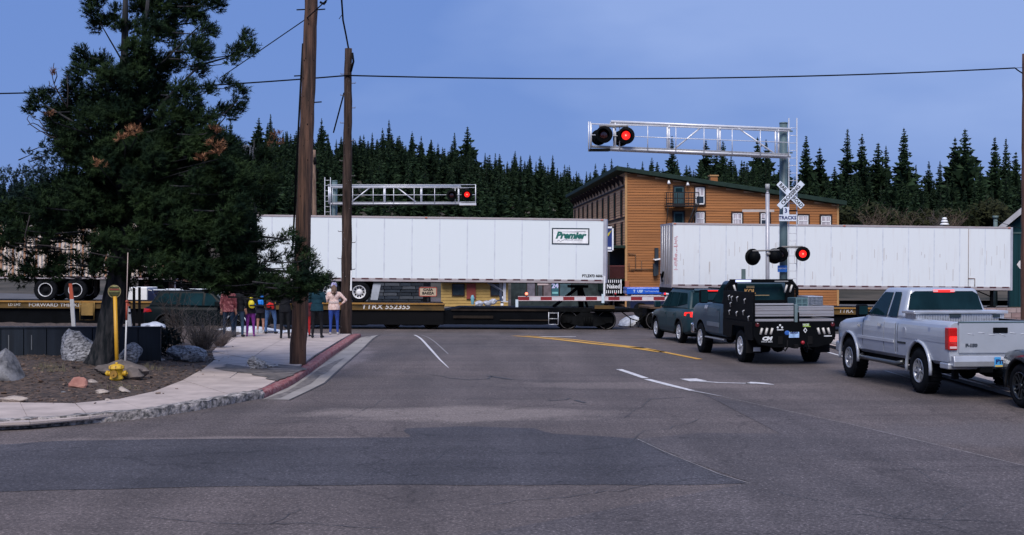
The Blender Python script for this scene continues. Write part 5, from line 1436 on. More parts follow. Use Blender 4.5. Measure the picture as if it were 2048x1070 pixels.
for px in (1053, 1231, 1330):
    xx = P(px, 597, YG).x - XG
    b = MB(); b.cyl((xx, 0, zc + .09), (xx, 0, zc + .14), .05, n=10); o = b.build('lamp_base', BLACK, tG)
    b = MB(); b.ball((xx, 0, zc + .19), .06 if px == 1053 else .045, 12); b.build('lamp', LAMPHOT if px == 1053 else REDLIT if px == 1330 else RED, tG)
b = MB(); b.box(x1, .25, -.03, .03, zc - .05, zc + .05); b.box(-.15, .35, -.25, .25, .55, 1.55); b.cyl((.1, 0, 0), (.1, 0, .6), .12); b.build('mechanism', GALV, tG, .02)
for px, y0_, y1_ in ((1206, 588, 606), (1034, 599, 614)):
    xx = P(px, 597, YG).x - XG
    b = MB(); b.box(xx - .06, xx + .05, -.05, -.02, CAMZ - (y1_ - 535) / FPX * YG - zgg, CAMZ - (y0_ - 535) / FPX * YG - zgg); b.build('tip_plate', mat('pale tip plate', (.55, .65, .7), .5), tG)

# ---- wooden poles
POLE = mat('brown creosoted pole wood', (.026, .014, .010), .9, c2=(.130, .066, .042), scale=3.0, bump=1.0, bscale=9, stretch=(5, 5, .35), ramp=(.36, .66))
POLE2 = mat('grey brown pole wood', (.022, .015, .013), .85, c2=(.085, .056, .044), scale=3, bump=1.0, bscale=9, stretch=(5, 5, .35), ramp=(.36, .68))
def wood_pole(name, label, base, top, r0, r1, m, cat='utility pole', wobble=.012, seed=0):
    rnd = random.Random(seed)
    t = thing(name, label, cat, base)
    d = Vector(top) - Vector(base); n = 28; pts, rad = [], []
    for i in range(n + 1):
        f = i / n
        pts.append(Vector((0, 0, -.3)).lerp(d, f) + Vector((rnd.uniform(-1, 1), rnd.uniform(-1, 1), 0)) * wobble); rad.append(r0 + (r1 - r0) * f)
    b = MB(); random.seed(seed); b.tube(pts, rad, 16, wob=.035); b.build('shaft', m, t)
    return t, d
base = G(595, 727, .12)
t1, d1 = wood_pole('utility_pole', 'thick brown leaning wooden pole running out of the top of the picture', (base.x, base.y, .10), tuple(P(628, -140, base.y)), .20, .145, POLE, seed=4)
L1 = d1.length
def on1(f, dx=0, dy=0): return d1 * f + Vector((dx, dy, 0))
def f1(py): return (727 - py) / 867
b = MB(); b.tube([on1(f1(500), -.225, .04), on1(f1(300), -.205, .04), on1(f1(86), -.17, .04)], .024, 6); b.build('conduit', BLACK, t1)
rnd = random.Random(3)
b = MB()
for k in range(40):
    f = rnd.uniform(.02, .97); a = rnd.uniform(-2.6, -.5); r = .198 - .05 * f
    p = on1(f) + Vector((math.cos(a) * r, math.sin(a) * r, 0)); b.ball((p.x, p.y, p.z), rnd.uniform(.008, .016), 6)
tag(b.build('nail_heads', DARKSTEEL, t1), kind='stuff')
for py, side in ((18, -1), (20, 1), (150, -1), (205, 1)):
    f = f1(py); b = MB(); p = on1(f); b.tube([p, p + Vector((side * .34, -.02, .02 * side))], .016, 6); b.build('step_bolt', DARKSTEEL, t1)
b2 = G(692, 667, .10)
t2, d2 = wood_pole('utility_pole', 'thinner grey brown wooden pole behind the woman in pink', (b2.x, b2.y, .02), tuple(P(697, 97, b2.y)), .205, .125, POLE2, seed=9)
def f2(py): return (667 - py) / 570
for py, side in ((148, -1), (166, 1), (190, -1), (215, 1), (245, -1), (280, 1), (320, -1), (460, -1), (482, 1), (514, -1), (535, 1), (350, 1)):
    f = f2(py); b = MB(); p = d2 * f; w = .30 if py > 400 else .26; b.tube([p, p + Vector((side * (w), -.03, 0)), p + Vector((side * w, -.03, .04))], .014, 6); b.build('step_bolt', mat('bolt steel', (.16, .15, .15), .5, .5), t2)
rnd = random.Random(31); b = MB()
for k in range(26):
    f = rnd.uniform(.02, .97); a = rnd.uniform(-2.6, -.5); r = .2 - .075 * f
    p = d2 * f + Vector((math.cos(a) * r, math.sin(a) * r, 0)); b.ball((p.x, p.y, p.z), rnd.uniform(.010, .018), 6)
tag(b.build('nail_heads', mat('bolt steel', (0, 0, 0)), t2), kind='stuff')
b = MB(); p = d2 * f2(563); b.box(p.x + .14, p.x + .2, p.y - .12, p.y - .06, p.z - .25, p.z + .45); b.build('tag_strip', WHITE, t2)
b = MB(); p = d2 * f2(115); b.tube([p + Vector((.1, -.1, -.5)), p + Vector((.19, -.1, -.15)), p + Vector((.15, -.1, .15))], .04, 6); b.build('cable_clamp', BLACK, t2)
# brown pole at the right edge, and one far behind between the poles
t3, d3 = wood_pole('utility_pole', 'brown wooden pole cut by the right edge of the picture', (P(2055, 600, 47).x, 47, -.2), tuple(P(2055, 108, 47)), .24, .19, mat('reddish brown pole wood', (.10, .045, .028), .85, var=.3, scale=3, bump=.8, bscale=9, stretch=(5, 5, .35)), seed=12)
t4, d4 = wood_pole('utility_pole', 'pale peeling pole behind the train just right of the thick pole', (P(631, 600, 80).x, 80, -.45), tuple(P(627, 300, 80)), .17, .14, mat('pale peeling wood', (.12, .07, .045), .85, c2=(.26, .17, .12), scale=3, stretch=(4, 4, .5)), seed=14)
b = MB(); b.tube([d4 * .9, d4 * .9 + Vector((.25, 0, -.3)), d4 * .9 + Vector((.2, 0, -1))], .05, 6); b.tube([d4 * .97, d4 * .97 + Vector((.12, -.1, -.6))], .12, 7); b.build('transformer', DARKSTEEL, t4)
# wires
def wire(name, label, p0, p1, sag, r, cat='cable', n=20, m=None):
    pts = [p0.lerp(p1, i / n) - Vector((0, 0, sag * 4 * (i / n) * (1 - i / n))) for i in range(n + 1)]
    b = MB(); b.tube(pts, r, 5); return tag(b.build(name, m or BLACK), label, cat)
pp = Vector((b2.x, b2.y, .02)) + d2 * f2(152) + Vector((0, -.17, 0))
wire('overhead_cable', 'overhead cable from the left edge to the thinner wooden pole', P(-60, 188, 45), pp, .12, .026)
pe = P(2030, 136, 47)
wire('overhead_cable', 'long overhead cable sagging from the thinner pole to the right edge pole', pp, pe, .24, .026)
b = MB(); b.tube([pe, P(2036, 141, 47), P(2044, 146, 47), P(2050, 150, 47)], .026, 5); b.tube([pe, P(2050, 135, 47)], .010, 5)
tag(b.build('cable_end', BLACK), 'drooping cable end joining the brown pole at the right edge', 'cable')
wire('guy_wire', 'thin slanting wire from the thick pole down towards the left', P(440, 156, 34), P(612, 38, base.y) , .0, .013)
wire('guy_wire', 'short slanting wire at the upper right of the thick pole', P(612, 38, base.y), P(662, -8, 27), .0, .015)
b = MB(); b.tube([P(640, 4, 29), P(648, 8, 29), P(652, 2, 29)], .03, 6); tag(b.build('wire_hook', BLACK), 'dark hook on the wire at the top right of the thick pole', 'hook')
b = MB(); b.tube([P(697, 97, 45), P(692, 70, 44), P(686, 40, 43), P(685, 25, 42.6), P(682, -20, 41)], .03, 6); b.tube([P(685, 28, 42.6), P(678, 38, 42.6)], .012, 5)
tag(b.build('service_cable', BLACK), 'thick dark cable rising from the top of the thinner pole', 'cable')
wire('guy_wire', 'dark diagonal cable left of the thinner pole above the ridge', P(667, 265, 47), P(688, 186, 45.2), .0, .028)
b = MB(); b.tube([P(1990, 442, 64), P(2060, 462, 55)], .015, 5); tag(b.build('guy_wire', BLACK), 'thin wire crossing in front of the gabled house', 'cable')
b = MB(); v = P(1487, 600, 52); b.box(-.08, .08, -.05, .05, 0, CAMZ - (538 - 535) / FPX * 52 + .4); tag(b.build('marker_post', mat('grey green pipe', (0, 0, 0)), loc=(v.x, 52, -.4)), 'short grey green post standing behind the flatbed truck cab', 'post')
# ---------------------------------------------------------------- vehicles (local frame: +x forward, +y left, z up)
def paint(name, c, metal=.55, rough=.32, var=.05):
    return mat(name, c, rough, metal, var=var, scale=1.5, coat=.6)
PLASTIC = mat('dark grey plastic', (.012, .013, .015), .6, var=.2, spec=.25)
UNDER = mat('underbody black', (.005, .005, .006), .85, spec=.15)

def body_loft(name, stations, paintm, parent, arches, bed=None, arch_r=.5, cut_depth=.42):
    """stations: (x, half width, z bottom, z top) from the nose to the tail; wheel arches are cut out"""
    b = MB(); ring = 10; vs = []
    def prof(w, zb, zt):
        h = zt - zb
        return [(0, zb), (w - .10, zb), (w - .02, zb + .06 * h + .02), (w, zb + .30 * h), (w + .0, zb + .62 * h), (w - .015, zb + .84 * h), (w - .045, zb + .95 * h), (w - .10, zt), (w * .5, zt + .012), (0, zt + .018)]
    for x, w, zb, zt in stations:
        p = prof(w, zb, zt)
        full = [(x, y, z) for y, z in p] + [(x, -y, z) for y, z in reversed(p[1:-1])]
        vs += full
    n = 18; fs = []
    for i in range(len(stations) - 1):
        for k in range(n):
            k2 = (k + 1) % n
            fs.append((i*n+k, i*n+k2, (i+1)*n+k2, (i+1)*n+k))
    fs.append(tuple(range(n-1, -1, -1))); fs.append(tuple((len(stations)-1)*n + k for k in range(n)))
    b.add(vs, fs, 0)
    me = b.mesh(name, [paintm, UNDER])
    bm = bmesh.new(); bm.from_mesh(me); bmesh.ops.recalc_face_normals(bm, faces=bm.faces); bm.to_mesh(me); bm.free()
    o = bpy.data.objects.new(name, me); col.objects.link(o)
    cutters = []
    for (ax, az, r) in arches:
        for s in (-1, 1):
            c = MB(); c.cyl((ax, s * (1.5), az), (ax, s * (max(st[1] for st in stations) - cut_depth), az), r, n=32)
            cutters.append(c)
    if bed: c = MB(); c.box(*bed); cutters.append(c)
    for c in cutters:
        cm = c.mesh('cutter', [UNDER]); bm = bmesh.new(); bm.from_mesh(cm); bmesh.ops.recalc_face_normals(bm, faces=bm.faces); bm.to_mesh(cm); bm.free()
        co = bpy.data.objects.new('cutter', cm); col.objects.link(co)
        md = o.modifiers.new('cut', 'BOOLEAN'); md.operation = 'DIFFERENCE'; md.solver = 'EXACT'; md.object = co
        try: md.material_mode = 'TRANSFER'
        except Exception: pass
        freeze(o); bpy.data.objects.remove(co)
    o.parent = parent
    sharp(o, 38)
    return o
def side_y(w, zb, zt, z):
    h = zt - zb
    return interp([(zb, w - .10), (zb + .06 * h + .02, w - .02), (zb + .3 * h, w), (zb + .62 * h, w), (zb + .84 * h, w - .015), (zb + .95 * h, w - .045), (zt, w - .10)], z)
def side_panel(name, x0, x1, z0, z1, w, zb, zt, m, parent, off=.012, gap_m=None, sides=(1,), x1t=None, x0t=None):
    for s in sides:
        b = MB(); n = 7
        for k in range(n):
            za, zc = z0 + (z1 - z0) * k / n, z0 + (z1 - z0) * (k + 1) / n
            def xr(z, lo): 
                f = (z - z0) / (z1 - z0)
                return (x0 + ((x0t if x0t is not None else x0) - x0) * f) if lo else (x1 + ((x1t if x1t is not None else x1) - x1) * f)
            ya, yc = side_y(w, zb, zt, za), side_y(w, zb, zt, zc)
            v = [(xr(za,1), s*(ya-.01), za), (xr(za,0), s*(ya-.01), za), (xr(zc,0), s*(yc-.01), zc), (xr(zc,1), s*(yc-.01), zc), (xr(za,1), s*(ya+off), za), (xr(za,0), s*(ya+off), za), (xr(zc,0), s*(yc+off), zc), (xr(zc,1), s*(yc+off), zc)]
            fs = [(4,5,6,7), (0,4,7,3), (1,2,6,5)]
            if k == 0: fs.append((0,1,5,4))
            if k == n - 1: fs.append((3,7,6,2))
            if s < 0: fs = [tuple(reversed(f)) for f in fs]
            b.add(v, fs, 0)
        o = b.build(name, m, parent); sharp(o, 40)
def greenhouse(name, xf0, xf1, xr1, xr0, zb, zt, wb, wt, m, parent, bev=.07, crown=.02):
    """cab upper: base from xf0 (front) to xr0 (rear), roof from xf1 to xr1"""
    b = MB()
    b.hexa([(xr0, -wb, zb), (xf0, -wb, zb), (xf0, wb, zb), (xr0, wb, zb), (xr1, -wt, zt), (xf1, -wt, zt), (xf1, wt, zt), (xr1, wt, zt)])
    o = b.build(name, m, parent, bevel=bev, seg=4)
    freeze(o); sharp(o, 50)
    return o
def quad_glass(name, pts, m, parent, out, th=.012, bev=0):
    b = MB(); v = Vector(out).normalized()
    b.prism([Vector(p) + v * .004 for p in pts], v * th); return b.build(name, m, parent, bevel=bev)
def wheel_set(t, xs, y, r, w, rim_r, spokes=6, rim_m=None, style='spoke', hub=None, knob=True):
    b = MB(); M_ = Matrix.Rotation(R(-90), 4, 'X')     # axis along +y, outside towards +y
    b.lathe([(rim_r, -w/2), (r - .06, -w/2), (r - .015, -w/2 + .03), (r, -w/2 + .06), (r, w/2 - .06), (r - .015, w/2 - .03), (r - .06, w/2 + .005), (rim_r + .02, w/2 + .005), (rim_r, w/2 - .01)], 40, M=M_, caps=False)
    if knob:
        for k in range(36):
            a = k * math.pi / 18
            b.box(-.022, .022, -w/2 + .02, w/2 - .02, r - .004, r + .010, 0, Matrix.Rotation(a, 4, 'Y'))
    me = b.mesh('wheel', RUBBER)
    rm = MB(); rm.lathe([(rim_r, w/2 - .012), (rim_r - .012, w/2 + .004), (rim_r - .03, w/2 - .01), (rim_r - .045, w/2 - .09), (rim_r - .05, -w/2 + .02), (rim_r - .06, -w/2 + .02)], 36, M=M_, caps=False)
    bk = MB(); bk.lathe([(rim_r - .045, w/2 - .14), (.01, w/2 - .14)], 24, M=M_); bk.cyl((0, -w/2, 0), (0, w/2 - .10, 0), .06, n=12)
    for k in range(spokes):
        a = 2 * math.pi * k / spokes
        MR = Matrix.Rotation(a, 4, 'Y')
        if style == 'spoke':
            rm.hexa([tuple(MR @ Vector(p)) for p in [(-.018, w/2 - .09, .04), (.018, w/2 - .09, .04), (.018, w/2 - .03, .04), (-.018, w/2 - .03, .04), (-.030, w/2 - .09, rim_r - .02), (.030, w/2 - .09, rim_r - .02), (.030, w/2 - .01, rim_r - .02), (-.030, w/2 - .01, rim_r - .02)]])
        else:
            for dx in (-.05, .05):
                rm.hexa([tuple(MR @ Vector(p)) for p in [(-.012 + dx * .5, w/2 - .09, .04), (.014 + dx * .5, w/2 - .09, .04), (.014 + dx * .5, w/2 - .03, .04), (-.012 + dx * .5, w/2 - .03, .04), (-.016 + dx, w/2 - .09, rim_r - .02), (.016 + dx, w/2 - .09, rim_r - .02), (.016 + dx, w/2 - .01, rim_r - .02), (-.016 + dx, w/2 - .01, rim_r - .02)]])
    rm.cyl((0, w/2 - .08, 0), (0, w/2 + .0, 0), .055, .045, n=14)
    rme = rm.mesh('rim', rim_m or CHROME); bme = bk.mesh('brake', BLACK)
    for x in xs:
        for s in (1, -1):
            o = share(me, 'wheel', t, (x, s * y, r), (0, random.uniform(0, 1), 0) if s > 0 else (0, random.uniform(0, 1), math.pi))
            share(rme, 'rim', o); share(bme, 'brake', o)
def mirror(t, x, y, z, m, sc=1.0, arm=.12, sides=(1, -1), wide=.16, high=.15, deep=.09):
    for s in sides:
        b = MB(); b.box(x - deep, x + deep, s * (y + arm), s * (y + arm + wide * 1.4 * sc), z, z + high * 1.6 * sc) if s > 0 else b.box(x - deep, x + deep, s * (y + arm + wide * 1.4 * sc), s * (y + arm), z, z + high * 1.6 * sc)
        o = b.build('side_mirror', m, t, bevel=.04, seg=3)
        g = MB(); ya, yb = sorted((s * (y + arm + .02), s * (y + arm + wide * 1.4 * sc - .02))); g.box(x - deep - .006, x - deep, ya, yb, z + .03, z + high * 1.6 * sc - .03); g.build('mirror_glass', GLASS, o)
        a = MB(); a.tube([(x + .02, s * (y - .06), z + .05), (x, s * (y + arm + .04), z + .07)], .028, 6); a.build('mirror_arm', m, o)

def place(t, rear_px, rear_D, phi, ):
    pass

# ---------- silver pickup
phi = R(6.0)
def vehicle(name, label, cat, x, y, phi, group=None):
    return thing(name, label, cat, (x, y, gz(x, y)), R(90) + phi, group)
def world_from_wheel(px, py, lx, ly, phi):
    """origin of a vehicle whose local point (lx, ly) stands on the ground at a pixel"""
    g = G(px, py); a = R(90) + phi
    return (g.x - (lx * math.cos(a) - ly * math.sin(a)), g.y - (lx * math.sin(a) + ly * math.cos(a)))
SILV = paint('silver car paint', (.37, .40, .455), .12, .32)
x, y = world_from_wheel(1849, 786, -1.62, .86, phi)
ts = vehicle('pickup_truck', 'silver extended cab pickup with dented tailgate and lit red tail light at the right', 'pickup truck', x, y, phi)
W, ZB, ZT = .975, .60, 1.40
st = [(2.90, .74, .66, 1.04), (2.84, .86, .62, 1.14), (2.70, .93, .60, 1.20), (2.40, .965, .60, 1.255), (1.90, W, ZB, 1.30), (1.30, W, ZB, 1.35), (1.10, W, ZB, 1.395), (.0, W, ZB, ZT), (-.72, W, ZB, ZT), (-.76, W, ZB, ZT + .01), (-2.0, W, ZB, ZT + .01), (-2.80, W, ZB + .02, ZT + .01), (-2.86, W - .02, ZB + .05, ZT - .01)]
body_loft('body', st, SILV, ts, [(1.93, .46, .52), (-1.62, .46, .52)], bed=(-2.76, -.86, -.78, .78, 1.0, 1.7))
side_panel('door', .06, 1.16, .68, 1.385, W, ZB, ZT, SILV, ts, .012, sides=(1, -1), x1t=1.08)
side_panel('rear_door', -.50, .035, .68, 1.385, W, ZB, ZT, SILV, ts, .009, sides=(1, -1))
side_panel('bed_side', -2.80, -.76, 1.02, 1.395, W, ZB, ZT + .01, SILV, ts, .007, sides=(1, -1))
GR2 = mat('dark panel gap', (.03, .035, .04), .7)
for s in (1,):
    for xx in (-.62, -.515, .047, 1.175):
        side_panel('panel_gap', xx - .006, xx + .006, .62, 1.385, W, ZB, ZT, GR2, ts, .0045 if xx != -.515 else .004)
side_panel('side_molding', -.48, 1.42, .90, .955, W, ZB, ZT, mat('silver molding', (.50, .52, .56), .4, .3), ts, .03, sides=(1, -1))
side_panel('side_molding', -1.02, -.66, .90, .94, W, ZB, ZT, GR2, ts, .012, sides=(1,))
for ax in (1.93, -1.62):      # wheel arch flares
    for s in (1, -1):
        b = MB(); pts = [(ax + .535 * math.cos(a), s * (W + .01), .46 + .535 * math.sin(a)) for a in [R(-8 + 196 * k / 16) for k in range(17)]]
        b.tube(pts, .034, 8); b.build('wheel_flare', SILV, ts)
greenhouse('cab', 1.22, .56, -.57, -.72, 1.385, 1.985, .90, .70, SILV, ts, .075)
def sp(x, t, s=1, wb=.90, wt=.70, zb=1.385, zt=1.985): return (x, s * (wb + (wt - wb) * t), zb + (zt - zb) * t)
for s in (1, -1):
    o_ = (0, s, .33)
    quad_glass('window', [sp(1.04, .06, s), sp(.10, .04, s), sp(.10, .84, s), sp(.50, .84, s), sp(.60, .74, s)], GLASS, ts, o_)
    quad_glass('window', [sp(.0, .04, s), sp(-.44, .04, s), sp(-.32, .78, s), sp(-.28, .86, s), sp(.0, .86, s)], GLASS, ts, o_)
quad_glass('windshield', [(1.18, -.78, 1.43), (1.18, .78, 1.43), (.62, .62, 1.93), (.62, -.62, 1.93)], GLASS, ts, (1, 0, 1.1))
def rp_(y, t): return (-.72 + .15 * t, y, 1.385 + .6 * t)
quad_glass('rear_window', [rp_(-.80, .07), rp_(.80, .07), rp_(.70, .80), rp_(.60, .90), rp_(-.60, .90), rp_(-.70, .80)], GLASS, ts, (-1, 0, .25))
b = MB(); b.box(-.615, -.595, -.22, .22, 1.905, 1.955); b.build('brake_light', REDLIT, ts, .008)
for s in (1, -1):
    b = MB(); b.box(-.62, -.59, s * .18 - .05, s * .18 + .05, 1.915, 1.945); b.build('cargo_lamp', mat('pale lamp', (.7, .5, .5), .3), ts)
# tailgate, bumper, lights, badge, handle, plate
b = MB(); b.box(-2.895, -2.85, -.78, .78, .84, 1.405); o = b.build('tailgate', SILV, ts, .02)
b = MB(); b.box(-2.90, -2.88, -.80, .80, 1.395, 1.42); b.build('tailgate_cap', mat('dark green cap', (.06, .10, .11), .5), ts)
b = MB(); b.box(-2.91, -2.893, -.14, .14, 1.21, 1.31); hnd = b.build('handle', BLACK, o, .03, 3)
text_mesh('F-150', .078, face_back(-2.899, .55, .985), mat('dark badge', (.05, .06, .08), .4), 'badge', o, extrude=.004, sx=1.25, bold=.006)
b = MB()
for k in range(7): b.tube([(-2.897, .62 - k * .2, 1.2 + .02 * math.sin(k * 2.1)), (-2.8975, .5 - k * .2, 1.18 + .03 * math.sin(k * 1.7))], .006, 4)
b.build('dent_scratch', mat('pale scuff', (.55, .57, .62), .5), o)
for s in (1, -1):
    b = MB(); b.box(-2.90, -2.74, s * .885 - .075, s * .885 + .1, .90, 1.31); l = b.build('tail_light', RED, ts, .02, 3)
    b = MB(); b.box(-2.908, -2.898, s * .885 - .055, s * .885 + .075, 1.06, 1.15); b.build('lit_bulb', REDLIT, l)
    b = MB(); b.box(-2.908, -2.898, s * .885 - .055, s * .885 + .075, .93, .97); b.build('reverse_lens', mat('pale lamp', (0, 0, 0)), l)
b = MB(); b.prism([(-2.98, -.92, .60), (-2.99, -.92, .70), (-2.96, -.92, .80), (-2.82, -.92, .82), (-2.74, -.92, .62)], (0, 1.84, 0)); bo = b.build('bumper', mat('satin bumper', (.42, .44, .48), .35, .5), ts, .02, 3)
b = MB(); b.box(-2.86, -2.5, -.97, .97, .55, .66); b.build('bumper_wing', mat('satin bumper', (0, 0, 0)), ts, .02)
b = MB(); b.box(-3.0, -2.985, -.16, .16, .60, .78); pl2 = b.build('licence_plate', mat('light blue plate', (.05, .30, .62), .45), ts, .004)
text_mesh('PYB10', .105, face_back(-3.003, 0, .695), mat('navy lettering', (0, 0, 0)), 'lettering', pl2, bold=.004)
b = MB(); b.box(-3.003, -3.0, -.15, .15, .605, .635); b.build('plate_strip', mat('yellow strip', (.55, .42, .12), .5), pl2)
b = MB(); b.box(-3.05, -2.7, -.05, .05, .48, .56); b.cyl((-3.05, 0, .5), (-2.9, 0, .5), .05); b.box(-2.98, -2.8, .18, .42, .50, .58); b.build('hitch', BLACK, ts)
# diamond plate tool box across the bed
DIAM = mat('diamond plate', (.44, .46, .50), .3, .6, var=.25, scale=22)
b = MB(); b.box(-1.32, -.82, -.90, .90, 1.30, 1.52); tb = b.build('tool_box', DIAM, ts, .012)
b = MB(); b.box(-1.36, -.80, -.96, .96, 1.50, 1.56); b.build('lid', mat('bright alloy lid', (.6, .62, .66), .3, .6), tb, .012)
b = MB(); b.box(-1.345, -1.32, .0, .22, 1.43, 1.51); b.box(-1.345, -1.32, -.8, -.66, 1.43, 1.49); b.build('latch', mat('slate frame', (0, 0, 0)), tb)
b = MB(); 
for k in range(34): b.box(-1.325, -1.3195, -.88 + k * .052, -.86 + k * .052, 1.33, 1.48)
tag(b.build('ridge', mat('bright alloy lid', (0, 0, 0)), tb), kind='stuff')
side_panel('door_handle', .14, .30, 1.20, 1.25, W, ZB, ZT, CHROME, ts, .045, sides=(1, -1))
b = MB(); b.cyl((-.96, W - .02, 1.15), (-.96, W + .01, 1.15), .085, n=20); b.build('fuel_door', SILV, ts)
side_panel('fender_badge', 1.28, 1.46, 1.14, 1.19, W, ZB, ZT, CHROME, ts, .014, sides=(1, -1))
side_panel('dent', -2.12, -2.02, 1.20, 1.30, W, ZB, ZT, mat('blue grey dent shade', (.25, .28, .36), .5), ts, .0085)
mirror(ts, 1.00, .90, 1.38, BLACK, 1.0, arm=.05)
for s in (1, -1):
    b = MB(); b.tube([(1.30, s * .93, .54), (1.15, s * 1.02, .50), (-.70, s * 1.02, .50), (-.82, s * .93, .54)], .045, 10); b.build('step_bar', mat('satin black bar', (.06, .065, .07), .3, .4), ts)
b = MB(); b.box(-2.7, 2.5, -.42, -.30, .50, .66); b.box(-2.7, 2.5, .30, .42, .50, .66); b.cyl((-1.62, -.8, .44), (-1.62, .8, .44), .07); b.ball((-1.62, 0, .42), (.2, .16, .16), 12); b.ball((-2.35, -.15, .52), (.4, .3, .17), 14); b.box(-2.55, -2.45, .62, .72, .34, .62); b.box(-2.55, -2.45, -.72, -.62, .34, .62); b.box(-.5, 1.6, -.75, .75, .46, .62)
b.build('chassis', UNDER, ts)
b = MB(); b.box(2.75, 2.98, -.9, .9, .50, .74); b.build('front_bumper', mat('satin bumper', (0, 0, 0)), ts, .04, 3)
wheel_set(ts, (1.93, -1.62), .84, .43, .30, .235, 8, mat('machined black alloy', (.50, .51, .54), .3, .5, c2=(.28, .29, .3), scale=9, ramp=(.4, .6)))

# ---------- dark flatbed pickup
phi = R(7.5)
NAVY = mat('dark slate blue paint', (.030, .058, .088), .42, var=.08, spec=.25)
x, y = world_from_wheel(1489, 724, -1.75, .88, phi)
tf = vehicle('flatbed_truck', 'dark slate blue pickup with black flatbed, silver slat sides and many stickers', 'pickup truck', x, y, phi)
W, ZB, ZT = .99, .56, 1.42
st = [(2.95, .80, .66, 1.20), (2.88, .92, .62, 1.30), (2.6, .97, .60, 1.36), (2.2, W, .58, 1.40), (1.30, W, ZB, 1.42), (1.05, W, ZB, ZT + .02), (.2, W, ZB, ZT + .02), (-.30, W, ZB, ZT + .02), (-.36, W - .02, ZB + .02, ZT)]
body_loft('body', st, NAVY, tf, [(1.88, .44, .50)])
side_panel('door', .05, 1.18, .64, 1.42, W, ZB, ZT, NAVY, tf, .014, sides=(1, -1))
side_panel('side_molding', .05, 1.15, .80, .92, W, ZB, ZT, mat('slate steel trim', (.16, .20, .25), .4, .4), tf, .026, sides=(1, -1))
for xx in (-.28, .035, 1.195): side_panel('panel_gap', xx - .007, xx + .007, .60, 1.42, W, ZB, ZT, GR2, tf, .005)
side_panel('fender_reflection', 1.22, 1.5, 1.24, 1.36, W, ZB, ZT, paint('pale fender reflection', (.22, .24, .30), .4, .3), tf, .006, sides=(1, -1))  # pale panel paints a reflection onto the top of the fender
greenhouse('cab', 1.15, .55, -.20, -.34, 1.42, 2.04, .91, .74, NAVY, tf, .08)
def sq(x, t, s=1): return (x, s * (.91 - .17 * t), 1.42 + .62 * t)
for s in (1, -1):
    quad_glass('window', [sq(.98, .06, s), sq(.10, .04, s), sq(.10, .84, s), sq(.46, .84, s), sq(.58, .72, s)], SIDEGLASS, tf, (0, s, .3))
    quad_glass('pillar_trim', [sq(.08, .02, s), sq(-.24, .02, s), sq(-.16, .86, s), sq(.08, .86, s)], BLACK, tf, (0, s, .3))
quad_glass('windshield', [(1.12, -.8, 1.46), (1.12, .8, 1.46), (.6, .66, 1.98), (.6, -.66, 1.98)], GLASS, tf, (1, 0, 1.1))
quad_glass('rear_window', [(-.33, -.76, 1.46), (-.33, .76, 1.46), (-.22, .64, 1.96), (-.22, -.64, 1.96)], GLASS, tf, (-1, 0, .25))
side_panel('door_handle', .12, .28, 1.24, 1.29, W, ZB, ZT, NAVY, tf, .05, sides=(1, -1))
mirror(tf, 1.0, .90, 1.42, BLACK, 1.15, arm=.14, wide=.14, high=.20)
for s in (1, -1):
    b = MB(); b.box(-.35, 1.35, s * .96 - .06, s * .96 + .06, .46, .50); b.build('step_bar', mat('worn step alloy', (.32, .33, .35), .4, .6), tf, .015)
b = MB(); b.box(-3.0, 2.6, -.44, -.32, .52, .72); b.box(-3.0, 2.6, .32, .44, .52, .72); b.cyl((-1.75, -.85, .44), (-1.75, .85, .44), .08); b.ball((-1.75, 0, .42), (.22, .18, .18)); b.box(-.4, 1.5, -.8, .8, .48, .6); b.build('chassis', UNDER, tf)
b = MB(); b.box(2.82, 3.05, -.95, .95, .5, .80); b.build('front_bumper', CHROME, tf, .05, 3)
# flatbed with black skirts
b = MB(); b.box(-2.95, -.45, -1.02, 1.02, .98, 1.06); b.build('bed_deck', BLACK, tf, .01)
RX = -2.95
b = MB(); b.prism([(RX - .03, -1.04, 1.08), (RX - .03, 1.04, 1.08), (RX - .03, 1.04, .70), (RX - .03, .92, .52), (RX - .03, .55, .44), (RX - .03, -.55, .44), (RX - .03, -.92, .52), (RX - .03, -1.04, .70)], (.07, 0, 0)); b.build('rear_skirt', BLACK, tf, .01)
b = MB(); b.prism([(-2.9, 1.02, 1.06), (-.48, 1.02, 1.06), (-.48, 1.02, .62), (-1.2, 1.02, .60), (-1.28, 1.02, .92), (-2.25, 1.02, .92), (-2.32, 1.02, .60), (-2.9, 1.02, .62)], (0, .035, 0)); b.build('side_skirt', BLACK, tf); b = MB(); b.prism([(-2.9, -1.055, 1.06), (-.48, -1.055, 1.06), (-.48, -1.055, .62), (-1.2, -1.055, .60), (-1.28, -1.055, .92), (-2.25, -1.055, .92), (-2.32, -1.055, .60), (-2.9, -1.055, .62)], (0, .035, 0)); b.build('side_skirt', BLACK, tf)
# tall black tool board on the left
b = MB(); b.box(-2.9, -.42, .985, 1.03, 1.06, 1.80); b.build('tool_board', BLACK, tf, .01)
b = MB()
for xx, z in ((-1.0, 1.68), (-1.25, 1.66), (-1.7, 1.66), (-2.3, 1.62), (-1.05, 1.3), (-1.65, 1.28), (-1.15, 1.5), (-2.2, 1.33), (-2.6, 1.2)):
    b.tube([(xx, 1.03, z), (xx, 1.07, z - .02), (xx, 1.06, z - .12)], .016, 5)
b.build('hook', GALV, tf)
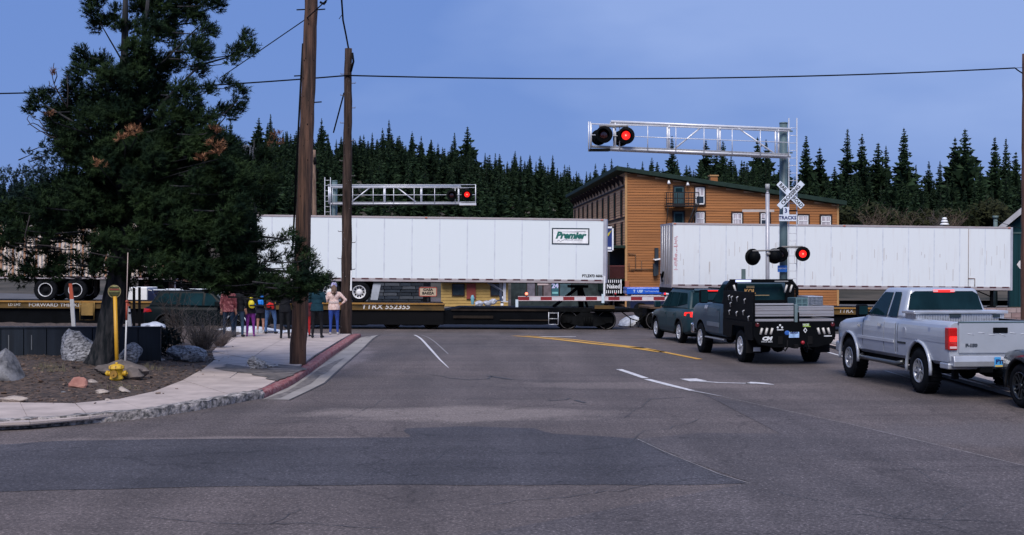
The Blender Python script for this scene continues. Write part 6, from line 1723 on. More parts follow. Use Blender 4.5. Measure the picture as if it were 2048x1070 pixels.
# headache rack
b = MB()
for s in (1, -1): b.tube([(-.46, s * .98, 1.06), (-.46, s * .98, 1.86), (-.46, s * .82, 2.05)], .05, 6)
b.box(-.50, -.42, -.86, .86, 2.0, 2.09); b.box(-.50, -.43, -.95, .95, 1.46, 1.54); b.box(-.49, -.44, .66, .92, 1.5, 2.0); b.box(-.49, -.44, -.92, -.66, 1.5, 2.0)
b.box(-.47, -.45, -.66, .66, 1.06, 1.48)
b.build('headache_rack', BLACK, tf, .008)
for yy, dz in ((.74, .03), (-.66, -.03), (-.80, -.03)):
    b = MB(); b.tube([(-.51, yy - dz, 1.74), (-.51, yy + dz, 1.94)], .028, 6); b.build('rack_lamp', mat('pale lamp lens', (.5, .48, .45), .3), tf)
b = MB(); b.box(-.52, -.50, .30, .72, 2.015, 2.075); b.build('light_bar', mat('bluish white light bar', (.55, .6, .95), .3, emit=.35), tf)
b = MB(); b.box(-.52, -.50, -.72, -.35, 2.02, 2.05); b.build('light_bar', mat('dim light bar', (.25, .25, .25), .4), tf)
text_mesh('KOL', .17, face_back(-.36, .28, 1.76), mat('orange sticker', (.45, .25, .08), .5), 'sticker', tf, sx=.9, bold=.008)
b = MB(); b.box(-.375, -.365, .16, .38, 1.86, 1.92); b.box(-.375, -.365, -.25, .38, 1.655, 1.67); b.build('sticker', mat('tan sticker', (.35, .25, .12), .5), tf)
# silver slats: rear gate and both sides
SLAT = mat('brushed silver slat', (.42, .41, .43), .38, .45, c2=(.30, .25, .23), scale=2.2, stretch=(.4, .4, 5), ramp=(.5, .8))
for (y0_, y1_) in ((.03, 1.0), (-1.0, -.10)):
    for z0_, z1_ in ((1.08, 1.14), (1.20, 1.245), (1.255, 1.33), (1.34, 1.40), (1.405, 1.45)):
        b = MB(); b.box(RX - .02, RX + .02, y0_, y1_, z0_, z1_); b.build('slat', SLAT, tf, .006)
b = MB(); b.box(RX + .06, RX + .1, .0, 1.0, 1.47, 1.52); b.build('slat', SLAT, tf, .006)
b = MB(); b.box(RX - .045, RX + .03, -.06, .01, 1.06, 1.50); b.build('gate_post', mat('grey green post', (.16, .22, .23), .5, .3), tf, .005)
b = MB(); b.box(RX - .03, RX + .03, -.11, -.065, 1.05, 1.30); b.build('gate_latch', BLACK, tf)
b = MB(); b.box(RX - .015, RX + .03, .0, 1.0, 1.14, 1.2); b.build('gate_gap', BLACK, tf)
for z0_, z1_ in ((1.08, 1.14), (1.20, 1.26), (1.28, 1.36), (1.38, 1.45)):
    b = MB(); b.box(-2.9, -.55, -1.03, -1.0, z0_, z1_); b.build('slat', SLAT, tf, .006)
# tool chest on the right
b = MB(); b.box(-1.55, -.75, -1.28, -.88, 1.20, 1.66); b.build('tool_chest', DIAM, tf, .01)
b = MB()
for k in range(11):
    b.box(-1.556, -1.55, -1.27 + k * .036, -1.262 + k * .036, 1.22, 1.64)
for k in range(12): b.box(-1.5565, -1.55, -1.27, -.89, 1.22 + k * .037, 1.228 + k * .037)
tag(b.build('ridge', mat('slate frame', (0, 0, 0)), tf), kind='stuff')
b = MB(); b.box(-1.50, -.9, -.88, -.56, 1.22, 1.62); b.build('mesh_crate', mat('teal grey mesh crate', (.05, .10, .12), .6, var=.3, scale=20), tf, .01)
b = MB()
for k in range(4): b.box(-1.512, -1.50, -.88, -.56, 1.25 + k * .11, 1.265 + k * .11)
for yy in (-.87, -.73, -.585): b.box(-1.512, -1.50, yy - .008, yy + .008, 1.22, 1.62)
b.build('crate_rib', mat('pale teal rib', (.14, .24, .26), .5), tf)
# rear lamps (three slanted slots each side), stickers, plate, balls
SK = RX - .031
for s in (1, -1):
    for k in range(3):
        yc = s * (.86 - k * .13); b = MB(); b.tube([(SK - .008, yc + s * .022, .76), (SK - .008, yc - s * .022, .92)], .030, 8); b.build('rear_lamp', mat('pale lamp lens', (0, 0, 0)), tf)
    b = MB(); b.cyl((SK - .015, s * .96, 1.0), (SK, s * .96, 1.0), .05, n=14); b.build('side_marker', mat('dim red marker', (.08, .006, .008), .3), tf)
    b = MB(); b.ball((SK - .01, s * .95, 1.03), .014, 6); b.build('bolt', GALV, tf)
STW = mat('white sticker', (.62, .64, .66), .5)
text_mesh('CM', .12, face_back(SK - .004, .72, .66), STW, 'sticker', tf, sx=1.35, shear=.25, bold=.008)
text_mesh('TRUCK BEDS', .05, face_back(SK - .004, .72, .585), STW, 'sticker', tf)
b = MB()
for yy, z in ((.38, .985), (.44, .93), (.33, .93)): b.ball((SK - .003, yy, z), (.004, .028, .028), 8)
b.box(SK - .006, SK, .30, .46, .865, .885); b.build('sticker', STW, tf)
b = MB(); b.ball((SK - .003, .20, .80), (.005, .07, .055), 12); b.build('sticker', mat('blue sticker', (.02, .10, .38), .5), tf)
b = MB(); b.ball((SK - .003, .09, .79), (.005, .05, .035), 10); b.build('sticker', mat('lime sticker', (.28, .42, .08), .5), tf)
b = MB(); b.box(SK - .006, SK, -.20, -.36, .96, 1.02); b.box(SK - .006, SK, -.20, -.40, .945, .96); b.build('sticker', mat('lime sticker', (0, 0, 0)), tf)
text_mesh('NCE', .08, face_back(SK - .009, -.27, .995), STW, 'sticker', tf)
b = MB(); b.prism([(SK, -.26, .93), (SK, -.31, .86), (SK, -.26, .79), (SK, -.21, .86)], (-.005, 0, 0)); b.build('sticker', STW, tf)
b = MB(); b.prism([(SK - .006, -.26, .895), (SK - .006, -.285, .86), (SK - .006, -.26, .825), (SK - .006, -.235, .86)], (-.003, 0, 0)); b.build('sticker', BLACK, tf)
b = MB(); b.box(SK - .005, SK, -.94, -.74, .705, .73); b.build('sticker', STW, tf)
b = MB(); b.box(SK - .02, SK - .004, -.10, .16, .68, .82); p3 = b.build('licence_plate', mat('bluish plate', (.30, .45, .70), .45, var=.3, scale=8), tf, .004)
text_mesh('NEVADA', .05, face_back(SK - .022, .03, .80), mat('navy lettering', (0, 0, 0)), 'lettering', p3, bold=.003)
b = MB(); b.ball((SK - .07, -.17, .56), .05, 12); b.build('tow_ball_cover', mat('red rubber ball', (.30, .01, .02), .4), tf)
b = MB(); b.box(SK - .1, SK + .2, -.05, .05, .42, .52); b.tube([(SK - .02, .2, .62), (SK - .06, .22, .44), (SK - .02, .26, .36), (SK + .02, .3, .42)], .02, 6); b.tube([(SK - .02, -.3, .56), (SK - .04, -.34, .42), (SK - .02, -.42, .38)], .014, 6); b.build('hitch', UNDER, tf)
for s in (1, -1):
    b = MB(); b.box(RX + .45, RX + .47, s * .88 - .2, s * .88 + .2, .28, .62); b.build('mud_flap', UNDER, tf)
b = MB(); b.box(RX + .44, RX + .448, .72, .9, .32, .42); b.build('mud_flap_badge', GALV, tf)
wheel_set(tf, (1.88, -1.75), .86, .42, .28, .24, 8, mat('bright machined alloy', (.62, .63, .65), .3, .4, var=.2, scale=6))

# ---------- generic SUV / car body
def suv(name, label, x, y, phi, paintm, L=4.6, Wd=.92, H=1.70, belt=1.06, wb=2.69, r=.36, rims=None, roof_m=None, lit=False, cat='suv', zb=.28, fo=.90):
    t = vehicle(name, label, cat, x, y, phi)
    h = L / 2; fx = h - fo; rx = fx - wb
    st = [(h, Wd * .62, zb + .12, .72), (h - .06, Wd * .78, zb + .05, .84), (h - .22, Wd * .92, zb, .92), (h - .6, Wd * .98, zb, .98), (h - 1.15, Wd, zb, 1.02), (h - 1.35, Wd, zb, belt), (0, Wd, zb, belt + .02), (-h + .8, Wd, zb, belt + .05), (-h + .25, Wd * .985, zb + .04, belt + .05), (-h + .06, Wd * .93, zb + .12, belt), (-h, Wd * .86, zb + .18, belt - .08)]
    body_loft('body', st, paintm, t, [(fx, r, r + .07), (rx, r, r + .07)])
    gh = dict(xf0=h - 1.22, xf1=h - 1.95, xr1=-h + .55, xr0=-h + .16)
    greenhouse('cabin', gh['xf0'], gh['xf1'], gh['xr1'], gh['xr0'], belt, H, Wd * .93, Wd * .72, paintm, t, .09)
    dz = H - belt
    def q(xx, tt, s): return (xx, s * (Wd * .93 + (Wd * .72 - Wd * .93) * tt), belt + dz * tt)
    for s in (1, -1):
        a0 = gh['xf0'] - .30; a1 = gh['xf1'] - .05
        quad_glass('window', [q(a0, .10, s), q(.12, .10, s), q(.12, .84, s), q(a1 - .02, .84, s), q(a1 + .12, .72, s)], SIDEGLASS, t, (0, s, .3))
        quad_glass('window', [q(.03, .10, s), q(-.86, .14, s), q(-.80, .84, s), q(.03, .84, s)], SIDEGLASS, t, (0, s, .3))
        quad_glass('window', [q(-.95, .16, s), q(-h + .45, .32, s), q(-h + .72, .82, s), q(-.90, .84, s)], SIDEGLASS, t, (0, s, .3))
    def fp(y_, tt): return (gh['xf0'] + (gh['xf1'] - gh['xf0']) * tt, y_, belt + dz * tt)
    quad_glass('windshield', [fp(-Wd * .82, .06), fp(Wd * .82, .06), fp(Wd * .66, .9), fp(-Wd * .66, .9)], GLASS, t, (1, 0, .9))
    def rp2(y_, tt): return (gh['xr0'] + (gh['xr1'] - gh['xr0']) * tt, y_, belt + dz * tt)
    quad_glass('rear_window', [rp2(-Wd * .78, .14), rp2(Wd * .78, .14), rp2(Wd * .64, .86), rp2(-Wd * .64, .86)], GLASS, t, (-1, 0, .5))
    for x0_, x1_ in ((.07, fx - .52), (-.92, .05)):
        side_panel('door', x0_, x1_, zb + .16, belt - .01, Wd, zb, belt + .02, paintm, t, .012, sides=(1, -1), x1t=x1_ if x1_ < 1 else x1_ + .08)
    for s in (1, -1):
        b = MB(); b.box(-h + .3, h - 1.9, s * Wd * .68 - .015, s * Wd * .68 + .015, H + .0, H + .05); b.build('roof_rail', roof_m or BLACK, t, .01)
        b = MB(); pts = [(ax + (r + .08) * math.cos(u), s * (Wd - .005), r + (r + .08) * math.sin(u)) for ax in (fx,) for u in [R(-8 + 196 * k / 14) for k in range(15)]]; b.tube(pts, .028, 6); b.build('arch_trim', PLASTIC if not roof_m else roof_m, t)
        b = MB(); pts = [(rx + (r + .08) * math.cos(u), s * (Wd - .005), r + (r + .08) * math.sin(u)) for u in [R(-8 + 196 * k / 14) for k in range(15)]]; b.tube(pts, .028, 6); b.build('arch_trim', PLASTIC, t)
        b = MB(); b.hexa([(-h + .0, s * Wd * .86 - .03, belt - .20), (-h + .36, s * Wd - .03, belt - .16), (-h + .36, s * Wd + .012, belt - .16), (-h - .01, s * Wd * .86 + .02, belt - .20), (-h + .02, s * Wd * .86 - .03, belt - .04), (-h + .30, s * Wd - .03, belt - .06), (-h + .30, s * Wd + .012, belt - .06), (-h + .01, s * Wd * .86 + .02, belt - .04)]); b.build('tail_light', REDLIT if lit else RED, t)
        b = MB(); b.box(h - .30, h - .10, s * Wd * .78 - .12, s * Wd * .78 + .12, .74, .86); b.build('headlight', CHROME, t, .03)
    side_panel('door_handle', .12, .28, belt - .17, belt - .13, Wd, zb, belt + .02, paintm, t, .04, sides=(1, -1))
    side_panel('door_handle', -.84, -.68, belt - .17, belt - .13, Wd, zb, belt + .02, paintm, t, .04, sides=(1, -1))
    b = MB(); b.box(-h - .03, -h + .1, -Wd * .8, Wd * .8, zb + .12, zb + .36); b.build('rear_bumper', PLASTIC, t, .04, 3)
    b = MB(); b.box(-h - .025, -h + .02, -.26, .26, belt - .36, belt - .2); b.build('licence_plate', WHITE, t, .01)
    b = MB(); b.box(-h + .02, -h + .06, -.6, .6, belt - .13, belt - .09); b.build('tail_light', REDLIT if lit else RED, t)
    b = MB(); b.box(gh['xr1'] - .10, gh['xr1'] + .05, -Wd * .6, Wd * .6, H - .05, H - .01); sp_ = b.build('spoiler', paintm, t, .015); b = MB(); b.box(gh['xr1'] - .115, gh['xr1'] - .10, -.2, .2, H - .045, H - .015); b.build('brake_light', REDLIT if lit else RED, sp_)
    b = MB(); b.box(-h + .5, h - .5, -Wd * .7, Wd * .7, zb - .06, zb + .08); b.cyl((rx, -Wd * .8, r), (rx, Wd * .8, r), .06); b.build('chassis', UNDER, t)
    mirror(t, h - 1.55, Wd * .93, belt + .02, paintm, .9, arm=.08)
    wheel_set(t, (fx, rx), Wd - .12, r, .23, r * .64, 5, rims, style='split', knob=False)
    return t
phi = R(9)
x, y = world_from_wheel(1364, 686, -1.295, .80, phi)
suv('suv', 'dark blue green suv with lit red tail light just left of the flatbed truck', x, y, phi, mat('dark blue green paint', (.012, .036, .046), .42, var=.08, spec=.25), lit=True, rims=mat('bright machined alloy', (0, 0, 0)))
phi = R(7)
x, y = world_from_wheel(2050, 816, 1.50, .84, phi)
suv('car', 'near black car whose front left wheel and fender enter at the right edge', x, y, phi, paint('near black blue paint', (.012, .024, .034), .3, .25), L=4.8, Wd=.95, H=1.62, belt=1.06, wb=2.8, r=.38, rims=mat('gloss black alloy', (.03, .035, .04), .25, .6), cat='car', fo=.90)
# parked suv at the left, heading right
xq = P(392, 650, 47.5)
suv('suv', 'parked dark suv with pale silver roof line facing right behind the twiggy shrub', xq.x + .5, 47.5, R(-96), mat('black green paint', (.003, .006, .007), .45, spec=.12), L=4.5, Wd=.92, H=1.66, belt=1.04, wb=2.7, r=.36, roof_m=mat('pale silver roof trim', (.5, .54, .58), .35, .3), rims=mat('gloss black alloy', (0, 0, 0)))
# ---------------------------------------------------------------- people (local frame: facing +y, away from the camera)
SKIN = mat('skin', (.34, .17, .12), .6, var=.08)
def cap(b, p0, p1, r0, r1, n=12):
    p0, p1 = Vector(p0), Vector(p1)
    b.cyl(p0, p1, r0, r1, n=n); b.ball(p0, r0, n); b.ball(p1, r1, n)
def person(label, px, py, h, rz, top, bottom, shoe, legs='long', arms='down', hair=(.03, .02, .015), hat=None, seed=0, hair_len=.0, stance=.11, lean=0, top_low=.50, bulk=1.12, ground_z=None):
    g = G(px, py, .12); z0 = .12 + gz(g.x, g.y) * .5
    t = thing('person', label, 'person', (g.x, g.y, z0), rz)
    s = h / 1.70; rnd = random.Random(seed)
    b = MB()
    hips = .90; J = {}
    lx = stance
    for sx in (-1, 1):
        hip = (sx * .085, 0, hips); kn = (sx * (lx * .9 + .01), .02 + rnd.uniform(-.02, .03), .50); an = (sx * (lx + .01), -.01, .09)
        cap(b, hip, kn, .095 * bulk, .062, 12); cap(b, kn, an, .060, .042, 12)
        cap(b, (an[0], -.03, .045), (an[0] + sx * .02, .15, .04), .045, .038, 10)
    b.ball((0, -.01, hips), (.165 * bulk, .125, .13), 16)
    b.ball((0, 0, 1.10), (.145 * bulk, .105, .20), 16); b.ball((0, -.005, 1.30), (.175 * bulk, .115, .17), 16)
    cap(b, (-.13, 0, 1.39), (.13, 0, 1.39), .062, .062)
    cap(b, (0, -.01, 1.38), (0, .01, 1.52), .055, .05)
    b.ball((0, .015, 1.60), (.078, .095, .112), 16)            # head
    b.ball((0, .105, 1.585), (.014, .022, .02), 8)             # nose
    for sx in (-1, 1): b.ball((sx * .078, .01, 1.595), (.012, .02, .03), 8)
    hands = []
    for sx in (-1, 1):
        sh = Vector((sx * .185, 0, 1.375))
        if arms == 'hip' or (arms == 'hip_right' and sx > 0): el = Vector((sx * .40, -.06, 1.16)); wr = Vector((sx * .215, -.03, 1.00))
        elif arms == 'front' or arms == 'hip_right': el = Vector((sx * .255, .02, 1.12)); wr = Vector((sx * .12, .24, 1.12))
        elif arms == 'phone': el = Vector((sx * .25, .08, 1.13)); wr = Vector((sx * .08, .30, 1.35))
        else: el = Vector((sx * .245, -.02, 1.10)); wr = Vector((sx * .235, .05, .86))
        cap(b, sh, el, .058 * bulk, .045); cap(b, el, wr, .044, .030)
        hands.append((wr, (wr - el).normalized(), sx))
    M_ = Matrix.Diagonal((s, s, s, 1))
    b.v = [tuple(M_ @ Vector(v)) for v in b.v]
    me = b.mesh('body', SKIN); o = bpy.data.objects.new('body', me); col.objects.link(o)
    rm = o.modifiers.new('remesh', 'REMESH'); rm.mode = 'VOXEL'; rm.voxel_size = .024 * s; rm.use_smooth_shade = True
    sm = o.modifiers.new('smooth', 'SMOOTH'); sm.factor = .5; sm.iterations = 3
    freeze(o); me = o.data
    # fingers and thumb, joined to the palms
    fb = MB(); fb.v = [tuple(v.co) for v in me.vertices]; fb.f = [tuple(p.vertices) for p in me.polygons]; fb.m = [0] * len(fb.f); fb.s = [True] * len(fb.f)
    for wr, d, sx in hands:
        side = d.cross(Vector((0, 1, 0))); side = side.normalized() if side.length > .1 else Vector((1, 0, 0))
        pc = wr + d * .05; hb = MB()
        hb.ball(pc, (.028, .028, .028), 8); hb.ball(wr + d * .02, .028, 8)
        for k, ln in enumerate((.062, .072, .066, .050)):
            p = wr + d * .075 + side * ((k - 1.5) * .017); curl = Vector((0, .3, -.25))
            m1 = p + d * ln * .5; m2 = m1 + (d + curl).normalized() * ln * .5
            hb.tube([p - d * .03, p, m1, m2], [.010, .009, .008, .006], 6)
        th = wr + d * .03 + side * -.026; hb.tube([th, th + (d - side).normalized() * .03, th + (d * 1.3 - side * .5).normalized() * .058], [.011, .010, .008], 6)
        fb.add([M_ @ Vector(v) for v in hb.v], hb.f, 0, True)
    mats_ = [SKIN, top, bottom, shoe]
    ntop = [];
    me2 = fb.mesh('body', mats_)
    wrs = [M_ @ w for w, _, _ in hands]
    for p in me2.polygons:
        c = p.center; z = c.z / s; x_ = abs(c.x / s)
        nearhand = min((c - w).length for w in wrs) < .085 * s or any(((c - w).dot(d) > -.005) and (c - w).length < .16 * s for (w, (_, d, _)) in zip(wrs, hands))
        if nearhand and z > .7 and x_ > .06 and not (x_ < .19 and abs(c.y / s) < .10): mi = 0
        elif z > 1.47: mi = 0
        elif z > top_low * 1.9 and z > .93: mi = 1
        elif z < .085: mi = 3
        elif legs == 'short' and z < .62: mi = 0 if z > .16 else 3
        elif legs == 'crop' and z < .2: mi = 0 if z > .085 else 3
        else: mi = 2
        if mi == 2 and x_ > .19 and z > .78: mi = 1
        p.material_index = mi
    bpy.data.objects.remove(o)
    o = bpy.data.objects.new('body', me2); col.objects.link(o); o.parent = t
    # face
    f = MB()
    for sx in (-1, 1): f.ball((sx * .028 * s, .102 * s, 1.612 * s), (.011 * s, .008 * s, .007 * s), 8)
    f.build('eyes', mat('eye', (.05, .04, .035), .3), t)
    f = MB(); f.ball((0, .103 * s, 1.548 * s), (.022 * s, .008 * s, .006 * s), 8); f.build('mouth', mat('lip', (.30, .10, .09), .5), t)
    # hem of the jacket, a skirt slightly wider than the hips
    hb = MB(); n = 18; zt_, zb_ = 1.05 * s, (.90 if top_low < .5 else .84) * s; prof = []
    for zz, k in ((zt_, 1.02), (.97 * s, 1.08), (zb_ + .02 * s, 1.12), (zb_, 1.10)):
        for i in range(n): a = 2 * math.pi * i / n; prof.append((.158 * s * k * math.cos(a) * bulk, (.122 * s * k * math.sin(a)) - .005, zz))
    fs = [(i * n + k, i * n + (k + 1) % n, (i + 1) * n + (k + 1) % n, (i + 1) * n + k) for i in range(3) for k in range(n)]
    hb.add(prof, [tuple(reversed(q)) for q in fs], 0, True); hb.build('jacket_hem', top, t)
    # hair
    hm = mat('hair %d' % seed, hair, .7, var=.3, scale=20, stretch=(4, 4, .5))
    hr = MB(); hr.ball((0, -.012 * s, 1.625 * s), (.087 * s, .100 * s, .108 * s), 16)
    if hair_len: 
        hr.tube([(0, -.07 * s, 1.60 * s), (.01, -.125 * s, 1.50 * s), (0, -.135 * s, (1.50 - hair_len) * s)], [.06 * s, .055 * s, .02 * s], 10)
        hr.tube([(.05 * s, -.05 * s, 1.60 * s), (.06 * s, -.11 * s, 1.48 * s), (.05 * s, -.13 * s, (1.50 - hair_len * .8) * s)], [.04 * s, .035 * s, .012 * s], 8)
        hr.tube([(-.05 * s, -.05 * s, 1.60 * s), (-.06 * s, -.11 * s, 1.48 * s), (-.05 * s, -.13 * s, (1.50 - hair_len * .8) * s)], [.04 * s, .035 * s, .012 * s], 8)
    v2 = [v for v in hr.v]
    hr.v = [(v[0], min(v[1], .075 * s) if v[2] < 1.66 * s else v[1], v[2]) for v in v2]
    hr.build('hair', hm, t)
    if hat:
        kind, hmt = hat; hb = MB()
        if kind == 'beanie':
            hb.lathe([(.098 * s, 0), (.104 * s, .02 * s), (.106 * s, .06 * s), (.096 * s, .11 * s), (.066 * s, .155 * s), (.02 * s, .175 * s)], 20, M=Matrix.Translation((0, 0, 1.60 * s)) @ Matrix.Rotation(R(-6), 4, 'X'))
            hb.ball((0, 0, 1.80 * s), .034 * s, 10)
        elif kind == 'helmet': hb.lathe([(.112 * s, 0), (.122 * s, .04 * s), (.118 * s, .09 * s), (.088 * s, .14 * s), (.03 * s, .165 * s)], 20, M=Matrix.Translation((0, 0, 1.575 * s)))
        elif kind == 'hood': hb.lathe([(.09 * s, -.06 * s), (.112 * s, 0), (.12 * s, .06 * s), (.112 * s, .13 * s), (.075 * s, .19 * s), (.02 * s, .215 * s)], 18, M=Matrix.Translation((0, -.01, 1.50 * s)))
        elif kind == 'cap':
            hb.lathe([(.098 * s, 0), (.100 * s, .05 * s), (.080 * s, .09 * s), (.02 * s, .105 * s)], 18, M=Matrix.Translation((0, 0, 1.63 * s))); hb.box(-.07 * s, .07 * s, .08 * s, .19 * s, 1.635 * s, 1.645 * s)
        hb.build('hat' if kind != 'hood' else 'hood', hmt, t)
    return t, s
def cloth(name, c, var=.18): return mat(name, c, .85, var=var, scale=12, bump=.5, bscale=30)
PINK = mat('pink fleece', (.58, .38, .33), .95, c2=(.76, .60, .54), scale=16, bump=.8, bscale=18)
BLUEP = cloth('royal blue trousers', (.012, .045, .24)); BLK = cloth('black trousers', (.010, .011, .014)); NAVYC = cloth('navy cloth', (.010, .022, .045)); TEALJ = cloth('dark teal jacket', (.010, .038, .055))
JEAN = mat('blue jeans', (.025, .065, .17), .85, c2=(.05, .11, .24), scale=10); SHOEB = mat('dark shoes', (.02, .02, .022), .7); SHOEW = mat('pale shoes', (.40, .38, .38), .7)
PURP = cloth('purple leggings', (.13, .012, .17)); MAR = cloth('maroon jacket', (.12, .018, .026)); BEAN = mat('white and purple knit', (.62, .60, .70), .9, c2=(.12, .10, .32), scale=26, ramp=(.45, .55))
tp, s = person('woman in pink fleece, blue trousers and a white and purple beanie, hand on her hip', 668, 669, 1.72, R(8), PINK, BLUEP, SHOEW, arms='hip_right', hair=(.12, .07, .045), hat=('beanie', BEAN), seed=1, hair_len=.18)
b = MB(); b.lathe([(.07, 0), (.115, .01), (.12, .05), (.09, .085), (.05, .09)], 16, M=Matrix.Translation((0, -.045, 1.40)) @ Matrix.Rotation(R(-14), 4, 'X')); b.build('hood', PINK, tp)
b = MB()
for z in (1.09, 1.13): b.tube([(.165 * math.cos(a * .35), .125 * math.sin(a * .35), z) for a in range(18)] + [(.165, 0, z)], .012, 6)
b.build('fleece_fold', mat('pale fleece trim', (.78, .66, .62), .9), tp)
person('person in dark teal jacket and wide black trousers between the two wooden poles', 634, 676, 1.78, R(-4), TEALJ, BLK, SHOEB, arms='front', hair=(.03, .03, .03), hat=('cap', NAVYC), seed=2, stance=.13, bulk=1.15)
person('child in red trousers half hidden behind the thick wooden pole', 613, 673, 1.35, 0, cloth('dark red top', (.10, .012, .016)), cloth('bright red trousers', (.40, .012, .014)), SHOEB, arms='front', seed=3)
person('person all in black standing left of the thick wooden pole', 570, 677, 1.74, R(6), BLK, BLK, SHOEB, arms='front', seed=4, bulk=1.1, hat=('cap', BLK))
tb_, s = person('person in jeans with a bright red jacket bunched at the waist', 541, 667, 1.68, R(-8), cloth('dark grey fleece', (.03, .025, .028)), JEAN, SHOEB, arms='phone', hair=(.30, .28, .26), seed=5, stance=.16)
b = MB(); rnd = random.Random(2)
for k in range(9): b.ball((.05 + rnd.uniform(-.09, .09), -.17 + rnd.uniform(-.03, .03), .97 + rnd.uniform(-.07, .09)), rnd.uniform(.05, .08), 10)
b.build('red_jacket', cloth('bright red jacket', (.55, .015, .012)), tb_)
b = MB(); b.lathe([(.17, 0), (.175, .03), (.165, .06)], 18, M=Matrix.Translation((0, 0, .97)) @ Matrix.Diagonal((1, .76, 1, 1))); b.build('waistband', mat('pinkish waistband', (.35, .18, .16), .8), tb_)
tc_, s = person('child with bright blue backpack, blue hat, black shorts and bare legs', 521, 666, 1.44, 0, cloth('dark top', (.02, .02, .03)), BLK, SHOEW, legs='short', arms='front', hat=('helmet', mat('blue patterned hat', (.01, .12, .45), .5, c2=(.3, .45, .6), scale=22, ramp=(.55, .62))), seed=6)
b = MB(); b.box(-.16, .16, -.27, -.09, .98, 1.32); bp_ = b.build('backpack', mat('bright blue nylon', (.01, .20, .70), .5, var=.15, scale=5), tc_, .05, 3)
b = MB(); b.box(-.10, .10, -.30, -.27, 1.02, 1.15); b.build('pocket', mat('bright blue nylon', (0, 0, 0)), bp_, .03)
b = MB()
for sx in (-1, 1): b.tube([(sx * .1, -.16, 1.31), (sx * .11, -.03, 1.40 * .86 + .02), (sx * .1, .08, 1.12)], .018, 6)
b.build('strap', mat('bright blue nylon', (0, 0, 0)), tc_)
td_, s = person('person with small yellow backpack and purple leggings', 501, 673, 1.55, R(5), BLK, PURP, mat('purple shoes', (.2, .05, .2), .7), arms='front', seed=7, hat=('hood', BLK))
YB = mat('bright yellow nylon', (.62, .50, .015), .55, var=.12, scale=7, bump=.5)
b = MB(); b.ball((.05, -.20, 1.08), (.105, .085, .13), 14); b.ball((.04, -.19, 1.20), (.065, .06, .11), 12); b.ball((.07, -.21, 1.0), (.10, .08, .07), 12); b.build('backpack', YB, td_)
b = MB()
for sx in (-1, 1): b.tube([(sx * .02 + .04, -.15, 1.26), (sx * .12 + .01, -.11, 1.33), (sx * .14, -.02, 1.38 * .91 + .10)], .014, 6)
b.build('strap', YB, td_)
person('person in dark jacket and dark blue jeans with knees apart left of the yellow backpack', 477, 674, 1.72, R(-5), BLK, mat('dark jeans', (.012, .035, .07), .85, var=.2), SHOEB, arms='down', seed=8, bulk=1.1, stance=.12)
person('person in maroon patterned jacket and dark trousers at the left end of the group', 457, 675, 1.70, R(4), mat('maroon patterned jacket', (.12, .018, .026), .8, c2=(.28, .10, .10), scale=11, ramp=(.5, .62)), NAVYC, SHOEB, arms='down', seed=9, bulk=1.15, stance=.13)
# ---------------------------------------------------------------- big pine, other vegetation, hydrant, markers, wall
PINE = needle_mat('pine needles', (0.004, 0.011, 0.007), (0.030, 0.052, 0.017), (0.008, 0.019, 0.011), 2.2)
PINE2 = needle_mat('blue green pine needles', (0.008, 0.019, 0.019), (0.028, 0.045, 0.036), (0.014, 0.030, 0.030))
DEAD = mat('dead brown needles', (.20, .08, .035), .9, c2=(.34, .17, .08), scale=5)
PBARK = mat('dark ridged pine bark', (.010, .013, .016), .95, c2=(.052, .050, .052), scale=6, bump=1.3, bscale=9, stretch=(2, 2, .35), ramp=(.4, .68))
D_T = 27.5
tbase = G(207, 726, .28); tbase.y = D_T; tbase.x = (207 - 1024) / FPX * D_T
pine = thing('pine_tree', 'large dark pine leaning over the planting bed at the left, filling the upper left', 'tree', (tbase.x, tbase.y, .05))
O = Vector((tbase.x, tbase.y, .05))
def PT(px, py, dd=0.0): return P(px, py, D_T + dd) - O
tr = [(196, 742, .36), (203, 722, .30), (208, 702, .275), (213, 680, .265), (222, 640, .275), (232, 590, .26), (240, 540, .235), (245, 470, .20), (247, 400, .175), (248, 300, .14), (248, 200, .105), (249, 120, .085), (250, 40, .065), (252, -70, .04)]
b = MB(); random.seed(21); b.tube([PT(x, y) for x, y, r in tr], [r for *_, r in tr], 22, wob=.11)
b.tube([PT(245, 440), PT(262, 350), PT(278, 250), PT(284, 150), PT(290, 60), PT(300, -40)], [.13, .11, .09, .07, .05, .03], 10, wob=.05)
b.build('trunk', PBARK, pine)
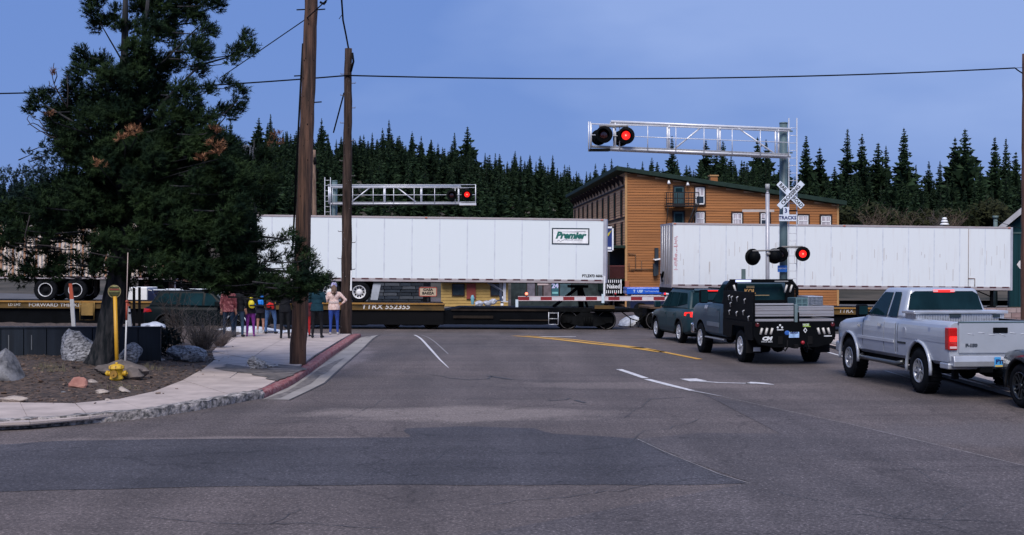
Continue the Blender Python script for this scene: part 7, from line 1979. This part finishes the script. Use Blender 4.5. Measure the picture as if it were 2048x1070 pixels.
# foliage clumps (px, py, radius px)
cl = []
def C(*a): cl.extend(a)
C((192, 5, 20), (185, 25, 14), (200, 48, 20), (225, 38, 14), (240, 55, 14), (232, 18, 8), (290, 15, 32), (335, 15, 40), (380, 5, 32), (425, 3, 26), (385, 35, 20), (300, 60, 28), (283, 95, 24), (330, 60, 28), (404, 40, 10),
  (420, 62, 13), (345, 75, 14), (352, 100, 14), (392, 92, 22), (408, 62, 12), (466, 108, 12), (462, 122, 10), (490, 78, 14), (497, 98, 12), (484, 103, 10), (468, 98, 8), (415, 100, 8),
  (166, 108, 12), (168, 130, 20), (200, 128, 22), (158, 148, 18), (232, 148, 18), (208, 150, 20), (270, 150, 32), (310, 135, 32), (345, 130, 22), (398, 112, 22), (396, 140, 16), (418, 182, 13), (450, 165, 10), (468, 172, 8), (482, 188, 12), (474, 212, 14), (458, 226, 14), (438, 222, 13), (420, 236, 12),
  (78, 200, 16), (98, 192, 13), (68, 218, 14), (150, 178, 22), (118, 225, 26), (158, 215, 32), (200, 195, 36), (240, 225, 36), (290, 205, 36), (328, 205, 32), (370, 185, 26), (345, 235, 30), (392, 215, 16), (400, 245, 20), (370, 255, 26),
  (128, 262, 30), (112, 245, 22), (180, 268, 36), (230, 278, 40), (290, 278, 40), (340, 288, 38), (400, 285, 30), (425, 262, 14))
rnd = random.Random(77)
def mass(poly, n, rr, holes=()):
    xs = [p[0] for p in poly]; ys = [p[1] for p in poly]; k = 0
    while k < n:
        x, y = rnd.uniform(min(xs), max(xs)), rnd.uniform(min(ys), max(ys))
        if not inside(poly, x, y): continue
        if any(abs(x - hx_) < hw and abs(y - hy_) < hh for hx_, hy_, hw, hh in holes): continue
        cl.append((x, y, rnd.uniform(*rr))); k += 1
mass([(115, 290), (430, 285), (470, 300), (510, 320), (540, 310), (540, 395), (500, 425), (470, 445), (300, 470), (60, 430), (70, 380), (140, 350)], 120, (20, 34))
mass([(20, 410), (300, 430), (480, 430), (470, 470), (300, 500), (180, 480), (60, 470), (0, 430)], 46, (14, 28), [(40, 470, 25, 30), (100, 480, 18, 14)])
mass([(290, 440), (480, 430), (500, 470), (500, 575), (480, 590), (440, 578), (330, 550), (295, 520)], 62, (20, 30))
mass([(480, 560), (560, 562), (630, 552), (620, 578), (560, 585), (500, 588)], 18, (12, 20))
C((225, 165, 22), (310, 175, 26), (180, 235, 26), (310, 250, 26), (375, 235, 20), (262, 60, 14), (215, 225, 26), (262, 100, 16), (258, 165, 22), (256, 200, 24), (262, 240, 26), (250, 285, 26), (266, 130, 16), (290, 120, 20), (250, 330, 30), (300, 330, 34), (200, 320, 34), (350, 330, 34), (160, 310, 30))
mass([(100, 515), (300, 520), (340, 565), (260, 572), (190, 560), (120, 556)], 32, (9, 18))
mass([(0, 480), (120, 490), (150, 530), (110, 560), (0, 565)], 22, (8, 15))
mass([(0, 420), (120, 430), (110, 480), (0, 480)], 16, (9, 16))
mass([(90, 430), (300, 470), (290, 510), (90, 500)], 16, (9, 15))
mass([(185, 470), (240, 460), (290, 480), (285, 520), (230, 530), (190, 510)], 9, (8, 14), [(225, 500, 24, 16)])
# long boughs reaching right over the pavement
C((505, 470, 16), (512, 500, 18), (535, 492, 12), (560, 480, 11), (578, 470, 10), (592, 487, 12), (545, 520, 14), (520, 540, 16), (575, 515, 11), (600, 505, 14), (600, 530, 16), (618, 518, 12), (575, 545, 12), (595, 560, 16), (625, 545, 13), (640, 560, 12), (658, 558, 8), (636, 566, 11), (610, 575, 14), (580, 585, 12), (560, 590, 12), (530, 590, 14), (505, 584, 16), (646, 562, 9), (548, 560, 12), (602, 590, 12), (626, 580, 9), (590, 600, 10), (400, 560, 14), (380, 556, 14), (500, 440, 14))
ND = MB()
def tuft(p, d, ln, n, m, w=.0095):
    d = d.normalized(); a = d.orthogonal().normalized(); b_ = d.cross(a)
    for i in range(n):
        f = rnd.random(); q = p + d * ln * f; u = rnd.uniform(0, 6.283)
        o_ = (a * math.cos(u) + b_ * math.sin(u)) * rnd.uniform(.55, 1.0) + d * rnd.uniform(.25, .9)
        e = q + o_.normalized() * rnd.uniform(.07, .12); s_ = o_.cross(d); s_ = s_.normalized() * w if s_.length > .01 else a * w
        ND.v += [tuple(q - s_), tuple(q + s_), tuple(e)]; k = len(ND.v); ND.f.append((k-3, k-2, k-1)); ND.m.append(m); ND.s.append(False)
LIMB = MB()
def trunk_at(py):
    for (x0, y0, r0), (x1, y1, r1) in zip(tr, tr[1:]):
        if y1 <= py <= y0: f = (y0 - py) / (y0 - y1); return (x0 + (x1 - x0) * f)
    return 248
dead_spots = [(268, 262, 14), (245, 280, 12), (428, 290, 12), (440, 305, 11), (405, 320, 8), (200, 332, 8), (430, 262, 8), (100, 232, 6)]
S = FPX / D_T
for (px, py, r) in cl:
    dd = rnd.uniform(-1.9, 1.7) * min(1, .35 + abs(px - 248) / 260.) if py < 480 else rnd.uniform(-1.3, 1.3)
    if px > 560: dd = rnd.uniform(-1.9, -.3)
    c = PT(px, py, dd); rm = r / S
    # limb towards the clump
    sy = min(560, py + abs(px - trunk_at(py)) * rnd.uniform(.12, .30) + 12)
    a = PT(trunk_at(sy), sy)
    if px > 268 and py < 400:
        a = PT(262 + (350 - min(350, sy)) * .08, min(430, sy))
    far_ = abs(px - 250) > 75
    if far_:
        q_ = min(90, abs(px - 250) * .4); a = PT(px - q_ if px > 250 else px + q_, py + rnd.uniform(2, 14), dd * .8)
    if rnd.random() < .55 if far_ else rnd.random() < (.30 if py < 400 else .12):
        m1 = a.lerp(c, .4) + Vector((0, 0, -.10 * (c - a).length * .5)); m2 = a.lerp(c, .75) + Vector((0, 0, -.05))
        L_ = (c - a).length
        LIMB.tube([a, m1, m2, c], [min(.045, .012 + .010 * L_), .009 + .005 * L_, .010, .006], 5, wob=.1)
    nt = int((92 if py < 310 else 66) * (r / 20.0) ** 2.1) + 6
    for k in range(nt):
        d = Vector((rnd.gauss(0, 1), rnd.gauss(0, 1) * 1.0, rnd.gauss(0, 1) * .85))
        d = d.normalized() * (rnd.random() ** .45)
        p = c + d * rm
        dirv = (d * .9 + (c - a).normalized() * .6 + Vector((0, 0, .55)))
        mi = 0
        tuft(p, dirv, rnd.uniform(.09, .17), 15, mi)
    for k in range(4):
        d = Vector((rnd.gauss(0, 1), rnd.gauss(0, 1), rnd.gauss(0, 1) * .8)).normalized() * rm
        LIMB.tube([c, c + d * .5 + Vector((0, 0, .02)), c + d], [.010, .007, .004], 3, caps=False)
for px, py, r in dead_spots:
    c = PT(px, py, -2.0); rm = r / S
    for k in range(int(r * 1.5)):
        d = Vector((rnd.gauss(0, 1), rnd.gauss(0, .5), rnd.gauss(0, .6))) * rm * .45
        tuft(c + d, d + Vector((0, 0, .1)), .09, 9, 1, .008)
    LIMB.tube([PT(trunk_at(py + 60), min(560, py + 60)), c + Vector((0, .2, -.1)), c], [.02, .012, .008], 4)
tag(ND.build('needles', [PINE, DEAD], pine), kind='stuff')
b = MB()      # bare twigs on the left side
for pts in ([(135, 215), (120, 190), (108, 168), (104, 150), (108, 126)], [(120, 190), (112, 178), (100, 172), (98, 162)], [(114, 180), (124, 172), (122, 165)], [(108, 168), (114, 152), (112, 142)], [(135, 212), (136, 180), (134, 152)],
            [(100, 268), (80, 262), (62, 250), (54, 238), (58, 230)], [(90, 262), (76, 250), (66, 246), (55, 250)], [(95, 265), (78, 240), (70, 238), (62, 228)], [(110, 275), (96, 272), (82, 262), (72, 264)],
            [(245, 516), (215, 512), (180, 505), (165, 498)], [(130, 500), (100, 492), (60, 488), (30, 486)], [(60, 430), (50, 470), (56, 520)]):
    dd = -2.1
    b = MB(); b.tube([PT(x, y, dd + rnd.uniform(-.1, .1)) for x, y in pts], [.013 - .008 * i / len(pts) for i in range(len(pts))], 5)
    b.build('dead_twig', mat('dark bare twig', (.035, .03, .03), .9), pine)
for k in range(60): pass
LIMB.build('limb', PBARK, pine)
b = MB(); c = PT(106, 148, -2.1)
ND = MB()
for k in range(10): tuft(c + Vector((rnd.uniform(-.05, .05), 0, rnd.uniform(-.08, .05))), Vector((0, 0, 1)), .08, 10, 0, .007)
ND.build('dead_tuft', DEAD, pine)

for pts_, r0_ in (([(245, 500), (330, 512), (430, 528), (520, 540), (600, 545), (650, 558)], .06), ([(243, 530), (330, 545), (430, 560), (520, 570), (600, 580)], .05), ([(246, 440), (330, 450), (430, 455), (500, 470), (580, 480)], .05),
        ([(278, 250), (340, 190), (400, 130), (450, 116), (478, 104), (492, 86)], .032), ([(276, 270), (350, 250), (410, 235), (450, 226), (476, 200)], .032), ([(272, 320), (350, 300), (420, 270), (450, 235)], .03),
        ([(247, 300), (200, 270), (140, 240), (90, 210)], .04), ([(246, 380), (190, 350), (130, 310), (110, 270)], .045), ([(280, 160), (330, 120), (380, 70), (410, 40)], .025), ([(249, 130), (220, 80), (200, 45)], .022), ([(248, 210), (210, 175), (170, 140)], .028), ([(245, 460), (180, 450), (110, 440), (50, 450)], .05)):
    bb = MB(); bb.tube([PT(x, y, rnd.uniform(-.3, .3) + (-.9 if x > 560 else 0)) for x, y in pts_], [r0_ * (1 - .8 * i / len(pts_)) for i in range(len(pts_))], 7, wob=.08); bb.build('bough', PBARK, pine)
# second pine at the far left edge and a loose pine on the right of the big one
def small_pine(label, base, H, clumps, m, D, seed, trunk_r=.12):
    global ND
    t = thing('pine_tree', label, 'tree', base); o_ = Vector(base); r2 = random.Random(seed); S_ = FPX / D
    b = MB(); b.tube([(0, 0, -.3), (r2.uniform(-.1, .1), 0, H * .5), (0, 0, H)], [trunk_r, trunk_r * .7, .03], 8, wob=.06); b.build('trunk', PBARK, t)
    ND = MB(); lm = MB()
    for px, py, r in clumps:
        c = P(px, py, D + r2.uniform(-1.2, 1.2)) - o_; rm = r / S_
        lm.tube([c * .75 + Vector((0, 0, c.z * .22)), c], [.02, .01], 4)
        for k in range(int(34 * (r / 20) ** 2) + 4):
            d = Vector((r2.gauss(0, 1), r2.gauss(0, 1), r2.gauss(0, .85))).normalized() * r2.random() ** .45
            tuft(c + d * rm, d + Vector((0, 0, .5)), .18, 13, 0, .016)
    tag(ND.build('needles', m, t), kind='stuff'); lm.build('limb', PBARK, t)
    return t
cc = [(60, 310, 10), (85, 292, 10), (68, 335, 12), (92, 312, 14), (105, 305, 12), (118, 330, 20), (80, 345, 18), (100, 360, 24), (50, 360, 18), (130, 355, 22), (20, 352, 12), (5, 350, 14), (-20, 360, 24), (30, 375, 22), (70, 385, 26), (10, 400, 24), (45, 410, 22), (-20, 420, 26), (110, 395, 22), (8, 440, 18), (-25, 470, 26), (0, 500, 14), (-30, 520, 24), (20, 430, 16), (80, 420, 22), (10, 470, 12), (45, 345, 10)]
small_pine('blue green pine behind the big one at the left edge', (P(-34, 600, 38).x, 38, .2), 5.3, cc, PINE2, 38, 5)
cc = [(x, y, r * .85) for x, y, r in ((500, 330, 20), (530, 315, 18), (555, 330, 20), (480, 350, 22), (520, 360, 26), (555, 370, 26), (500, 390, 26), (540, 405, 26), (480, 410, 24), (566, 345, 12), (570, 385, 12), (510, 425, 18), (460, 380, 22), (550, 290, 12), (545, 275, 9), (556, 305, 10), (440, 330, 20)) if not (x > 545 and y > 340) and not (x > 525 and y > 385)]
tq = small_pine('loose olive pine whose crown fills the space between the big pine and the thick pole', (P(508, 600, 49).x, 49, .0), 7.4, cc, PINE, 49, 6, .10)
ND = MB()
rnd = random.Random(4)
for px, py in ((548, 275), (560, 285), (540, 290), (556, 268)):
    for k in range(14): tuft(P(px, py, 46.5) - Vector((P(508, 600, 49).x, 49, .0)) + Vector((rnd.uniform(-.12, .12), rnd.uniform(-.1, .1), rnd.uniform(-.1, .1))), Vector((rnd.uniform(-1, 1), 0, 1)), .1, 9, 0, .012)
ND.build('dead_tuft', DEAD, tq)

# shrubs and dark hedge
sx_ = G(385, 700, .25)
twig_shrub('shrub', (sx_.x, sx_.y + 1.0, .2), 1.15, 120, GREYTWIG, 'bare grey twiggy shrub behind the long boulder in front of the parked suv', seed=61, spread=.9, thick=.011)
sx_ = G(430, 692, .2)
twig_shrub('shrub', (sx_.x, sx_.y + .6, .15), .62, 110, mat('fawn twigs', (.14, .11, .10), .9, var=.3), 'low fawn twiggy shrub at the right end of the planting bed', seed=62, spread=1.1, thick=.009)
sx_ = G(322, 690, .25)
twig_shrub('shrub', (sx_.x, sx_.y + 1.4, .2), 1.6, 26, mat('dark twigs', (.05, .042, .04), .9), 'tall sparse dark shrub standing right of the snow marker pole', seed=63, spread=.45, thick=.018)
hd = G(290, 712, .25)
leaf_blob('hedge', (hd.x, hd.y + .6, .15), (.95, .7, .78), 5200, needle_mat('dark juniper', (.006, .010, .010), (.016, .022, .018), (.01, .016, .016)), 'low black green juniper hedge between the pine trunk and the long boulder', 'hedge', 64, leaf=.05)
gr = MB(); rnd = random.Random(9)
gp_ = G(298, 745, .2)
for (px, py, n_) in ((95, 745, 60), (110, 752, 50), (240, 772, 40), (300, 735, 50)):
    q = G(px, py, .2)
    for k in range(n_):
        x_, y_ = q.x + rnd.gauss(0, .18), q.y + rnd.gauss(0, .15); z_ = bed_z(x_, y_) if inside(bed_poly, x_, y_) else .12; h_ = rnd.uniform(.05, .16)
        gr.add([(x_ - .006, y_, z_), (x_ + .006, y_, z_), (x_ + rnd.uniform(-.06, .06), y_ + rnd.uniform(-.04, .04), z_ + h_)], [(0, 1, 2)])
tag(gr.build('grass_tufts', mat('dry grass', (.10, .09, .055), .9, var=.4, scale=3)), 'sparse dry grass blades between the stones of the bed', 'grass', kind='stuff')

# dark panel wall behind the bed
WALLM = mat('blue black metal panel', (.010, .015, .022), .45, .2, var=.35, scale=2, stretch=(4, 1, .3))
t = thing('panel_wall', 'low blue black metal panel wall behind the boulders and the pine trunk', 'wall', (P(-90, 650, 29.5).x, 29.5, .15))
z1_ = CAMZ - (653 - 535) / FPX * 29.5 - .15
Wl = P(322, 650, 29.5).x - P(-90, 650, 29.5).x
n = 9; w_ = Wl / n
for k in range(n):
    b = MB(); b.box(k * w_ + .008, (k + 1) * w_ - .008, 0, .05, -.15, z1_ - .04); b.build('panel', WALLM, t, .006)
    b = MB(); b.box(k * w_ - .03, k * w_ + .03, .05, .11, -.15, z1_ - .03); b.build('post', BLACK, t)
    if k in (2, 3, 5):
        b = MB(); b.box(k * w_ + .18, k * w_ + .20, -.012, 0, z1_ - .55, z1_ - .2); b.build('scratch', mat('grey scratch', (.12, .13, .14), .5), t)
b = MB(); b.box(-.02, Wl + .02, -.03, .1, z1_ - .04, z1_); b.build('cap_rail', WALLM, t)

# fire hydrant
HY = mat('worn yellow hydrant paint', (.50, .28, .012), .5, c2=(.62, .40, .03), scale=8, bump=.3, ramp=(.35, .6)); HYD = mat('yellow brown casting', (.28, .15, .02), .6, var=.3)
hb_ = G(233, 764, .14)
t = thing('fire_hydrant', 'squat bright yellow fire hydrant half buried among the rocks', 'fire hydrant', (hb_.x, hb_.y, .12))
b = MB(); b.lathe([(.10, -.05), (.10, .06), (.135, .08), (.135, .10), (.125, .11), (.125, .27), (.15, .28), (.15, .305), (.14, .31), (.14, .335), (.105, .36), (.06, .375), (.02, .38)], 28); b.build('barrel', HY, t)
b = MB(); b.cyl((0, 0, .37), (0, 0, .41), .028, n=5); b.build('top_nut', HY, t)
b = MB()
for k in range(8):
    a = k * math.pi / 4 + .2; b.cyl((.138 * math.cos(a), .138 * math.sin(a), .27), (.138 * math.cos(a), .138 * math.sin(a), .345), .013, n=6)
b.build('flange_bolt', HYD, t)
for a, r_, L_ in ((R(180), .055, .20), (R(0), .055, .20), (R(270), .075, .20)):
    d = Vector((math.cos(a), math.sin(a), 0))
    b = MB(); b.cyl(d * .10 + Vector((0, 0, .19)), d * (L_ - .03) + Vector((0, 0, .19)), r_ * .8, n=16); b.cyl(d * (L_ - .05) + Vector((0, 0, .19)), d * L_ + Vector((0, 0, .19)), r_, n=8); b.cyl(d * L_ + Vector((0, 0, .19)), d * (L_ + .025) + Vector((0, 0, .19)), .018, n=5)
    b.build('outlet_cap', HY if a != R(270) else HYD, t)
# round marker sign on yellow pole
mp_ = G(235, 748, .2)
YP = mat('yellow orange pole paint', (.52, .27, .015), .5, var=.12, scale=4)
t = thing('marker_sign', 'yellow pole topped by a round green and red marker disc behind the hydrant', 'sign', (P(231, 700, 25.6).x, 25.6, .2))
zc = CAMZ - (583 - 535) / FPX * 25.6 - .2
b = MB(); b.tube([(.04, 0, -.1), (-.01, 0, zc - .1)], .040, 12); b.build('pole', YP, t)
MD = Matrix.Translation((-.02, 0, zc)) @ Matrix.Rotation(R(90), 4, 'X')
b = MB(); b.lathe([(.01, -.012), (.133, -.012), (.133, .012), (.01, .012)], 32, M=MD); dk_ = b.build('disc', mat('olive disc', (.14, .14, .045), .6, var=.25, scale=12), t)
b = MB(); b.box(-.12, .08, -.02, -.014, zc + .025, zc + .06); b.build('red_band', mat('dull red print', (.16, .03, .015), .6), dk_)
text_mesh('HYDRANT', .042, face_cam(-.02, -.016, zc + .08), mat('dark print', (.02, .02, .015), .6), parent=dk_, bold=.002)
b = MB()
for k, (z_, hw_) in enumerate(((-.02, .11), (-.045, .10), (-.075, .085))): b.box(-.02 - hw_, -.02 + hw_, -.018, -.013, zc + z_ - .006, zc + z_ + .006)
b.build('print_line', mat('dark print', (0, 0, 0)), dk_)
b = MB(); b.tube([(.13 * math.cos(a * .2618) - .02, -.01, zc + .13 * math.sin(a * .2618)) for a in range(25)], .007, 5); b.build('disc_rim', mat('tan rim', (.25, .2, .1), .5), dk_)
# whip marker and snow stakes
t = thing('snow_marker', 'thin white whip rod with orange tip right of the yellow pole', 'marker', (P(249, 725, 25.4).x, 25.4, .2))
z1_ = CAMZ - (640 - 535) / FPX * 25.4 - .2; z2_ = CAMZ - (603 - 535) / FPX * 25.4 - .2
b = MB(); b.tube([(0, 0, -.05), (.04, 0, z1_)], .017, 8); b.build('rod', mat('grey white rod', (.45, .45, .44), .5), t)
b = MB(); b.tube([(.04, 0, z1_), (.05, 0, z2_)], .022, 8); b.ball((.05, 0, z2_), .035, 8); b.build('orange_tip', mat('rusty orange', (.28, .045, .02), .6), t)
t = thing('snow_marker', 'very thin pale whip standing high in front of the pine trunk', 'marker', (P(250, 725, 25.8).x + .02, 25.8, .2))
b = MB(); b.tube([(.0, 0, 1.0), (.04, 0, CAMZ - (505 - 535) / FPX * 25.8 - .2)], .009, 6); b.tube([(0, 0, -.05), (0, 0, 1.0)], .012, 6); b.build('rod', mat('pinkish rod', (.38, .30, .27), .5), t)
def stake(px0, pxt, pt, pm, pb, D, label, w=.08):
    a = P(px0, pb, D); t = thing('snow_stake', label, 'stake', (a.x, D, a.z)); z = lambda p: CAMZ - (p - 535) / FPX * D - a.z; dx = (pxt - px0) / FPX * D; zm, zt = z(pm), z(pt)
    b = MB(); b.hexa([(-w/2, -.02, -.3), (w/2, -.02, -.3), (w/2, .02, -.3), (-w/2, .02, -.3), (-w/2 + dx * zm / zt, -.02, zm), (w/2 + dx * zm / zt, -.02, zm), (w/2 + dx * zm / zt, .02, zm), (-w/2 + dx * zm / zt, .02, zm)]); b.build('stake', mat('dusty white stake', (.42, .43, .44), .6), t)
    b = MB(); x0_ = dx * zm / zt; b.hexa([(-w/2 + x0_, -.022, zm), (w/2 + x0_, -.022, zm), (w/2 + x0_, .022, zm), (-w/2 + x0_, .022, zm), (-w/2 * .8 + dx, -.022, zt), (w/2 * .8 + dx, -.022, zt), (w/2 * .8 + dx, .022, zt), (-w/2 * .8 + dx, .022, zt)]); b.build('orange_top', mat('orange stake top', (.38, .07, .03), .6), t)
    return t, z
stake(149, 141, 567, 598, 655, 33, 'white stake with orange top standing beyond the dark wall at the left', .10)
tt_, z = stake(262, 255, 603, 612, 654, 33, 'leaning white stake with black marks and small orange top right of the trunk', .10)
b = MB()
for zz in (.35, .5, .62): b.box(-.06, -.0, -.03, -.022, zz, zz + .05)
b.build('black_mark', BLACK, tt_)
for px, D_, lb in ((268, 34, 'thin dark sign post right of the pine trunk'), (279, 35, 'second thin dark post a step right of the pine trunk')):
    b = MB(); b.box(-.03, .03, -.03, .03, 0, 1.75); tag(b.build('post', BLACK, loc=(P(px, 650, D_).x, D_, .1)), lb, 'post')
